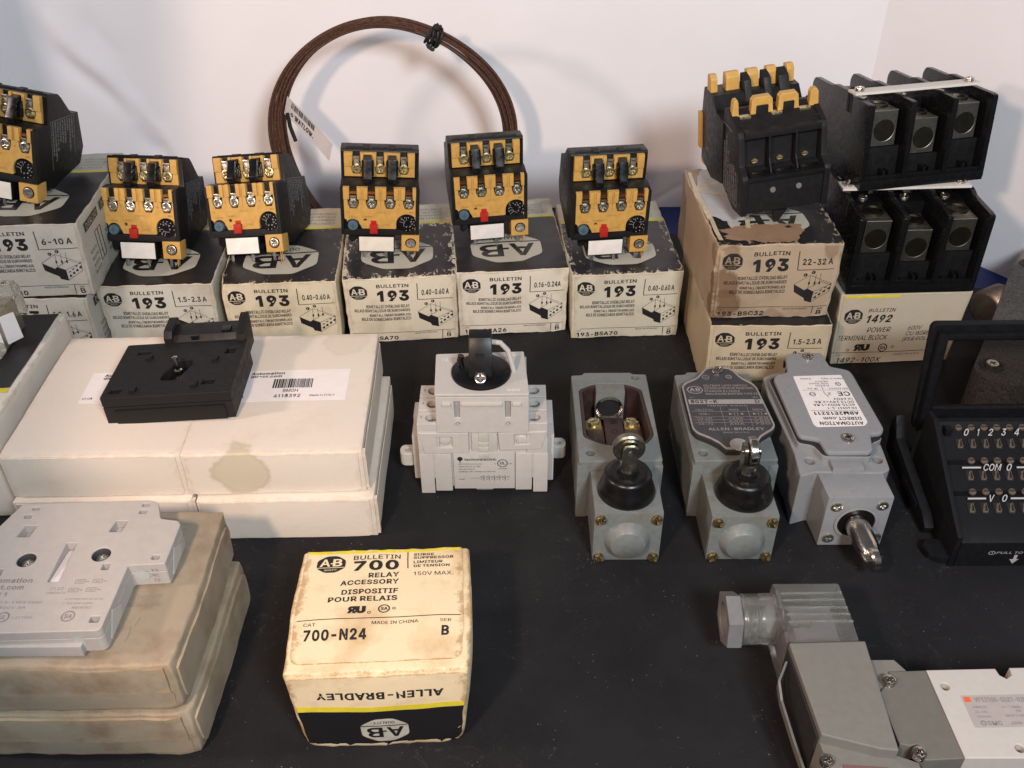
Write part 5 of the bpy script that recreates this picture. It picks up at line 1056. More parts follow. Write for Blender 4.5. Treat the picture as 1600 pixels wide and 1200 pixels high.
# ------------------------------------------------------------------ black power terminal blocks
def terminal_block(label, loc, yaw, pitch=0, roll=0, sy=1.55):
    t = thing('terminal_block', label, 'terminal block', loc, (0, 0, 0), 'black power terminal blocks')
    t.rotation_mode = 'QUATERNION'; t.rotation_quaternion = (Matrix.Rotation(R(yaw), 3, 'Z') @ Matrix.Rotation(R(pitch), 3, 'X') @ Matrix.Rotation(R(roll), 3, 'Y')).to_quaternion()
    W_, D_, H_ = 3.7, 7.6, 4.85
    m = MB(); m.box(-W_ + .02, W_ - .02, 0.0, D_, 0, 0.55); m.build('base', K['black_gloss'], t, 0.06)
    side = rounded([(0.02, 0.05), (0.0, H_ - 0.05), (0.35, H_), (2.6, H_ - 0.02), (3.0, 5.0), (4.6, 5.0), (5.0, H_), (D_ - .3, H_), (D_, H_ - 0.4), (D_, 0.05)], 0.2)
    for i, x in enumerate((-3.7, -1.28, 1.12, 3.42)):
        wd = 0.30; top = H_ - (0.0)
        m = MB(); m.prism(side, x, x + wd, 'x'); m.build('partition', K['black_gloss'], t, 0.05)
    for i, (a, b_) in enumerate(((-3.4, -1.28), (-0.98, 1.12), (1.42, 3.42))):
        cx = (a + b_) / 2; lz = 2.55 - (0.62 if i == 1 else 0)
        m = MB(); m.box(a + .02, b_ - .02, 0.9, 6.7, 0.5, lz - 0.35); m.box(a + 0.02, b_ - .02, 3.2, 4.4, 0.5, 4.2); m.build('center_web', K['black_gloss'], t, 0.04)
        m = MB(); m.box(a + .02, b_ - .02, 0.75, 0.95, 0.5, lz - 0.3); m.build('step', K['black_plastic'], t, 0.03)
        for (y0, y1) in ((1.15, 2.75), (4.85, 6.3)):
            l = MB(); x0, x1 = cx - 0.72, cx + 0.72
            l.box(x0, x1, y0 + 0.02, y1, lz - 0.25, lz + 1.75)
            lo = l.build('lug', K['lug'], t, 0.05)
            if y0 < 2:
                # bore in the front face and screw well on top
                f = plate('lug_face', [[(x0, lz - 0.25), (x1, lz - 0.25), (x1, lz + 1.75), (x0, lz + 1.75)], circ(cx, lz + 0.62, 0.60, 28)], y0 - 0.42, y0, K['lug'], t, 'y', 0.03)
                r = MB(); r.lathe([(0.60, y0 - .4), (0.585, y0 - .34), (0.60, y0 - .28), (0.585, y0 - .22), (0.60, y0 - .16), (0.585, y0 - .1), (0.60, y0 - .05), (0, y0 - 0.02)], 28, (cx, 0, lz + 0.62), 'y'); r.build('bore', K['bore'], t)
            tp = MB(); yc = (y0 + y1) / 2
            tp.lathe([(0.62, lz + 1.75), (0.62, lz + 1.86), (0.50, lz + 1.86), (0.46, lz + 1.70), (0.42, lz + 1.62), (0, lz + 1.64)], 28, (cx, yc, 0)); tp.build('lug_screw', K['bore'], t)
        put_screw(t, (cx, 3.75, 4.2), 'slot', 0.28, 'steel', 'z', 20 + i * 40, 'screw')
        # front skid: raised clip moulding on the floor
        m = MB(); m.box(cx - 0.55, cx + 0.25, 0.12, 0.72, 0.55, 0.68); m.box(cx - 0.05, cx + 0.12, 0.12, 1.0, 0.68, 1.05); m.box(cx + 0.28, cx + 0.4, 0.1, 0.9, 0.55, 1.0); m.build('moulded_clip', K['black_gloss'], t, 0.03)
        m = MB(); m.box(a + .0, b_, 0.06, 0.22, 0.52, 0.80); m.build('front_sill', K['black_gloss'], t, 0.04)
    for k in (0, 0.35):
        m = MB(); m.box(-3.74, -3.69, 2.2 + k, 2.4 + k, 3.9, 4.95); m.build('side_slot', K['hole'], t)
    if True:
        s_ = MB(); s_.box(-3.85, 3.55, sy, sy + 1.0, 5.02, 5.16); s_.build('marker_strip', pm('white_strip', (0.66, 0.62, 0.56), 0.45), t, 0.03)
        for x in (-3.45, 3.05): put_screw(t, (x, sy + 0.45, 5.16), 'slot', 0.27, 'chrome', 'z', 60, 'strip_screw', depth=0.22)
    return t
terminal_block('lower black terminal block directly on the 1492-100X box', (22.95, 47.5, 4.93), 0.8, 0, -0.9, sy=3.1)
terminal_block('upper black terminal block with a white strip screwed across its top', (23.47, 50.75, 10.12), 8, -6.8, -1.8)

# ------------------------------------------------------------------ wire coil on the board
def coil():
    t = thing('wire_coil', 'brown wire coil with black twist tie and paper tag before the white board', 'wire coil', (-8.0, 61.5, 0))
    rnd = random.Random(4); C0 = Vector((0.0, 1.1, 8.05))
    for k in range(15):
        Rr = 8.28 - 0.10 * (k % 8) - 0.05 * (k // 8) - rnd.uniform(0, 0.04); ph = rnd.uniform(0, 6.28); pts = []
        amp = 0.05 + 0.05 * rnd.random()
        for i in range(120):
            a = 2 * PI * i / 120
            sp = 1 + 0.0 * a
            left = max(0, -math.cos(a)) ** 2 * 0.16 * (k % 8 - 3) / 4 + max(0, math.sin(a - 0.6)) ** 6 * -0.08 * (k % 8 - 3) / 4
            r = Rr + amp * math.sin(2 * a + ph) + left * -1 
            r += 0.10 * math.sin(3 * a + 1.0) + 0.05 * math.sin(5 * a)
            x = r * math.cos(a); z = max(r * math.sin(a), -7.95 + 0.05 * k)
            y = 0.12 * math.sin(3 * a + ph * 2) + (k % 3) * 0.15 - 0.15 + 0.16 * (z / 8)
            pts.append(tuple(C0 + Vector((x, y, z))))
        m = MB(); m.tube(pts, 0.088, 7, closed=True); m.build('wire_turn', K['wire'], t)
    pts = [tuple(C0 + Vector((7.9 * math.cos(a) - .15, -0.28, 7.9 * math.sin(a) - 0.3 * math.sin((a - .5) * 3)))) for a in [0.15 + 1.15 * i / 30 for i in range(31)]]
    m = MB(); m.tube(pts, 0.06, 8); m.build('loose_wire_end', K['wire'], t)
    pts = [tuple(C0 + Vector((-7.15 - 0.3 * math.sin(i / 14 * PI), -0.3, 3.4 - i * 0.42))) for i in range(15)]
    m = MB(); m.tube(pts, 0.075, 8); m.build('loose_wire_end', K['wire'], t)
    # twist tie
    a = R(66); c = C0 + Vector((7.72 * math.cos(a), 0, 7.72 * math.sin(a))); rad = Vector((math.cos(a), 0, math.sin(a))); tan = Vector((-math.sin(a), 0, math.cos(a)))
    m = MB()
    for q in range(5):
        pts = []
        for i in range(24):
            b = 2 * PI * i / 24; pts.append(tuple(c + rad * math.cos(b) * (0.62 + .05 * (q % 2)) + Vector((0, 1, 0)) * math.sin(b) * 0.42 + tan * ((q - 2) * 0.15 + 0.14 * math.sin(b + q))))
        m.tube(pts, 0.085, 6, closed=True)
    for q in range(3):
        pts = [tuple(c + rad * (0.55 + 0.11 * i) + tan * (0.18 * math.sin(i * 1.7 + q * 2)) + Vector((0, -0.4 + 0.1 * math.cos(i * 1.7 + q), 0))) for i in range(4)]; m.tube(pts, 0.08, 6)
        pts = [tuple(c - rad * (0.55 + 0.08 * i) + tan * (0.3 * math.sin(i * 1.3 + q)) + Vector((0, -0.4, 0))) for i in range(4)]; m.tube(pts, 0.075, 6)
    m.build('twist_tie', K['tie'], t)
    # paper tag: runs from the inner left of the coil down to the right
    A = C0 + Vector((-6.72, -0.45, 3.35)); U = Vector((0.62, -0.10, -0.78)).normalized(); 
    Ls, Wd = 4.3, 1.25
    U = Vector((0.60, 0, -0.80)); V = Vector((-0.55, 0, -0.83)).normalized()
    V = Vector((-0.30, 0, -0.95)).normalized()
    def F(u, v, off):
        q = A + U * u + V * v; q.y += 0.25 * math.sin(u / Ls * 2.6) - off
        return tuple(q)
    bm = bmesh.new(); g = [[bm.verts.new(F(Ls * i / 16, Wd * (j / 3) * (1 if i < 15 else 1), 0)) for j in range(4)] for i in range(17)]
    for i in range(16):
        for j in range(3): bm.faces.new((g[i][j], g[i][j + 1], g[i + 1][j + 1], g[i + 1][j]))
    r = bmesh.ops.solidify(bm, geom=bm.faces[:], thickness=0.02)
    tg = link_mesh('paper_tag', finish(bm, 'paper_tag', K['paper'], 40), t)
    p = Print(F, 0.3, 0.02)
    random.seed(9); x = 0.45
    while x < 2.55:
        b_ = random.choice((0.03, 0.06, 0.09)); p.rect(x, 0.12, x + b_, 0.50); x += b_ + random.choice((0.03, 0.06, 0.04))
    p.text('WATLOW', 0.75, 0.68, 2.65, 1.0, bold=0.06) if False else None
    vs, fs, asp = text2d('WATLOW.', 0.05); p._add([(0.85 + 1.75 * a, 1.04 - 0.34 * b) for a, b in vs], fs, 0, 1); p.ring(0.62, 0.88, 0.05, 0.12)
    p.build('tag_print', K['ink_black'], t)['kind'] = 'stuff'
    m = MB(); m.tube([tuple(C0 + Vector((-6.9, -0.35, 2.2))), tuple(C0 + Vector((-6.85, -0.35, 1.2))), tuple(C0 + Vector((-6.6, -0.4, 0.2)))], 0.14, 8); m.build('heat_shrink_end', K['tie'], t)
coil()

# ------------------------------------------------------------------ black clip module on the white boxes
def clip_module():
    t = thing('switch_module', 'flat black module with a small steel pin, lying across two white boxes', 'switch module', (-16.3, 35.9, 5.08), (R(-1.6), R(-2.2), R(2.2)))
    w_, d, h = 6.15, 4.65, 1.55; x0, x1 = -w_ / 2, w_ / 2
    holes = [rounded([(x0 + .25, .35), (x0 + .85, .35), (x0 + .95, .72), (x0 + .40, .72)], .03), rounded([(x1 - 1.55, .72), (x1 - .95, .72), (x1 - .88, 1.12), (x1 - 1.45, 1.12)], .03),
             rounded([(x0 + .75, 3.65), (x0 + 1.4, 3.65), (x0 + 1.45, 3.95), (x0 + .85, 3.95)], .03), rounded([(x1 - .95, 3.35), (x1 - .45, 3.35), (x1 - .42, 3.85), (x1 - .85, 3.85)], .03),
             rounded([(-.55, 1.25), (.25, 1.2), (.75, 2.6), (.62, 2.95), (.0, 2.95), (-.55, 1.7)], .25, 4)]
    plate('top_shell', [rounded([(x0, 0), (x1, 0), (x1, d), (x0 + .05, d)], .12), *holes], h - 0.55, h, K['black_matte'], t, 'z', 0.05)
    m = MB(); m.prism([(x0 + .02, .02), (x1 - .02, .02), (x1 - .02, d - .02), (x0 + .07, d - .02)], 0.0, h - 0.57); m.build('base_shell', K['black_matte'], t, 0.06)
    m = MB(); m.box(x0 + .5, x1 - .4, -0.05, 0.05, 0.0, h * .52); m.build('front_rib', K['black_plastic'], t, 0.03)
    for (x, y) in ((x0 + 1.3, .35), (x1 - 2.0, .55), (x1 - 1.45, 2.7), (x0 + 1.35, 3.1)):
        m = MB(); m.box(x, x + .28, y, y + .10, h - .02, h + .10); m.box(x + .22, x + .32, y, y + .32, h - .02, h + .14); m.build('latch', K['black_matte'], t, 0.02)
    m = MB(); m.lathe([(0.19, 0.3), (0.19, 1.5), (0.10, 1.55), (0.09, 2.05), (0.13, 2.07), (0.13, 2.25), (0.0, 2.3)], 20, (0.12, 2.15, 0)); m.build('plunger_pin', K['chrome'], t)
    m = MB(); m.lathe([(0.42, 0.9), (0.40, 1.12), (0.2, 1.15)], 24, (0.1, 2.1, 0)); m.build('plunger_collar', K['black_gloss'], t)
    # raised clip section at the back
    m = MB(); m.prism([(d - .05, 0.1), (d - .05, h - .1), (d + .25, h + .25), (d + 1.35, h + .30), (d + 1.45, 0.6), (d + 1.2, 0.1)], -0.95, 2.65, 'x'); m.build('rail_clip', K['black_plastic'], t, 0.05)
    m = MB(); m.prism([(d - .05, 0.5), (d - .05, h + .25), (d + .2, h + .55), (d + 1.4, h + .62), (d + 1.6, h + .55), (d + 1.4, 0.4)], -1.15, -0.72, 'x'); m.build('clip_end', K['black_matte'], t, 0.04)
    m = MB(); m.prism([(d - .3, h - .4), (d - .1, h + .3), (d + 1.1, h + .65), (d + 1.5, h + .68), (d + 1.65, h + .6), (d + 1.4, 0.5), (d - .1, .5)], 2.55, 2.95, 'x'); m.build('clip_end', K['black_matte'], t, 0.04)
    m = MB(); m.box(1.75, 2.2, d + .25, d + .75, h + .22, h + .42); m.build('latch', K['black_gloss'], t, 0.02)
    m = MB(); m.box(0.2, 0.6, d + .06, d + .2, h - .02, h + .26); m.build('latch', K['black_gloss'], t, 0.02)
clip_module()

# ------------------------------------------------------------------ pale gray contact block, lower left
def contact_block():
    O = (-17.0, 22.2, 5.42); t = thing('contact_block', 'pale gray flat contact block with two recessed screws, on the gray-brown boxes', 'contact block', O)
    L = lambda x, y: (x - O[0], y - O[1])
    zt = 1.13
    ol = [(-21.9, 27.3), (-20.55, 27.34), (-20.1, 28.7), (-14.93, 28.9), (-14.55, 28.75), (-14.2, 27.82), (-13.47, 27.7), (-13.3, 27.5), (-13.32, 25.38), (-14.70, 25.3), (-14.72, 22.35), (-14.85, 22.2), (-21.9, 22.0)]
    ol = rounded([L(*p) for p in ol], 0.10, 3)
    def rc(cx, cy, w, h, sk=0.0): cx, cy = L(cx, cy); return rounded([(cx - w / 2 - sk, cy - h / 2), (cx + w / 2 - sk, cy - h / 2), (cx + w / 2 + sk, cy + h / 2), (cx - w / 2 + sk, cy + h / 2)], 0.04, 2)
    holes = [rc(-17.28, 25.5, .42, 2.0), rc(-19.3, 27.15, .50, .62, .05), rc(-15.75, 27.4, .50, .62, .05), rc(-19.45, 28.42, .3, .18), rc(-19.6, 27.98, .3, .2), rc(-15.02, 28.62, .3, .18), rc(-15.02, 28.22, .3, .22), rc(-13.78, 25.72, .3, .22), rc(-15.1, 22.72, .34, .28), rc(-15.55, 25.25, .28, .32), rc(-19.55, 24.95, .3, .4)]
    for c in ((-18.72, 25.62), (-15.93, 25.88)): holes.append(circ(*L(*c), 0.36, 28))
    plate('cover', [ol, *holes], zt - 0.42, zt, K['contact_gray'], t, 'z', 0.035)
    plate('body', [[(x * 0.999, y) for x, y in ol]], 0.0, zt - 0.43, K['contact_gray'], t, 'z', 0.03)
    for c in ((-18.72, 25.62), (-15.93, 25.88)):
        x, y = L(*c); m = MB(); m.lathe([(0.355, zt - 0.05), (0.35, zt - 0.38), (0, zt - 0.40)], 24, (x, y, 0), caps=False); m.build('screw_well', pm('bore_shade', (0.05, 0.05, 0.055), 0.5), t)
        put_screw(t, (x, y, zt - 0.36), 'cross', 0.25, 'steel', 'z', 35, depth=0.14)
    x, y = L(-17.28, 25.5); m = MB(); m.prism([(y - .95, zt - .40), (y - .95, zt - 0.12), (y - .5, zt - 0.16), (y + .9, zt - .36), (y + .9, zt - .4)], x - .19, x + .19, 'x'); m.build('indicator_slide', pm('slide_white', (0.60, 0.56, 0.56), 0.4), t, 0.03)
    for (c, yy) in (((-15.65, 0.55), 22.2), ((-14.28, 0.58), 25.32)):
        m = MB(); m.lathe([(0.285, -0.025), (0, -0.03)], 26, (c[0] - O[0], yy - O[1] - 0.0, c[1]), 'y'); m.build('wire_entry', pm('wire_entry_shade', (0.38, 0.40, 0.39), 0.5), t)
    for yy in (23.4, 26.5):
        x = -14.70 if yy < 25 else -13.30; m = MB(); m.prism([(yy - O[1] - .75, 0.12), (yy - O[1] - .1, 0.95), (yy - O[1] + .6, 0.5), (yy - O[1] + .3, 0.12)], x - O[0] - 0.02, x - O[0] + 0.012, 'x'); m.build('side_window', K['light_gray'], t)
    m = MB(); m.box(*[-21.9 - O[0], -15.5 - O[0]], 22.02 - O[1] - .05, 22.1 - O[1] + .1, 0.0, 0.50); m.build('front_ledge', K['contact_gray'], t, 0.03)
    p = Print(flat((0, 0, zt), (1, 0, 0), (0, 1, 0)), off=0.006)
    def T(s_, x0, y0, x1, y1, b=0.0):
        a = L(x0, y0); c = L(x1, y1); p.text(s_, a[0], a[1], c[0], c[1], 0, bold=b)
    T('automation', -19.9, 24.45, -18.05, 24.68, 0.03); T('direct.com', -19.9, 24.12, -18.25, 24.35, 0.03); T('AE611', -20.0, 23.80, -18.75, 23.98, 0.01)
    for s_, x0, y0, x1 in (('DIN EN 60947-5-1 VDE 0660', -20.2, 23.45, -17.3), ('A600 Q300 400V 3A', -20.2, 23.2, -17.8)): T(s_, x0, y0, x1, y0 + .12)
    T('21 22', -17.25, 24.1, -16.75, 24.22); T('CONTACTS', -17.3, 23.9, -16.6, 24.0)
    def l(x0, y0, x1, y1, w_=0.022): a = L(x0, y0); c = L(x1, y1); p.line(*a, *c, w_, 0)
    for (x, y) in ((-16.25, 24.5), (-15.6, 24.52), (-16.35, 24.08), (-15.7, 24.1)):
        l(x - .17, y - .09, x + .17, y - .09); l(x - .17, y + .09, x + .17, y + .09); l(x - .17, y - .09, x - .17, y + .09); l(x + .17, y - .09, x + .17, y + .09); T('NO', x - .09, y - .05, x + .09, y + .05); l(x + .22, y, x + .34, y, .03)
    for s_, x0, y0, x1 in (('2 1/2 KW 24V 6A AC15', -16.5, 23.6, -15.1), ('1 1/2 KW 600V', -16.5, 23.4, -15.4), ('MADE IN ITALY', -16.1, 23.2, -15.4)): T(s_, x0, y0, x1, y0 + .10)
    c = L(-16.1, 22.85); csa_mark(p, c[0], c[1], 0.25); c = L(-18.45, 22.82); p.ring(c[0], c[1], 0.19, 0.24, 0); T('UL', -18.55, 22.72, -18.35, 22.92, 0.02); T('LISTED', -18.1, 22.75, -17.4, 22.85)
    p.build('lettering', pm('gray_print', (0.20, 0.17, 0.17), 0.6), t)['kind'] = 'stuff'
    p = Print(flat((-14.0 - O[0], 25.30 - O[1], 0.15), (1, 0, 0), (0, 0, 1)), off=0.006)
    for i, s_ in enumerate(('11', 'NC', '12')): p.text(s_, 0.10, 0.62 - i * .27, 0.34, 0.78 - i * .27, 0)
    for i, s_ in enumerate(('23', 'NO')): p.text(s_, -1.2 - .1, 0.62 - i * .27, -0.95, 0.80 - i * .27, 0)
    p.build('side_lettering', K['ink_gray'], t)['kind'] = 'stuff'
contact_block()

# ------------------------------------------------------------------ rotary disconnect switch
def disconnect():
    O = (-1.45, 36.2, 0.02); t = thing('disconnect_switch', 'pale gray rotary disconnect switch with black handle on the mat', 'switch', O)
    X = lambda x: x - O[0]
    pg = K['light_gray']
    # core body with openings in front
    m = MB(); m.box(X(-3.62), X(0.72), 0.10, 3.2, 0.5, 6.28); m.build('core', pg, t, 0.06)
    hs = []
    for x in (-2.64, -0.20): hs.append(rounded([(X(x) - .13, 4.95), (X(x) + .13, 4.95), (X(x) + .14, 5.95), (X(x) - .14, 5.95)], 0.03)); hs.append(circ(X(x), 4.62, 0.14, 16))
    hs.append([(X(-1.66), 3.3), (X(-1.2), 3.3), (X(-1.2), 4.02), (X(-1.66), 4.02)])
    plate('front_cover', [rounded([(X(-3.68), 4.02), (X(0.80), 4.02), (X(0.80), 6.22), (X(-3.66), 6.22)], 0.08), *hs[:4]], -0.06, 0.10, pg, t, 'y', 0.03)
    for x in (-2.64, -0.20):
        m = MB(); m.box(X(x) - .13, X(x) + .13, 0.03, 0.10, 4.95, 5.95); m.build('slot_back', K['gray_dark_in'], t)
        m = MB(); m.lathe([(0.19, -0.09), (0.19, -0.02), (0.13, -0.02), (0.12, -0.09)], 20, (X(x), 0, 4.62), 'y', closed=True); m.build('eyelet', pg, t)
    for a, b_ in ((-3.35, -2.93), (-2.42, -0.48), (0.02, 0.42)):
        m = MB(); m.box(X(a), X(b_), -0.16, -0.05, 5.72, 5.88); m.build('ridge', pg, t, 0.03)
    plate('top_cover', [rounded([(X(-3.80), 3.25), (X(0.60), 3.45), (X(0.82), -0.10), (X(-3.68), -0.10)], 0.10)], 6.28, 6.42, pg, t, 'z', 0.03)
    # stepped terminals either side
    for sx, xa, xb in ((-1, -4.65, -3.6), (1, 0.72, 1.72)):
        for i in range(3):
            y0 = 0.0 + i * 1.08; cx = X((xa + xb) / 2 + (0.18 if sx < 0 else -0.15)); wx0, wx1 = X(xa), X(xb)
            m = MB(); m.box(wx0, wx1, y0 + 0.01, y0 + 0.97, 1.0, 4.12); m.box(wx0 + .1, wx1, y0 + .9, y0 + 1.1, 1.0, 4.30); m.build('terminal_tower', pg, t, 0.05)
            plate('tower_top', [rounded([(wx0, y0), (wx1, y0), (wx1, y0 + .98), (wx0, y0 + .98)], .04), circ(cx, y0 + .5, .31, 24)], 4.11, 4.55, pg, t, 'z', .03)
            m = MB(); m.lathe([(0.27, 4.10), (0.27, 4.22), (0.2, 4.26), (0, 4.26)], 20, (cx, y0 + .5, 0)); m.build('terminal_screw', K['pin'], t)
        # lower skirt
        for (a, b_, y0, z1) in (((-4.62, -4.0, 0.0, 3.6), (-5.05, -4.6, 0.7, 3.2), (-5.05, -4.6, 1.9, 3.5)) if sx < 0 else ((1.1, 1.78, 0.0, 3.6), (1.72, 2.12, 0.5, 3.3), (1.72, 2.1, 1.6, 3.6))):
            m = MB(); m.box(X(a) + .02, X(b_) - .03, y0 + .03, 3.1, 0.02 if a in (-4.62, 1.1) else 0.35, z1); m.build('side_rib', pg, t, 0.06)
    # lower front
    plate('clamp_plate', [rounded([(X(-4.35), 2.65), (X(-2.15), 2.72), (X(-2.15), 3.98), (X(-4.6), 3.98)], 0.06), rounded([(X(-3.68), 3.05), (X(-2.95), 3.05), (X(-2.95), 3.72), (X(-3.72), 3.72)], 0.05)], -0.04, 0.14, pg, t, 'y', 0.03)
    plate('clamp_plate', [rounded([(X(-0.62), 2.85), (X(1.42), 2.95), (X(1.72), 4.05), (X(-0.70), 3.98)], 0.06), rounded([(X(0.10), 3.2), (X(0.86), 3.25), (X(0.86), 3.9), (X(0.08), 3.88)], 0.05)], -0.04, 0.14, pg, t, 'y', 0.03)
    for x in (-3.32, 0.47):
        m = MB(); m.lathe([(0, -0.02), (0.26, 0.04), (0.33, 0.12)], 20, (X(x), 0, 3.42), 'y'); m.build('clamp_pad', pg, t)
    m = MB(); m.box(X(-3.85), X(1.0), 0.12, 3.0, 0.35, 4.0); m.build('lower_body', pg, t, 0.05)
    for a, b_, z0 in ((-4.65, -3.95, -0.0), (-3.9, -3.05, 0.15), (0.15, 0.98, 0.2), (1.05, 1.78, 0.05)):
        m = MB(); m.box(X(a), X(b_), -0.02, 0.9, z0, 2.62); m.build('leg', pg, t, 0.05)
    m = MB(); m.box(X(-2.95), X(0.12), -0.02, 0.5, 0.30, 2.75); m.box(X(-2.0), X(-0.75), 0.0, 0.4, 2.7, 4.0); m.build('name_panel', pg, t, 0.03)
    for z0, z1 in ((2.35, 2.68), (2.78, 3.05), (3.15, 3.35), (3.45, 3.95)):
        m = MB(); m.box(X(-1.66), X(-1.18), -0.06, 0.02, z0, z1); m.build('rail_latch', pm('olive_gray_plastic', (0.42, 0.42, 0.36), 0.5), t, 0.02)
    m = MB(); m.lathe([(0, 0), (0.5, 0.02), (0.55, 0.2), (0, 0.22)], 24, (X(-1.42), 0.25, 0.25), 'y'); m.build('rail_foot', pg, t)
    for x, y in ((-5.35, 1.4), (2.35, 1.9)):
        plate('mounting_ear', [rrect(X(x) - .42, X(x) + .42, y - .38, y + .38, 0.3), circ(X(x), y, 0.16, 16)], 0.95, 1.75, pg, t, 'z', 0.04)
    # handle: disc, bridge, screw
    c = (X(-1.50), 1.62)
    m = MB(); m.lathe([(0, 6.40), (1.46, 6.40), (1.45, 6.55), (1.25, 6.72), (0.9, 6.82), (0, 6.84)], 48, (*c, 0)); m.build('handle_disc', K['handle'], t, sharp=40)
    m = MB(); m.prism([(-0.05 + c[1] - .95, 6.55), (c[1] - 1.1, 6.95), (c[1] - .9, 7.35), (c[1] - .55, 8.15), (c[1] - .2, 8.6), (c[1] + .5, 8.65), (c[1] + .75, 8.2), (c[1] + 1.1, 6.6)], c[0] - .55, c[0] + .55, 'x'); m.build('handle_grip', K['handle'], t, 0.09)
    m = MB(); m.box(c[0] - .23, c[0] + .17, c[1] - .70, c[1] - .45, 7.75, 8.0); m.build('padlock_slot', K['hole'], t)
    m = MB(); m.tube([(c[0] - .95, c[1] + .1, 6.7), (c[0] - 1.02, c[1] + .1, 7.1), (c[0] - .95, c[1] + .1, 7.38)], 0.16, 10); m.build('pointer_stub', K['black_gloss'], t)
    put_screw(t, (c[0] - .0, c[1] - 1.12, 6.90), 'cross', 0.29, 'chrome', 'y', 20, depth=0.16).rotation_euler = (R(-48), R(0), 0)
    m = MB(); m.tube([(c[0] + .5, c[1] + .3, 8.05), (c[0] + .95, c[1] + .35, 7.95), (c[0] + 1.3, c[1] + .3, 7.55), (c[0] + 1.45, c[1] + .2, 7.05), (c[0] + 1.6, c[1] + .1, 6.42)], 0.13, 10); m.build('lock_wire', pg, t)
    # lettering
    p = Print(flat((X(-2.9), -0.03, 0.3), (1, 0, 0), (0, 0, 1)), off=0.008)
    p.ring(0.28, 2.02, 0.0, 0.14, 0, n=10); p.line(0.28, 2.0, 0.28, 1.75, 0.04, 0)
    p.text('technoelectric', 0.50, 1.90, 2.10, 2.06, 0, bold=0.02)
    for i, (s_, x1) in enumerate((('ROTATED 6X1A DTN', 1.35), ('600V 60 HZ 52 18A', 1.3), ('30A IEC 60947', 1.0), ('GENERAL USE 3 PHASE 16A 600V AC', 2.05))): p.text(s_, 0.20, 1.64 - i * .17, x1, 1.71 - i * .17, 0)
    p.text('63A', 0.2, 0.62, 0.5, 0.70, 0)
    p.ring(2.40, 1.72, 0.22, 0.26, 0); p.text('UL', 2.28, 1.63, 2.52, 1.83, 0, bold=0.02); p.text('c', 2.0, 1.65, 2.07, 1.72, 0); p.text('US', 2.72, 1.65, 2.88, 1.73, 0); p.text('LISTED', 2.18, 1.32, 2.62, 1.40, 0)
    p.line(0.75, 0.72, 2.6, 0.75, 0.015, 0)
    for i in range(5): p.line(1.45 + i * .27, 0.55, 1.45 + i * .27, 0.92, 0.022, 0)
    for i in range(6): p.text('60', 1.28 + i * .27, 0.78, 1.40 + i * .27, 0.86, 0); p.text('V', 1.30 + i * .27, 0.6, 1.37 + i * .27, 0.67, 0)
    p.build('lettering', K['ink_black'], t)['kind'] = 'stuff'
    p = Print(flat((0, 0, 6.42), (1, 0, 0), (0, 1, 0)), off=0.008)
    for i in range(3): p.ring(X(0.05) + i * .22 - .2, 0.22, 0.06, 0.09, 0, n=12)
    p.text('I', X(-3.45), 2.6, X(-3.40), 2.85, 0); p.text('0', X(-3.3), 2.6, X(-3.18), 2.85, 0); p.text('TEST', X(-0.1), 3.0, X(0.35), 3.12, 0)
    p.build('cover_marks', K['white_label'], t)['kind'] = 'stuff'
    p = Print(flat((0, 0, 4.56), (1, 0, 0), (0, 1, 0)), off=0.008)
    for i in range(3): p.text(str(5 - 2 * i if i < 3 else 1), X(-4.5), 0.45 + 1.08 * i, X(-4.4), 0.62 + 1.08 * i, 0)
    p.build('terminal_numbers', K['ink_gray'], t)['kind'] = 'stuff'
disconnect()

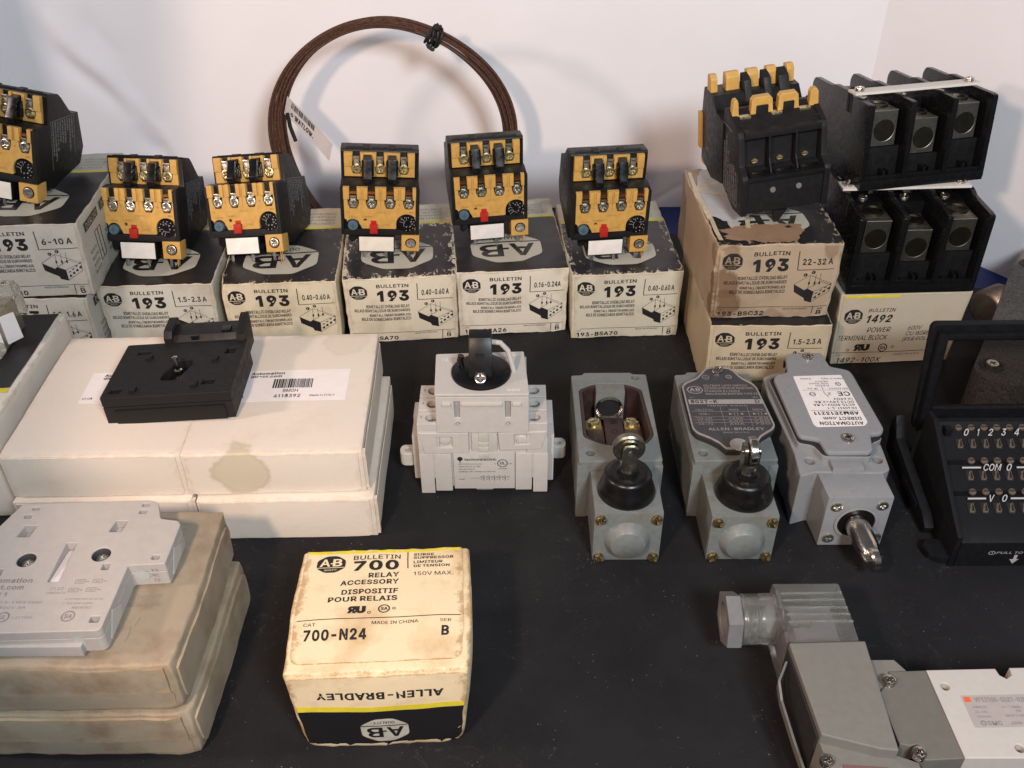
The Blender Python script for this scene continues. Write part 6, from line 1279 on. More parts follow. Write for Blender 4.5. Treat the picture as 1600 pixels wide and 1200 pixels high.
# ------------------------------------------------------------------ limit switches
def boot_head(t, ox, oy, z0, facing):
    """black boot with roller plunger on a square head; ox, oy = boot centre; z0 = head top"""
    m = MB(); m.lathe([(0, z0), (1.34, z0), (1.36, z0 + .12), (1.22, z0 + .55), (1.13, z0 + .75), (1.12, z0 + 1.05), (1.02, z0 + 1.20), (0.80, z0 + 1.27), (0.62, z0 + 1.22), (0.50, z0 + 1.25), (0.46, z0 + 1.38), (0.30, z0 + 1.42), (0, z0 + 1.42)], 56, (ox, oy, 0)); m.build('rubber_boot', K['rubber'], t, sharp=50)
    zc = z0 + 2.60
    m = MB(); m.lathe([(0, z0 + 1.2), (0.40, z0 + 1.2), (0.40, z0 + 1.85), (0.36, z0 + 1.95)], 28, (ox, oy, 0)); m.build('plunger', K['dull_brass'], t)
    if facing == 'y':
        for s_ in (-1, 1):
            plate('clevis', [rounded([(ox - .36, z0 + 1.8), (ox + .36, z0 + 1.8), (ox + .36, zc + .25), (ox + .2, zc + .36), (ox - .2, zc + .36), (ox - .36, zc + .25)], .08), circ(ox, zc, .1, 14)], oy + s_ * .28 - .09, oy + s_ * .28 + .09, K['dull_brass'], t, 'y', .03)
        m = MB(); m.lathe([(0, -.19), (.66, -.19), (.74, -.13), (.74, .13), (.66, .19), (0, .19)], 40, (ox - .05, oy + .08, zc + .02), 'y'); m.build('roller', K['dull_brass'], t)
        m = MB(); m.lathe([(0, -.42), (.12, -.42), (.12, .42), (0, .42)], 18, (ox, oy, zc - .02), 'y'); m.build('roller_pin', K['pin'], t)
    else:
        for s_ in (-1, 1):
            plate('clevis', [rounded([(oy - .36, z0 + 1.8), (oy + .36, z0 + 1.8), (oy + .36, zc + .25), (oy + .2, zc + .36), (oy - .2, zc + .36), (oy - .36, zc + .25)], .08)], ox + s_ * .28 - .09, ox + s_ * .28 + .09, K['dull_brass'], t, 'x', .03)
        m = MB(); m.lathe([(0, -.19), (.60, -.19), (.66, -.13), (.66, .13), (.60, .19), (0, .19)], 40, (ox + .03, oy, zc + .02), 'x'); m.build('roller', K['chrome'], t)
        m = MB(); m.lathe([(0, -.42), (.12, -.42), (.12, .42), (0, .42)], 18, (ox, oy, zc - .02), 'x'); m.build('roller_pin', K['dull_brass'], t)
def head_block(t, x0, x1, zt, dirty=True):
    m = MB(); m.box(x0, x1, -2.95, -0.05, 0.03, zt); m.build('head', K['enamel'], t, 0.07)
    cx = (x0 + x1) / 2; m = MB(); m.lathe([(0, -3.42), (0.78, -3.42), (0.82, -3.38), (1.08, -2.95)], 44, (cx + 0.0, 0, zt * .46), 'y'); m.build('head_boss', K['enamel'], t, sharp=50)
    for x, z in ((x0 + .30, zt - .32), (x1 - .30, zt - .32), (x0 + .30, .30), (x1 - .30, .30)): put_screw(t, (x, -2.97, z), 'slot', 0.24, 'brass', 'y', random.uniform(20, 150), depth=0.18, name='cover_screw')
def switch_body(t, cavity=None):
    H = 3.62; ol = [(-2.02, 0.02), (1.98, 0.05), (1.98, 7.05), (1.25, 7.08), (1.15, 7.22), (-1.35, 7.22), (-1.45, 7.02), (-2.04, 6.98)]
    return H, rounded(ol, 0.12)
GL = 'gray limit switches on the mat'
def limit_open():
    O = (5.2, 34.44, 0); t = thing('limit_switch', 'gray-green limit switch with its cover off, brown contacts showing inside', 'limit switch', O, (0, 0, 0), GL)
    H, ol = switch_body(t); ol = [(x * 1.0, y) for x, y in ol]
    cav = rounded([(-1.70, 5.8), (-0.9, 6.25), (0.82, 6.25), (1.58, 5.8), (1.80, 1.95), (1.32, 1.28), (0.2, 1.12), (-0.82, 1.30), (-1.70, 1.85)], 0.25)
    holes = [circ(-1.42, 0.66, 0.22, 20), circ(1.36, 6.78, 0.20, 20)]
    plate('housing', [ol, cav, *holes], 0.42, H, K['enamel'], t, 'z', 0.05)
    plate('housing_base', [ol], 0.0, 0.41, K['enamel'], t, 'z', 0.03)
    for a, b_ in ((-2.08, -1.55), (1.6, 2.02)): m = MB(); m.box(a, b_, -0.02, 0.5, 0.0, 3.3); m.build('corner_post', K['enamel'], t, 0.06)
    inner = rounded([(-1.52, 5.7), (-0.8, 6.1), (0.75, 6.1), (1.42, 5.7), (1.62, 2.0), (1.22, 1.42), (0.2, 1.26), (-0.75, 1.42), (-1.52, 1.95)], 0.25)
    plate('liner', [rounded([(-1.69, 5.79), (-0.89, 6.24), (0.81, 6.24), (1.57, 5.79), (1.79, 1.96), (1.31, 1.29), (0.2, 1.13), (-0.81, 1.31), (-1.69, 1.86)], 0.25), inner], 1.4, H - 0.06, K['bakelite'], t, 'z', 0.03)
    m = MB(); m.box(-0.80, 0.72, 5.56, 6.2, 0.5, H - .03); m.build('conduit_wall', K['enamel'], t, 0.05)
    m = MB(); m.lathe([(0.70, 5.25), (0.66, 5.30), (0.70, 5.36), (0.66, 5.42), (0.70, 5.48), (0.66, 5.54), (0.60, 5.54)], 36, (-0.08, 0, 2.60), 'y', caps=False); m.build('conduit_thread', K['chrome'], t)
    m = MB(); m.lathe([(0, 5.52), (0.62, 5.53)], 36, (-0.08, 0, 2.60), 'y'); m.build('conduit_bore', K['hole'], t)
    m = MB(); m.box(-1.35, -0.5, 1.5, 4.1, 0.5, 2.5); m.box(0.55, 1.5, 1.5, 4.1, 0.5, 2.5); m.box(-0.45, 0.52, 1.4, 4.6, 0.5, 2.62); m.build('contact_block', K['bakelite'], t, 0.05)
    m = MB(); m.lathe([(0.2, 2.625), (0, 2.63)], 16, (0.05, 4.25, 0)); m.build('block_hole', K['hole'], t)
    m = MB(); m.lathe([(0.18, 2.62), (0.13, 2.62), (0.13, 2.66), (0.18, 2.66)], 16, (0.05, 3.5, 0), closed=True); m.build('block_ring', K['bakelite'], t)
    for x in (-1.0, 0.98):
        m = MB(); m.box(x - .4, x + .4, 3.7, 4.35, 2.5, 2.62); m.build('contact_strap', K['brass'], t, 0.02)
        put_screw(t, (x, 4.1, 2.62), 'slot', 0.30, 'steel_yellow', 'z', 20 if x < 0 else -30, name='contact_screw', depth=0.2)
    p = Print(flat((0, 0, 2.5), (1, 0, 0), (0, 1, 0)), off=0.01); p.text('1', -1.0, 2.9, -0.93, 3.1, 0); p.text('2', 1.0, 2.9, 1.1, 3.1, 0); p.build('block_numbers', K['ink_gray'], t)['kind'] = 'stuff'
    head_block(t, -1.46, 1.70, 3.08); boot_head(t, 0.12, -1.45, 3.08, 'y')
    m = MB(); m.box(-0.9, 1.3, -0.3, 0.1, 0.4, 3.0); m.build('neck', K['enamel'], t, 0.05)
limit_open()
def limit_covered():
    O = (10.72, 34.44, 0); t = thing('limit_switch', 'gray-green limit switch with dark nameplate cover marked 802T-K', 'limit switch', O, (0, 0, 0), GL)
    H, ol = switch_body(t)
    plate('housing', [ol, circ(-1.52, 0.60, 0.22, 20)], 0.3, H, K['enamel'], t, 'z', 0.05)
    plate('housing_base', [ol], 0.0, 0.29, K['enamel'], t, 'z', 0.03)
    for a, b_ in ((-2.08, -1.55), (1.6, 2.02)): m = MB(); m.box(a, b_, -0.02, 0.5, 0.0, 3.3); m.build('corner_post', K['enamel'], t, 0.06)
    cov = [(10.02, 41.10), (10.30, 41.50), (10.5, 41.62), (11.5, 41.62), (11.7, 41.42), (12.05, 40.68), (12.55, 40.15), (12.72, 39.75), (12.98, 36.6), (12.82, 36.28), (12.10, 35.72), (11.75, 35.15), (11.55, 34.9), (11.2, 34.78), (10.2, 34.78), (9.98, 35.2), (9.55, 35.62), (8.98, 36.0), (8.80, 36.35), (8.78, 39.87), (9.0, 40.2), (9.7, 40.66)]
    L = [(x - O[0], y - O[1]) for x, y in cov]; Lr = rounded(L, 0.15)
    def sc(k, P=Lr): cx, cy = 0.15, 3.75; return [(cx + (x - cx) * k, cy + (y - cy) * k) for x, y in P]
    plate('gasket', [sc(0.985)], H, H + .12, K['gasket'], t, 'z', .03)
    plate('cover', [Lr], H + .13, H + .36, K['gasket'], t, 'z', .08)
    plate('cover_rim', [sc(.985), sc(.945)], H + .36, H + .42, K['nameplate_metal'], t, 'z', .02)
    plate('nameplate', [sc(.944)], H + .355, H + .385, K['nameplate'], t, 'z', .005)
    zt = H + .385
    put_screw(t, (10.88 - O[0], 41.12 - O[1], zt), 'slot', 0.27, 'chrome', 'z', 10, name='cover_screw', depth=0.26)
    p = Print(lambda u, v, off: (u - O[0], v - O[1], zt + off), off=0.010)
    p.rect(8.98, 38.36, 12.78, 38.74, 0); p.text('802T-K', 9.08, 38.42, 10.45, 38.70, 1, bold=.03, lv=2); p.text('D', 12.35, 38.42, 12.58, 38.70, 1, bold=.02, lv=2)
    p.text('CAT', 9.06, 38.86, 9.3, 38.95, 0); p.text('SER', 12.3, 38.86, 12.55, 38.95, 0)
    for i, s_ in enumerate(('OILTIGHT LIMIT SWITCH', 'INTERRUPTEUR DE POSITION', 'ETANCHE A L HUILE', 'ENCLOSURE BOITIER TYPE 13')): p.text(s_, 9.95, 39.83 - i * .235, (12.2, 12.45, 11.75, 12.6)[i], 39.99 - i * .235, 0, bold=.01)
    p.ring(9.45, 39.55, 0.30, 0.345, 0, n=8, sx=1.25); p.text('AB', 9.18, 39.45, 9.72, 39.72, 0, bold=.02); p.line(9.12, 39.37, 9.78, 39.37, .02, 0)
    p.ring(10.18, 40.65, 0.16, 0.19, 0); p.text('UL', 10.09, 40.58, 10.27, 40.72, 0); p.ring(11.4, 40.68, 0.12, 0.16, 0); p.text('SA', 11.33, 40.62, 11.47, 40.74, 0)
    p.text('NEMA A600', 9.9, 38.17, 11.9, 38.27, 0)
    for i, y in enumerate((37.15, 36.92, 36.70)):
        p.line(9.02, y + .17, 12.85, y + .17, .018, 0)
        for j, s_ in enumerate((('120-600', '72-120', '24-72')[i], ('7200', '60A', '60A')[i], ('720', '720', '720')[i])): x = (9.2, 10.75, 12.0)[j]; p.text(s_, x, y, x + .72, y + .12, 0)
    p.line(9.02, 37.75, 12.85, 37.75, .016, 0)
    for s_, x0, x1, y in (('VOLTS AC', 9.2, 10.1, 37.83), ('MAKE', 10.9, 11.4, 37.83), ('BREAK', 12.1, 12.65, 37.83)): p.text(s_, x0, y, x1, y + .12, 0)
    p.text('V/A~', 9.35, 37.45, 9.9, 37.65, 0)
    for x in (11.2, 12.4): p.line(x - .08, 37.42, x - .08, 37.68, .025, 0); p.line(x + .08, 37.42, x + .08, 37.68, .025, 0); p.poly([(x - .35, 37.47), (x - .18, 37.55), (x - .35, 37.63)], 0); p.poly([(x + .35, 37.47), (x + .18, 37.55), (x + .35, 37.63)], 0)
    p.line(10.5, 38.1, 10.5, 36.55, .016, 0); p.line(11.85, 38.1, 11.85, 36.55, .016, 0)
    p.text('ALLEN-BRADLEY', 9.62, 36.27, 12.35, 36.47, 0, bold=.01); p.text('MADE IN U.S.A.', 10.3, 36.05, 11.6, 36.15, 0)
    p.build('nameplate_print', [pm('nameplate_silver', (0.30, 0.27, 0.25), 0.4), K['nameplate']], t)['kind'] = 'stuff'
    m = MB(); m.lathe([(0.45, zt - .0), (0.44, zt + .02), (0, zt + .02)], 24, (10.9 - O[0], 35.2 - O[1], 0)); m.build('cover_eye', K['nameplate_metal'], t)
    m = MB(); m.box(-1.3, 1.2, -0.3, 0.1, 0.4, 2.8); m.build('neck', K['enamel'], t, 0.05)
    head_block(t, -1.60, 1.50, 2.85); boot_head(t, 0.12, -1.40, 2.85, 'x')
limit_covered()
def limit_third():
    O = (15.9, 34.2, 0); t = thing('limit_switch', 'light gray limit switch with white label and steel roller plunger pointing forward', 'limit switch', O, (0, 0, 0), GL)
    g = K['enamel_clean']; L = lambda P: [(x - O[0], y - O[1]) for x, y in P]
    zb = 3.25
    body = [(13.62, 33.75), (14.45, 34.05), (17.6, 33.95), (18.02, 34.2), (18.12, 35.6), (18.35, 41.7), (17.6, 42.05), (14.3, 42.05), (13.55, 41.7), (13.45, 40.0), (13.75, 35.5)]
    plate('housing', [rounded(L(body), .15), circ(14.35 - O[0], 34.85 - O[1], .24, 20), circ(17.62 - O[0], 34.9 - O[1], .24, 20)], 0.0, zb, g, t, 'z', .07)
    up = [(13.9, 35.7), (14.6, 35.5), (14.9, 34.7), (17.2, 34.65), (17.45, 35.6), (18.1, 35.95), (18.25, 41.2), (17.2, 41.55), (16.95, 42.7), (15.0, 42.7), (14.5, 41.3), (13.6, 40.9)]
    plate('upper_housing', [rounded(L(up), .2)], 2.6, zb + .38, g, t, 'z', .04)
    plate('gasket', [[(x * .985 + .0, 4 + (y - 4) * .985) for x, y in rounded(L(up), .2)]], zb + .38, zb + .46, K['gasket'], t, 'z', .01)
    cov = [(14.86, 42.70), (15.33, 42.88), (16.86, 42.92), (17.0, 41.62), (17.42, 41.48), (17.90, 41.28), (18.0, 40.95), (18.24, 36.38), (18.05, 36.05), (17.45, 35.95), (17.22, 34.80), (17.02, 34.62), (15.06, 34.62), (14.95, 34.85), (14.85, 35.60), (14.04, 35.82), (13.92, 36.08), (13.75, 40.55), (13.95, 40.89), (14.62, 41.14)]
    zt = zb + .74
    plate('cover', [rounded(L(cov), .16)], zb + .46, zt, g, t, 'z', .09)
    put_screw(t, (16.0 - O[0], 42.42 - O[1], zt), 'cross', .27, 'chrome', 'z', 30, name='cover_screw', depth=.18); put_screw(t, (16.22 - O[0], 35.55 - O[1], zt), 'cross', .30, 'chrome', 'z', 10, name='cover_screw', depth=.18)
    lab = rounded(L([(14.80, 40.72), (17.35, 40.82), (17.58, 36.85), (17.35, 36.58), (14.98, 36.50), (14.86, 36.7)]), .1)
    plate('label', [lab], zt - .002, zt + .012, K['paper'], t, 'z', .003)
    x0, x1, y0, y1 = 14.95, 17.35, 36.62, 40.7
    p = Print(lambda u, v, off: (x0 + (x1 - x0) * (1 - u) + .05 - O[0], y0 + (y1 - y0) * v - O[1], zt + .014 + off), off=.006)
    # text reads upside down from the viewer
    def T(s_, u0, v, u1, h, b=0.0):
        vs, fs, _ = text2d(s_, b); p._add([(u0 + (u1 - u0) * a, v + h * (1 - bb)) for a, bb in vs], fs, 0, 1)
    T('AUTOMATION', 0.02, 0.005, 0.92, 0.065, .025); T('DIRECT.com', 0.02, 0.10, 0.80, 0.06, .025); T('ABM2E13Z11', 0.02, 0.20, 0.95, 0.065, .03)
    p.rect(-.02, .285, 1.0, .290, 0)
    T('EN 60947-5-1', 0.02, 0.315, 0.62, 0.04, .01); T('AC15 400V~1.8A', 0.02, 0.375, 0.90, 0.045, .01); T('DC13 24V=2.8A', 0.02, 0.435, 0.85, 0.045, .01); T('Ui 690V', 0.02, 0.495, 0.42, 0.045, .01)
    T('CE', 0.02, 0.58, 0.28, 0.09, .02); T('Z', .42, .60, .5, .05); p.line(.5, .56, .56, .64, .012, 0); p.line(.56, .64, .56, .68, .012, 0); p.ring(.82, .62, .035, .045, 0, sx=1.4); p.line(.75, .62, .9, .62, .01, 0)
    T('EN 60947', 0.02, 0.72, 0.42, 0.03); T('IP 66', 0.66, 0.72, 0.88, 0.03); p.rect(-.02, .70, 1.0, .704, 0); p.rect(.55, .70, .56, .78, 0)
    p.ring(.18, .83, .03, .038, 0, sx=1.5); T('UL', .12, .81, .24, .04); T('A600', .38, .78, .68, .03); T('VDE 0660', .38, .825, .8, .03); T('HEAVY', .38, .87, .66, .03); T('Made in Italy', 0.02, 0.93, 0.50, 0.035); T('03/00', 0.72, 0.93, 0.95, 0.035, .01)
    p.build('label_print', K['ink_black'], t)['kind'] = 'stuff'
    # head
    hx0, hx1, hy = 14.62 - O[0], 17.66 - O[0], 32.35 - O[1]
    m = MB(); m.prism([(14.62 - O[0], hy), (17.66 - O[0], hy), (17.62 - O[0], 34.3 - O[1]), (14.5 - O[0], 34.3 - O[1])], .05, 3.18); m.build('head', g, t, .09)
    m = MB(); m.box(15.2 - O[0], 16.7 - O[0], 34.0 - O[1], 34.75 - O[1], 2.4, 3.5); m.build('head_bridge', g, t, .06)
    for x, z in ((15.08, 2.62), (17.2, 2.68), (15.05, .58), (17.3, .62)): put_screw(t, (x - O[0], hy - .01, z), 'cross', .27, 'steel', 'y', random.uniform(0, 90), name='cover_screw', depth=.08)
    cx, cz = 16.18 - O[0], 1.58
    m = MB(); m.lathe([(1.0, hy - .0), (1.02, hy - .08), (.9, hy - .10), (.86, hy - .02), (.80, hy + .02)], 40, (cx, 0, cz), 'y'); m.build('collar', g, t)
    m = MB(); m.lathe([(.88, hy - .05), (.62, hy - .03), (.5, hy + .0)], 40, (cx, 0, cz), 'y'); m.build('seal', K['rubber'], t)
    # steel plunger and roller, dropping slightly toward the viewer
    A = Vector((cx, hy - .02, cz)); Bv = Vector((cx + .22, hy - 2.25, cz - .25)); dv = (Bv - A).normalized()
    m = MB(); m.tube([A, A + dv * .9, A + dv * 1.5, A + dv * 1.9], [.56, .56, .54, .45], 32); m.build('plunger', K['chrome'], t)
    side = dv.cross(Vector((0, 0, 1))).normalized(); upv = side.cross(dv)
    for s_ in (-1, 1):
        m = MB(); c0 = A + dv * 1.5 + side * s_ * .30
        m.tube([c0, c0 + dv * .4, c0 + dv * .72], [.19, .21, .15], 16); m.build('clevis', K['chrome'], t)
    m = MB(); m.lathe([(0, -.22), (.48, -.22), (.56, -.14), (.56, .14), (.48, .22), (0, .22)], 40); ro = m.build('roller', K['chrome'], t); ro.location = A + dv * 2.15; ro.rotation_euler = side.to_track_quat('Z', 'Y').to_euler()
    m = MB(); m.lathe([(0, -.40), (.15, -.40), (.15, .40), (0, .40)], 20); ro = m.build('roller_pin', K['steel'], t); ro.location = A + dv * 2.1; ro.rotation_euler = side.to_track_quat('Z', 'Y').to_euler()
limit_third()

# ------------------------------------------------------------------ dark input module with open door, right
def module():
    O = (22.0, 31.0, 0); t = thing('input_module', 'dark input module with numbered screw terminals and its windowed door swung open', 'input module', O)
    X0, X1 = -1.3, 9.0
    prof = [(0.0, 0.0), (0.0, 1.55), (0.35, 1.75), (0.9, 2.0), (2.15, 2.45), (2.15, 2.80), (3.45, 3.25), (3.45, 3.6), (4.9, 4.1), (5.3, 4.45), (5.6, 4.45), (5.8, 3.8), (5.8, 0)]
    m = MB(); m.prism(prof, X0, X1, 'x'); m.build('module_body', K['plc'], t, 0.06)
    m = MB(); m.prism([(-.02, 0), (-.02, 1.9), (1.0, 2.4), (5.2, 4.7), (5.95, 4.6), (5.95, 0)], X0 - .28, X0 - .04, 'x'); m.build('side_wall', K['plc'], t, 0.05)
    # rows: back row screws + slots
    def F(y, z): return O
    rows = [(5.0, 4.35, 4.25, 3.92), (3.4, 3.62, 2.9, 3.08), (2.1, 2.82, 1.55, 2.26)]
    for ri, (ys, zs, yk, zk) in enumerate(rows):
        for i in range(9):
            x = -0.35 + i * 0.62 + (0.22 if ri == 1 else 0.0)
            m_ = link_mesh('terminal_screw', TERM_S, t, (x, ys, zs), (R(15), 0, 0)); 
            link_mesh('terminal_pocket', TERM_P, t, (x - .14, yk, zk), (R(20), 0, 0))
    for x in (-1.0,):
        m = MB(); m.box(x - .1, x + .2, 4.6, 5.0, 4.1, 4.5); m.build('corner_latch', K['plc'], t, .04)
    wi = K['ink_white']
    def row(y, z, items, tilt=60, lines=()):
        p = Print(flat((0, y, z), (1, 0, 0), (0, math.cos(R(tilt)), math.sin(R(tilt)))), off=.02)
        for s_, x0, x1 in items: p.text(s_, x0, 0, x1, .34, 0, bold=.012, shear=.12)
        for a, b_ in lines: p.rect(a, .12, b_, .20, 0)
        p.build('terminal_marking', wi, t)['kind'] = 'stuff'
    row(4.68, 4.08, [('0', -.15, .08), ('1', .50, .60), ('2', 1.02, 1.26), ('3', 1.66, 1.9), ('4', 2.28, 2.52), ('5', 2.9, 3.14)])
    row(3.1, 3.22, [('COM', .42, 1.28), ('0', 1.52, 1.76)], lines=((-.60, .30), (2.0, 3.0)))
    row(1.82, 2.42, [('V', .42, .66), ('0', 1.02, 1.26)], lines=((-.60, .26), (1.42, 2.4)))
    p = Print(flat((0, -.01, 0), (1, 0, 0), (0, 0, 1)), off=.02); p.ring(.05 + .2, .92, .10, .125, 0, sx=1.3); p.text('1', .22, .85, .28, .99, 0); p.text('PULL TO OPEN', .45, .86, 2.6, 1.0, 0, bold=.005, shear=.1); p.poly([(1.35, .78), (1.5, .78), (1.5, .5), (1.62, .5), (1.4, .2), (1.18, .5), (1.35, .5)], 0); p.build('front_marking', pm('dim_white_ink', (.34, .33, .31), .5), t)['kind'] = 'stuff'
    m = MB(); m.prism([(-2.55, .9), (-2.3, 1.3), (X0 - .1, 1.3), (X0 - .1, .1), (-1.9, .1), (-2.4, .4)], 0.1, 0.5, 'z'); m.build('mounting_tab', K['plc'], t, .05)
    # door: upright frame with a clear window, joined to the body by a heavy side arm
    D0 = 39.0 - O[1]; xa, xb = 20.4 - O[0], 32 - O[0]
    fr = [(xa + .55, 2.0), (xb, 2.0), (xb, 8.45), (xa + .15, 8.42), (xa, 8.2)]
    win = [(xa + 1.25, 3.25), (xb - .6, 3.25), (xb - .6, 7.45), (xa + .98, 7.45)]
    plate('door_frame', [rounded(fr, .12), rounded(win, .06)], D0 - .12, D0 + .25, K['plc'], t, 'y', .04)
    m = MB(); m.prism([(xa + .65, 2.0), (xa + 1.0, 2.4), (xa + .75, 8.0), (xa + .3, 8.1)], D0 - .55, D0 - .1, 'y'); m.build('door_rail', K['plc'], t, .04)
    m = MB(); m.box(xa + .75, xb, D0 - .50, D0 - .1, 7.75, 8.05); m.build('door_lip', K['plc'], t, .05)
    m = MB(); m.box(xa + .9, xb, D0 - .50, D0 - .1, 2.05, 2.45); m.build('door_lip', K['plc'], t, .05)
    m = MB(); m.box(xa + .95, xb - .55, D0 + .03, D0 + .07, 3.15, 7.5); m.build('door_window', K['pane'], t)
    m = MB(); m.prism([(D0 - .1, .5), (D0 + .2, 2.2), (D0 - .2, 2.9), (D0 - .9, 1.9), (2.6, 1.0), (1.9, .6), (2.1, .05), (3.0, .1)], -2.12, -1.62, 'x'); m.build('door_arm', K['plc'], t, .15)
    m = MB(); m.prism([(-2.2, 3.2), (-1.5, 3.4), (-1.3, 5.2), (-1.45, 7.0), (-2.1, 7.6)], .6, 1.0, 'z'); m.build('arm_web', K['plc'], t, .04)
    m = MB(); m.box(-1.9, -1.4, 6.6, 7.2, 1.0, 1.7); m.build('hinge_block', K['plc'], t, .05)
m = MB(); m.lathe([(0, .03), (.15, .03), (.17, .0), (.17, -.1)], 16); m.box(-.14, .14, -.02, .02, .028, .045, 1); TERM_S = m.mesh('terminal_screw', [K['term'], K['hole']])
m = MB(); m.box(-.15, .15, -.30, .28, -.02, .012, 1); m.prism([(-.12, -.24), (.10, -.24), (.10, -.17), (-.02, -.17), (.10, .22), (.02, .22), (-.12, -.17)], .0, .05); m.box(.10, .13, -.2, .24, 0, .10); TERM_P = m.mesh('terminal_pocket', [K['term'], K['hole']])
module()

# ------------------------------------------------------------------ rough cast sensor housing at the right edge
def cast_housing():
    O = (28.0, 46, 0); t = thing('cast_housing', 'rough cast metal housing with a threaded conduit end, behind the open door', 'sensor housing', O)
    z = 3.4; L = lambda P: [(x - O[0], y - O[1]) for x, y in P]
    ol = L([(25.2, 41.3), (26.3, 40.6), (33, 40.2), (40, 46), (40, 60), (35.4, 57), (33.2, 54.3), (32.0, 53.4), (31.0, 51.9), (26.4, 44.4), (25.0, 42.2)])
    m = MB(); m.prism(rounded(ol, .5, 4), 0, z); m.build('housing', K['cast'], t, .18)
    for (x, y) in ((26.1, 42.4), (33.0, 53.4)):
        m = MB(); m.lathe([(.66, z - .02), (.60, z + .08), (.50, z + .06), (.44, z + .012), (0, z + .012)], 28, (x - O[0], y - O[1], 0), caps=False); m.build('bolt_well', K['gasket'], t)
        put_screw(t, (x - O[0], y - O[1] - .05, z), 'cross', .33, 'steel', 'z', 15, name='cover_bolt', depth=.25)
    # threaded conduit, axis toward the left and slightly toward the viewer
    prof = [(0, 0), (.95, 0), (1.0, .0), (1.12, .08)]
    h = .08
    for i in range(11): prof += [(1.20, h + .07), (1.13, h + .14)]; h += .14
    prof += [(1.10, h + .1), (0, h + .1)]
    m = MB(); m.lathe(prof, 40); c = m.build('conduit_end', K['bronze'], t, sharp=60)
    ax = Vector((1.0, 0.55, 0.05)).normalized(); c.location = (29.2 - O[0], 50.2 - O[1], 2.05); c.rotation_euler = ax.to_track_quat('Z', 'Y').to_euler()
cast_housing()

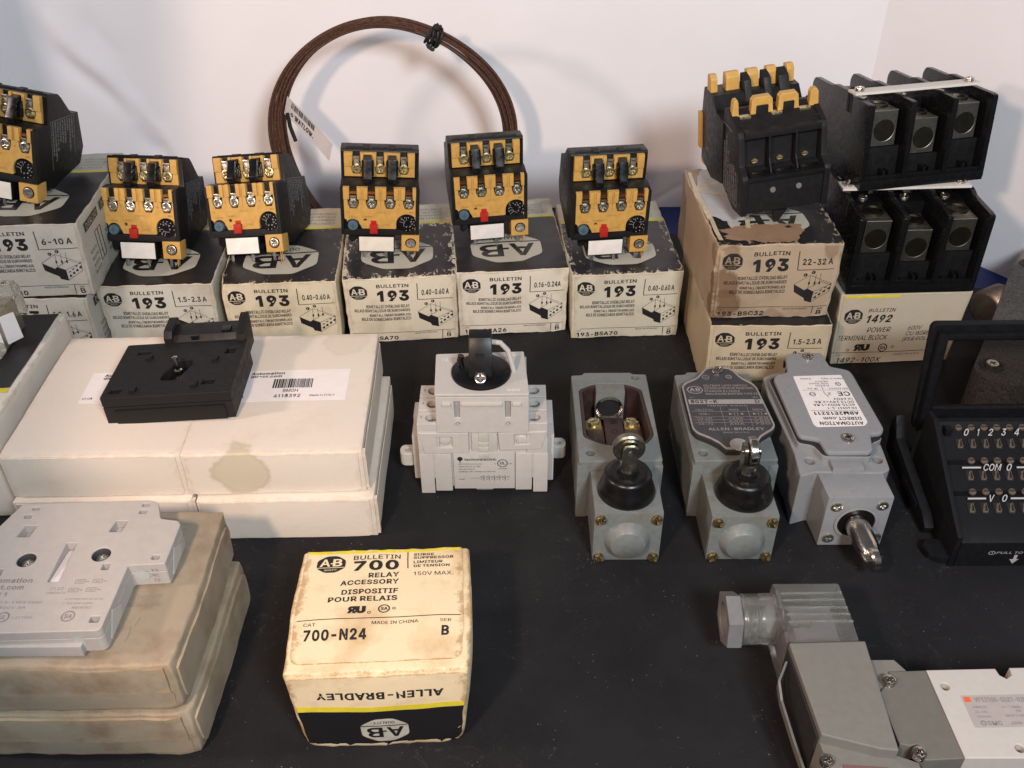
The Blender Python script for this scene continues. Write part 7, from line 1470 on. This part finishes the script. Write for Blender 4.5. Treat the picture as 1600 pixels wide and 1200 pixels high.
# ------------------------------------------------------------------ solenoid valve, lower right
def valve():
    O = (14.0, 21.5, 0); t = thing('solenoid_valve', 'white and gray solenoid valve with a milky plug connector, lower right corner', 'valve', O)
    L = lambda P: [(x - O[0], y - O[1]) for x, y in P]; z = 3.5; X = lambda x: x - O[0]; Y = lambda y: y - O[1]
    # white body
    wb = L([(15.62, 22.60), (18.25, 22.65), (18.30, 22.35), (18.5, 22.2), (18.75, 22.35), (18.8, 22.68), (24, 22.78), (24, 18.9), (15.7, 18.93)])
    plate('valve_body', [wb, circ(X(16.07), Y(21.86), .16, 18), circ(X(17.75), Y(19.3), .16, 18)], 1.6, z, K['valve_white'], t, 'z', .04)
    m = MB(); m.prism(L([(15.64, 22.5), (24, 22.6), (24, 19.0), (15.7, 19.0)]), 0, 1.62); m.build('lower_body', K['valve_dark'], t, .05)
    for c in ((16.07, 21.86), (17.75, 19.3)):
        m = MB(); m.lathe([(.16, z - .5), (0, z - .5)], 16, (X(c[0]), Y(c[1]), 0)); m.build('bore_floor', K['nut'], t)
    m = MB(); m.lathe([(.62, 18.90 - O[1]), (.62, 18.86 - O[1]), (.5, 18.86 - O[1]), (.45, 19.1 - O[1]), (0, 19.1 - O[1])], 30, (X(17.0), 0, 2.2), 'y'); m.build('port', K['hole'], t)
    m = MB(); m.box(X(18.0), X(18.9), Y(18.82), Y(18.95), 2.4, 3.0); m.build('side_plate', K['valve_gray'], t, .03)
    # dark gray adapter
    ad = L([(15.60, 22.60), (15.69, 18.93), (14.30, 18.86), (14.20, 19.05), (14.42, 19.32), (14.25, 19.50), (13.95, 19.42), (13.62, 19.5), (13.48, 21.55), (14.0, 22.05), (14.22, 22.2), (14.2, 22.55)])
    plate('adapter', [ad], 0.0, z - .012, K['valve_dark'], t, 'z', .04)
    lg = L([(13.70, 23.18), (14.62, 23.18), (15.0, 22.56), (14.15, 22.5), (13.95, 21.95), (13.45, 21.4)])
    plate('coil_bracket', [lg], .6, z - .14, K['valve_gray'], t, 'z', .03)
    # pilot block
    pb = L([(10.68, 23.78), (13.66, 23.86), (13.44, 19.15), (12.8, 19.22), (10.9, 19.80)])
    plate('pilot_block', [rounded(pb, .06)], .75, z + .14, K['valve_gray'], t, 'z', .05)
    m = MB(); m.prism(L([(10.9, 19.95), (13.5, 19.3), (14.2, 19.0), (14.25, 17.6), (11.15, 17.6)]), .3, z - .38); m.build('coil_end', K['valve_gray'], t, .05)
    m = MB(); m.prism(L([(11.5, 18.92), (13.05, 18.80), (13.1, 18.35), (11.5, 18.45)]), z - .39, z - .34); m.build('indicator_window', pm('pink_window', (.16, .085, .08), .25), t)
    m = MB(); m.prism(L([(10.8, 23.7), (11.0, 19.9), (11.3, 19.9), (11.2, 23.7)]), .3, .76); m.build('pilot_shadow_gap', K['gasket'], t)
    # side bracket wire (thin gray loop on the left)
    m = MB()
    pts = [(10.52, 23.2, 3.25), (10.25, 22.8, 2.6), (10.28, 22.2, 2.2), (10.45, 20.6, 1.9), (10.62, 19.2, 1.7), (10.7, 18.6, 1.7), (10.85, 18.45, 1.9)]
    for i in range(len(pts) - 1):
        a, b_ = pts[i], pts[i + 1]
        m.hexa([(X(a[0]) - .05, Y(a[1]), a[2] - .35), (X(a[0]) + .04, Y(a[1]), a[2] - .35), (X(b_[0]) + .04, Y(b_[1]), b_[2] - .35), (X(b_[0]) - .05, Y(b_[1]), b_[2] - .35), (X(a[0]) - .05, Y(a[1]), a[2]), (X(a[0]) + .04, Y(a[1]), a[2]), (X(b_[0]) + .04, Y(b_[1]), b_[2]), (X(b_[0]) - .05, Y(b_[1]), b_[2])])
    m.build('side_bracket', K['valve_dark'], t)
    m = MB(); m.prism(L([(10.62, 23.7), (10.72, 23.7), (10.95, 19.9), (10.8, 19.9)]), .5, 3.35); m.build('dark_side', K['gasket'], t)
    for x, y, zz in ((14.02, 22.05, z - .05), (14.16, 19.12, z - .15), (10.98, 19.05, z - .45)): put_screw(t, (X(x), Y(y), zz), 'cross', .25, 'chrome', 'z', 25, name='screw', depth=.24)
    # milky connector: hollow shell with cable gland
    cl = K['clear']
    m = MB(); prof = [(23.9, .75), (23.9, z - .05), (25.2, z + .0), (26.9, z - .02), (27.12, z - .25), (27.15, .9), (26.8, .6)]
    m.prism([(y - O[1], zz) for y, zz in prof], X(10.78), X(13.52), 'x'); m.build('connector_shell', cl, t, .12)
    m = MB(); m.box(X(11.3), X(13.0), Y(24.3), Y(26.2), 1.1, 2.6); m.build('contact_carrier', pm('connector_insert', (.16, .15, .17), .5), t, .1)
    m = MB(); m.box(X(11.2), X(12.0), Y(25.1), Y(25.35), 2.2, 2.75); m.build('contact_tab', K['dull_brass'], t, .05)
    for i, y in enumerate((24.85, 25.2, 25.55, 25.95, 26.3)):
        m = MB(); m.prism([(X(10.95), y - O[1]), (X(13.5) + .02 - i * .012, y - O[1] + .02), (X(13.5) - i * .012, y - O[1] + .10), (X(10.95), y - O[1] + .08)], z - .02, z + .07); m.build('shell_rib', cl, t, .02)
    m = MB(); m.prism(L([(10.75, 24.0), (13.62, 24.03), (13.62, 23.84), (10.75, 23.80)]), .9, z - .1); m.build('seal', K['gasket'], t, .03)
    gp = [(0, 9.5), (.95, 9.5)]
    m = MB(); prof = [(.78, 0), (1.0, 0), (1.06, .12)]
    for i in range(5): prof += [(1.06, .2 + i * .12), (1.0, .26 + i * .12)]
    prof += [(1.06, .85), (1.08, 1.6), (.8, 1.6)]
    m.lathe(prof, 40, axis='x', closed=True); c = m.build('cable_gland', cl, t, sharp=50); c.location = (X(9.45), Y(26.30), 2.0)
    hx = [(1.22 * math.cos(R(a)), 1.22 * math.sin(R(a))) for a in range(20, 380, 60)]
    pm_ = plate_mesh('gland_nut', [hx, circ(0, 0, .72, 30)], 0, .62, K['nut'], 'x', .05)
    c = link_mesh('gland_nut', pm_, t, (X(8.78), Y(26.30), 2.0))
    m = MB(); m.lathe([(.9, .62), (.9, .72), (.7, .72), (.7, .62)], 30, axis='x', closed=True); c = m.build('gland_washer', K['nut'], t); c.location = (X(8.78), Y(26.30), 2.0)
    m = MB(); m.lathe([(0, .45), (.72, .46)], 24, axis='x'); c = m.build('gland_seal', pm('gland_seal_gray', (.22, .22, .21), .6), t); c.location = (X(8.78), Y(26.30), 2.0)
    # sticker
    st = L([(16.48, 21.45), (24, 21.6), (24, 20.2), (16.50, 20.12)]); m = MB(); m.prism(st, z + .001, z + .012); m.build('rating_label', K['sticker'], t)
    p = Print(flat((X(16.5), Y(20.15), z + .012), (1, 0, 0), (0, 1, 0)), off=.008)
    p.rect(.05, 1.02, .28, 1.24, 1); p.text('VFS2100-5DZ1-02N-X', .42, 1.02, 2.6, 1.22, 0, bold=.02)
    p.text('AIR PILOT', .25, .76, .75, .86, 0); p.text('0.1-1.0MPa', 1.3, .76, 2.0, .86, 0); p.text('DC 24V', .25, .56, .7, .66, 0); p.text('2W', 1.75, .6, 1.95, .7, 0); p.text('50/60Hz', .25, .36, .75, .46, 0); p.text('MAX 7.0W', 1.3, .40, 2.0, .5, 0)
    p.ring(.38, .15, .05, .11, 0); p.text('SMC', .52, .06, 1.05, .24, 0, bold=.03); p.text('JAPAN', 1.35, .08, 1.75, .20, 0); p.text('PASS', 2.6, .5, 3.2, .7, 0)
    p.build('label_print', [K['ink_gray'], K['ink_red']], t)['kind'] = 'stuff'
valve()

# ------------------------------------------------------------------ wrapped metal part on the turned box
def wrapped_part():
    O = (-26.75, 41.2, 5.62); t = thing('wrapped_part', 'small metal bracket with white stickers on the black-lidded box', 'bracket', O)
    m = MB(); m.prism([(0.0, .0), (0.0, 1.9), (2.3, 2.0), (2.3, .0)], -1.6, .5, 'x'); m.build('part_body', pm('tan_metal', (.42, .38, .31), .3, metal=.8, var=.2), t, .06)
    m = MB(); m.box(-1.55, .46, -.03, .0, .15, 1.75); m.build('sticker', K['paper'], t)
    m = MB(); m.prism([(.55, .15), (1.35, .3), (1.3, 1.85), (.52, 1.8)], -.10, -.04, 'y'); s_ = m.build('sticker', K['paper'], t); s_.rotation_euler = (0, 0, R(38))
    m = MB(); m.box(-1.6, .7, 1.9, 2.5, 1.9, 2.75); m.box(.5, .95, 2.1, 2.3, .9, 2.7); m.build('flange', K['clear_wrap'], t, .08)
    for x in (-1.1, -.45, .2):
        m = MB(); m.lathe([(0, 2.84), (.10, 2.82), (.12, 2.75)], 12, (x, 2.2, 0)); m.build('rivet', K['chrome'], t)
    m = MB(); m.box(-1.6, .55, -.9, -.1, 0, .55); m.build('foot', K['clear_wrap'], t, .1)
    p = Print(flat((-1.5, -.035, .2), (1, 0, 0), (0, 0, 1)), off=.008); p.text('24V DC', .4, 1.0, 1.5, 1.2, 0); p.text('TYPE 2', .4, .6, 1.2, .75, 0); p.build('sticker_print', K['ink_gray'], t)['kind'] = 'stuff'
wrapped_part()

# prints are flat lettering, too small to pick apart letter by letter
for o in bpy.data.objects:
    n = o.name.split('.')[0]
    if n in ('flap_print', 'small_print', 'side_print', 'lid_print', 'front_print', 'label_print', 'dial_marks', 'emblem_print', 'tag_print'): o['kind'] = 'stuff'
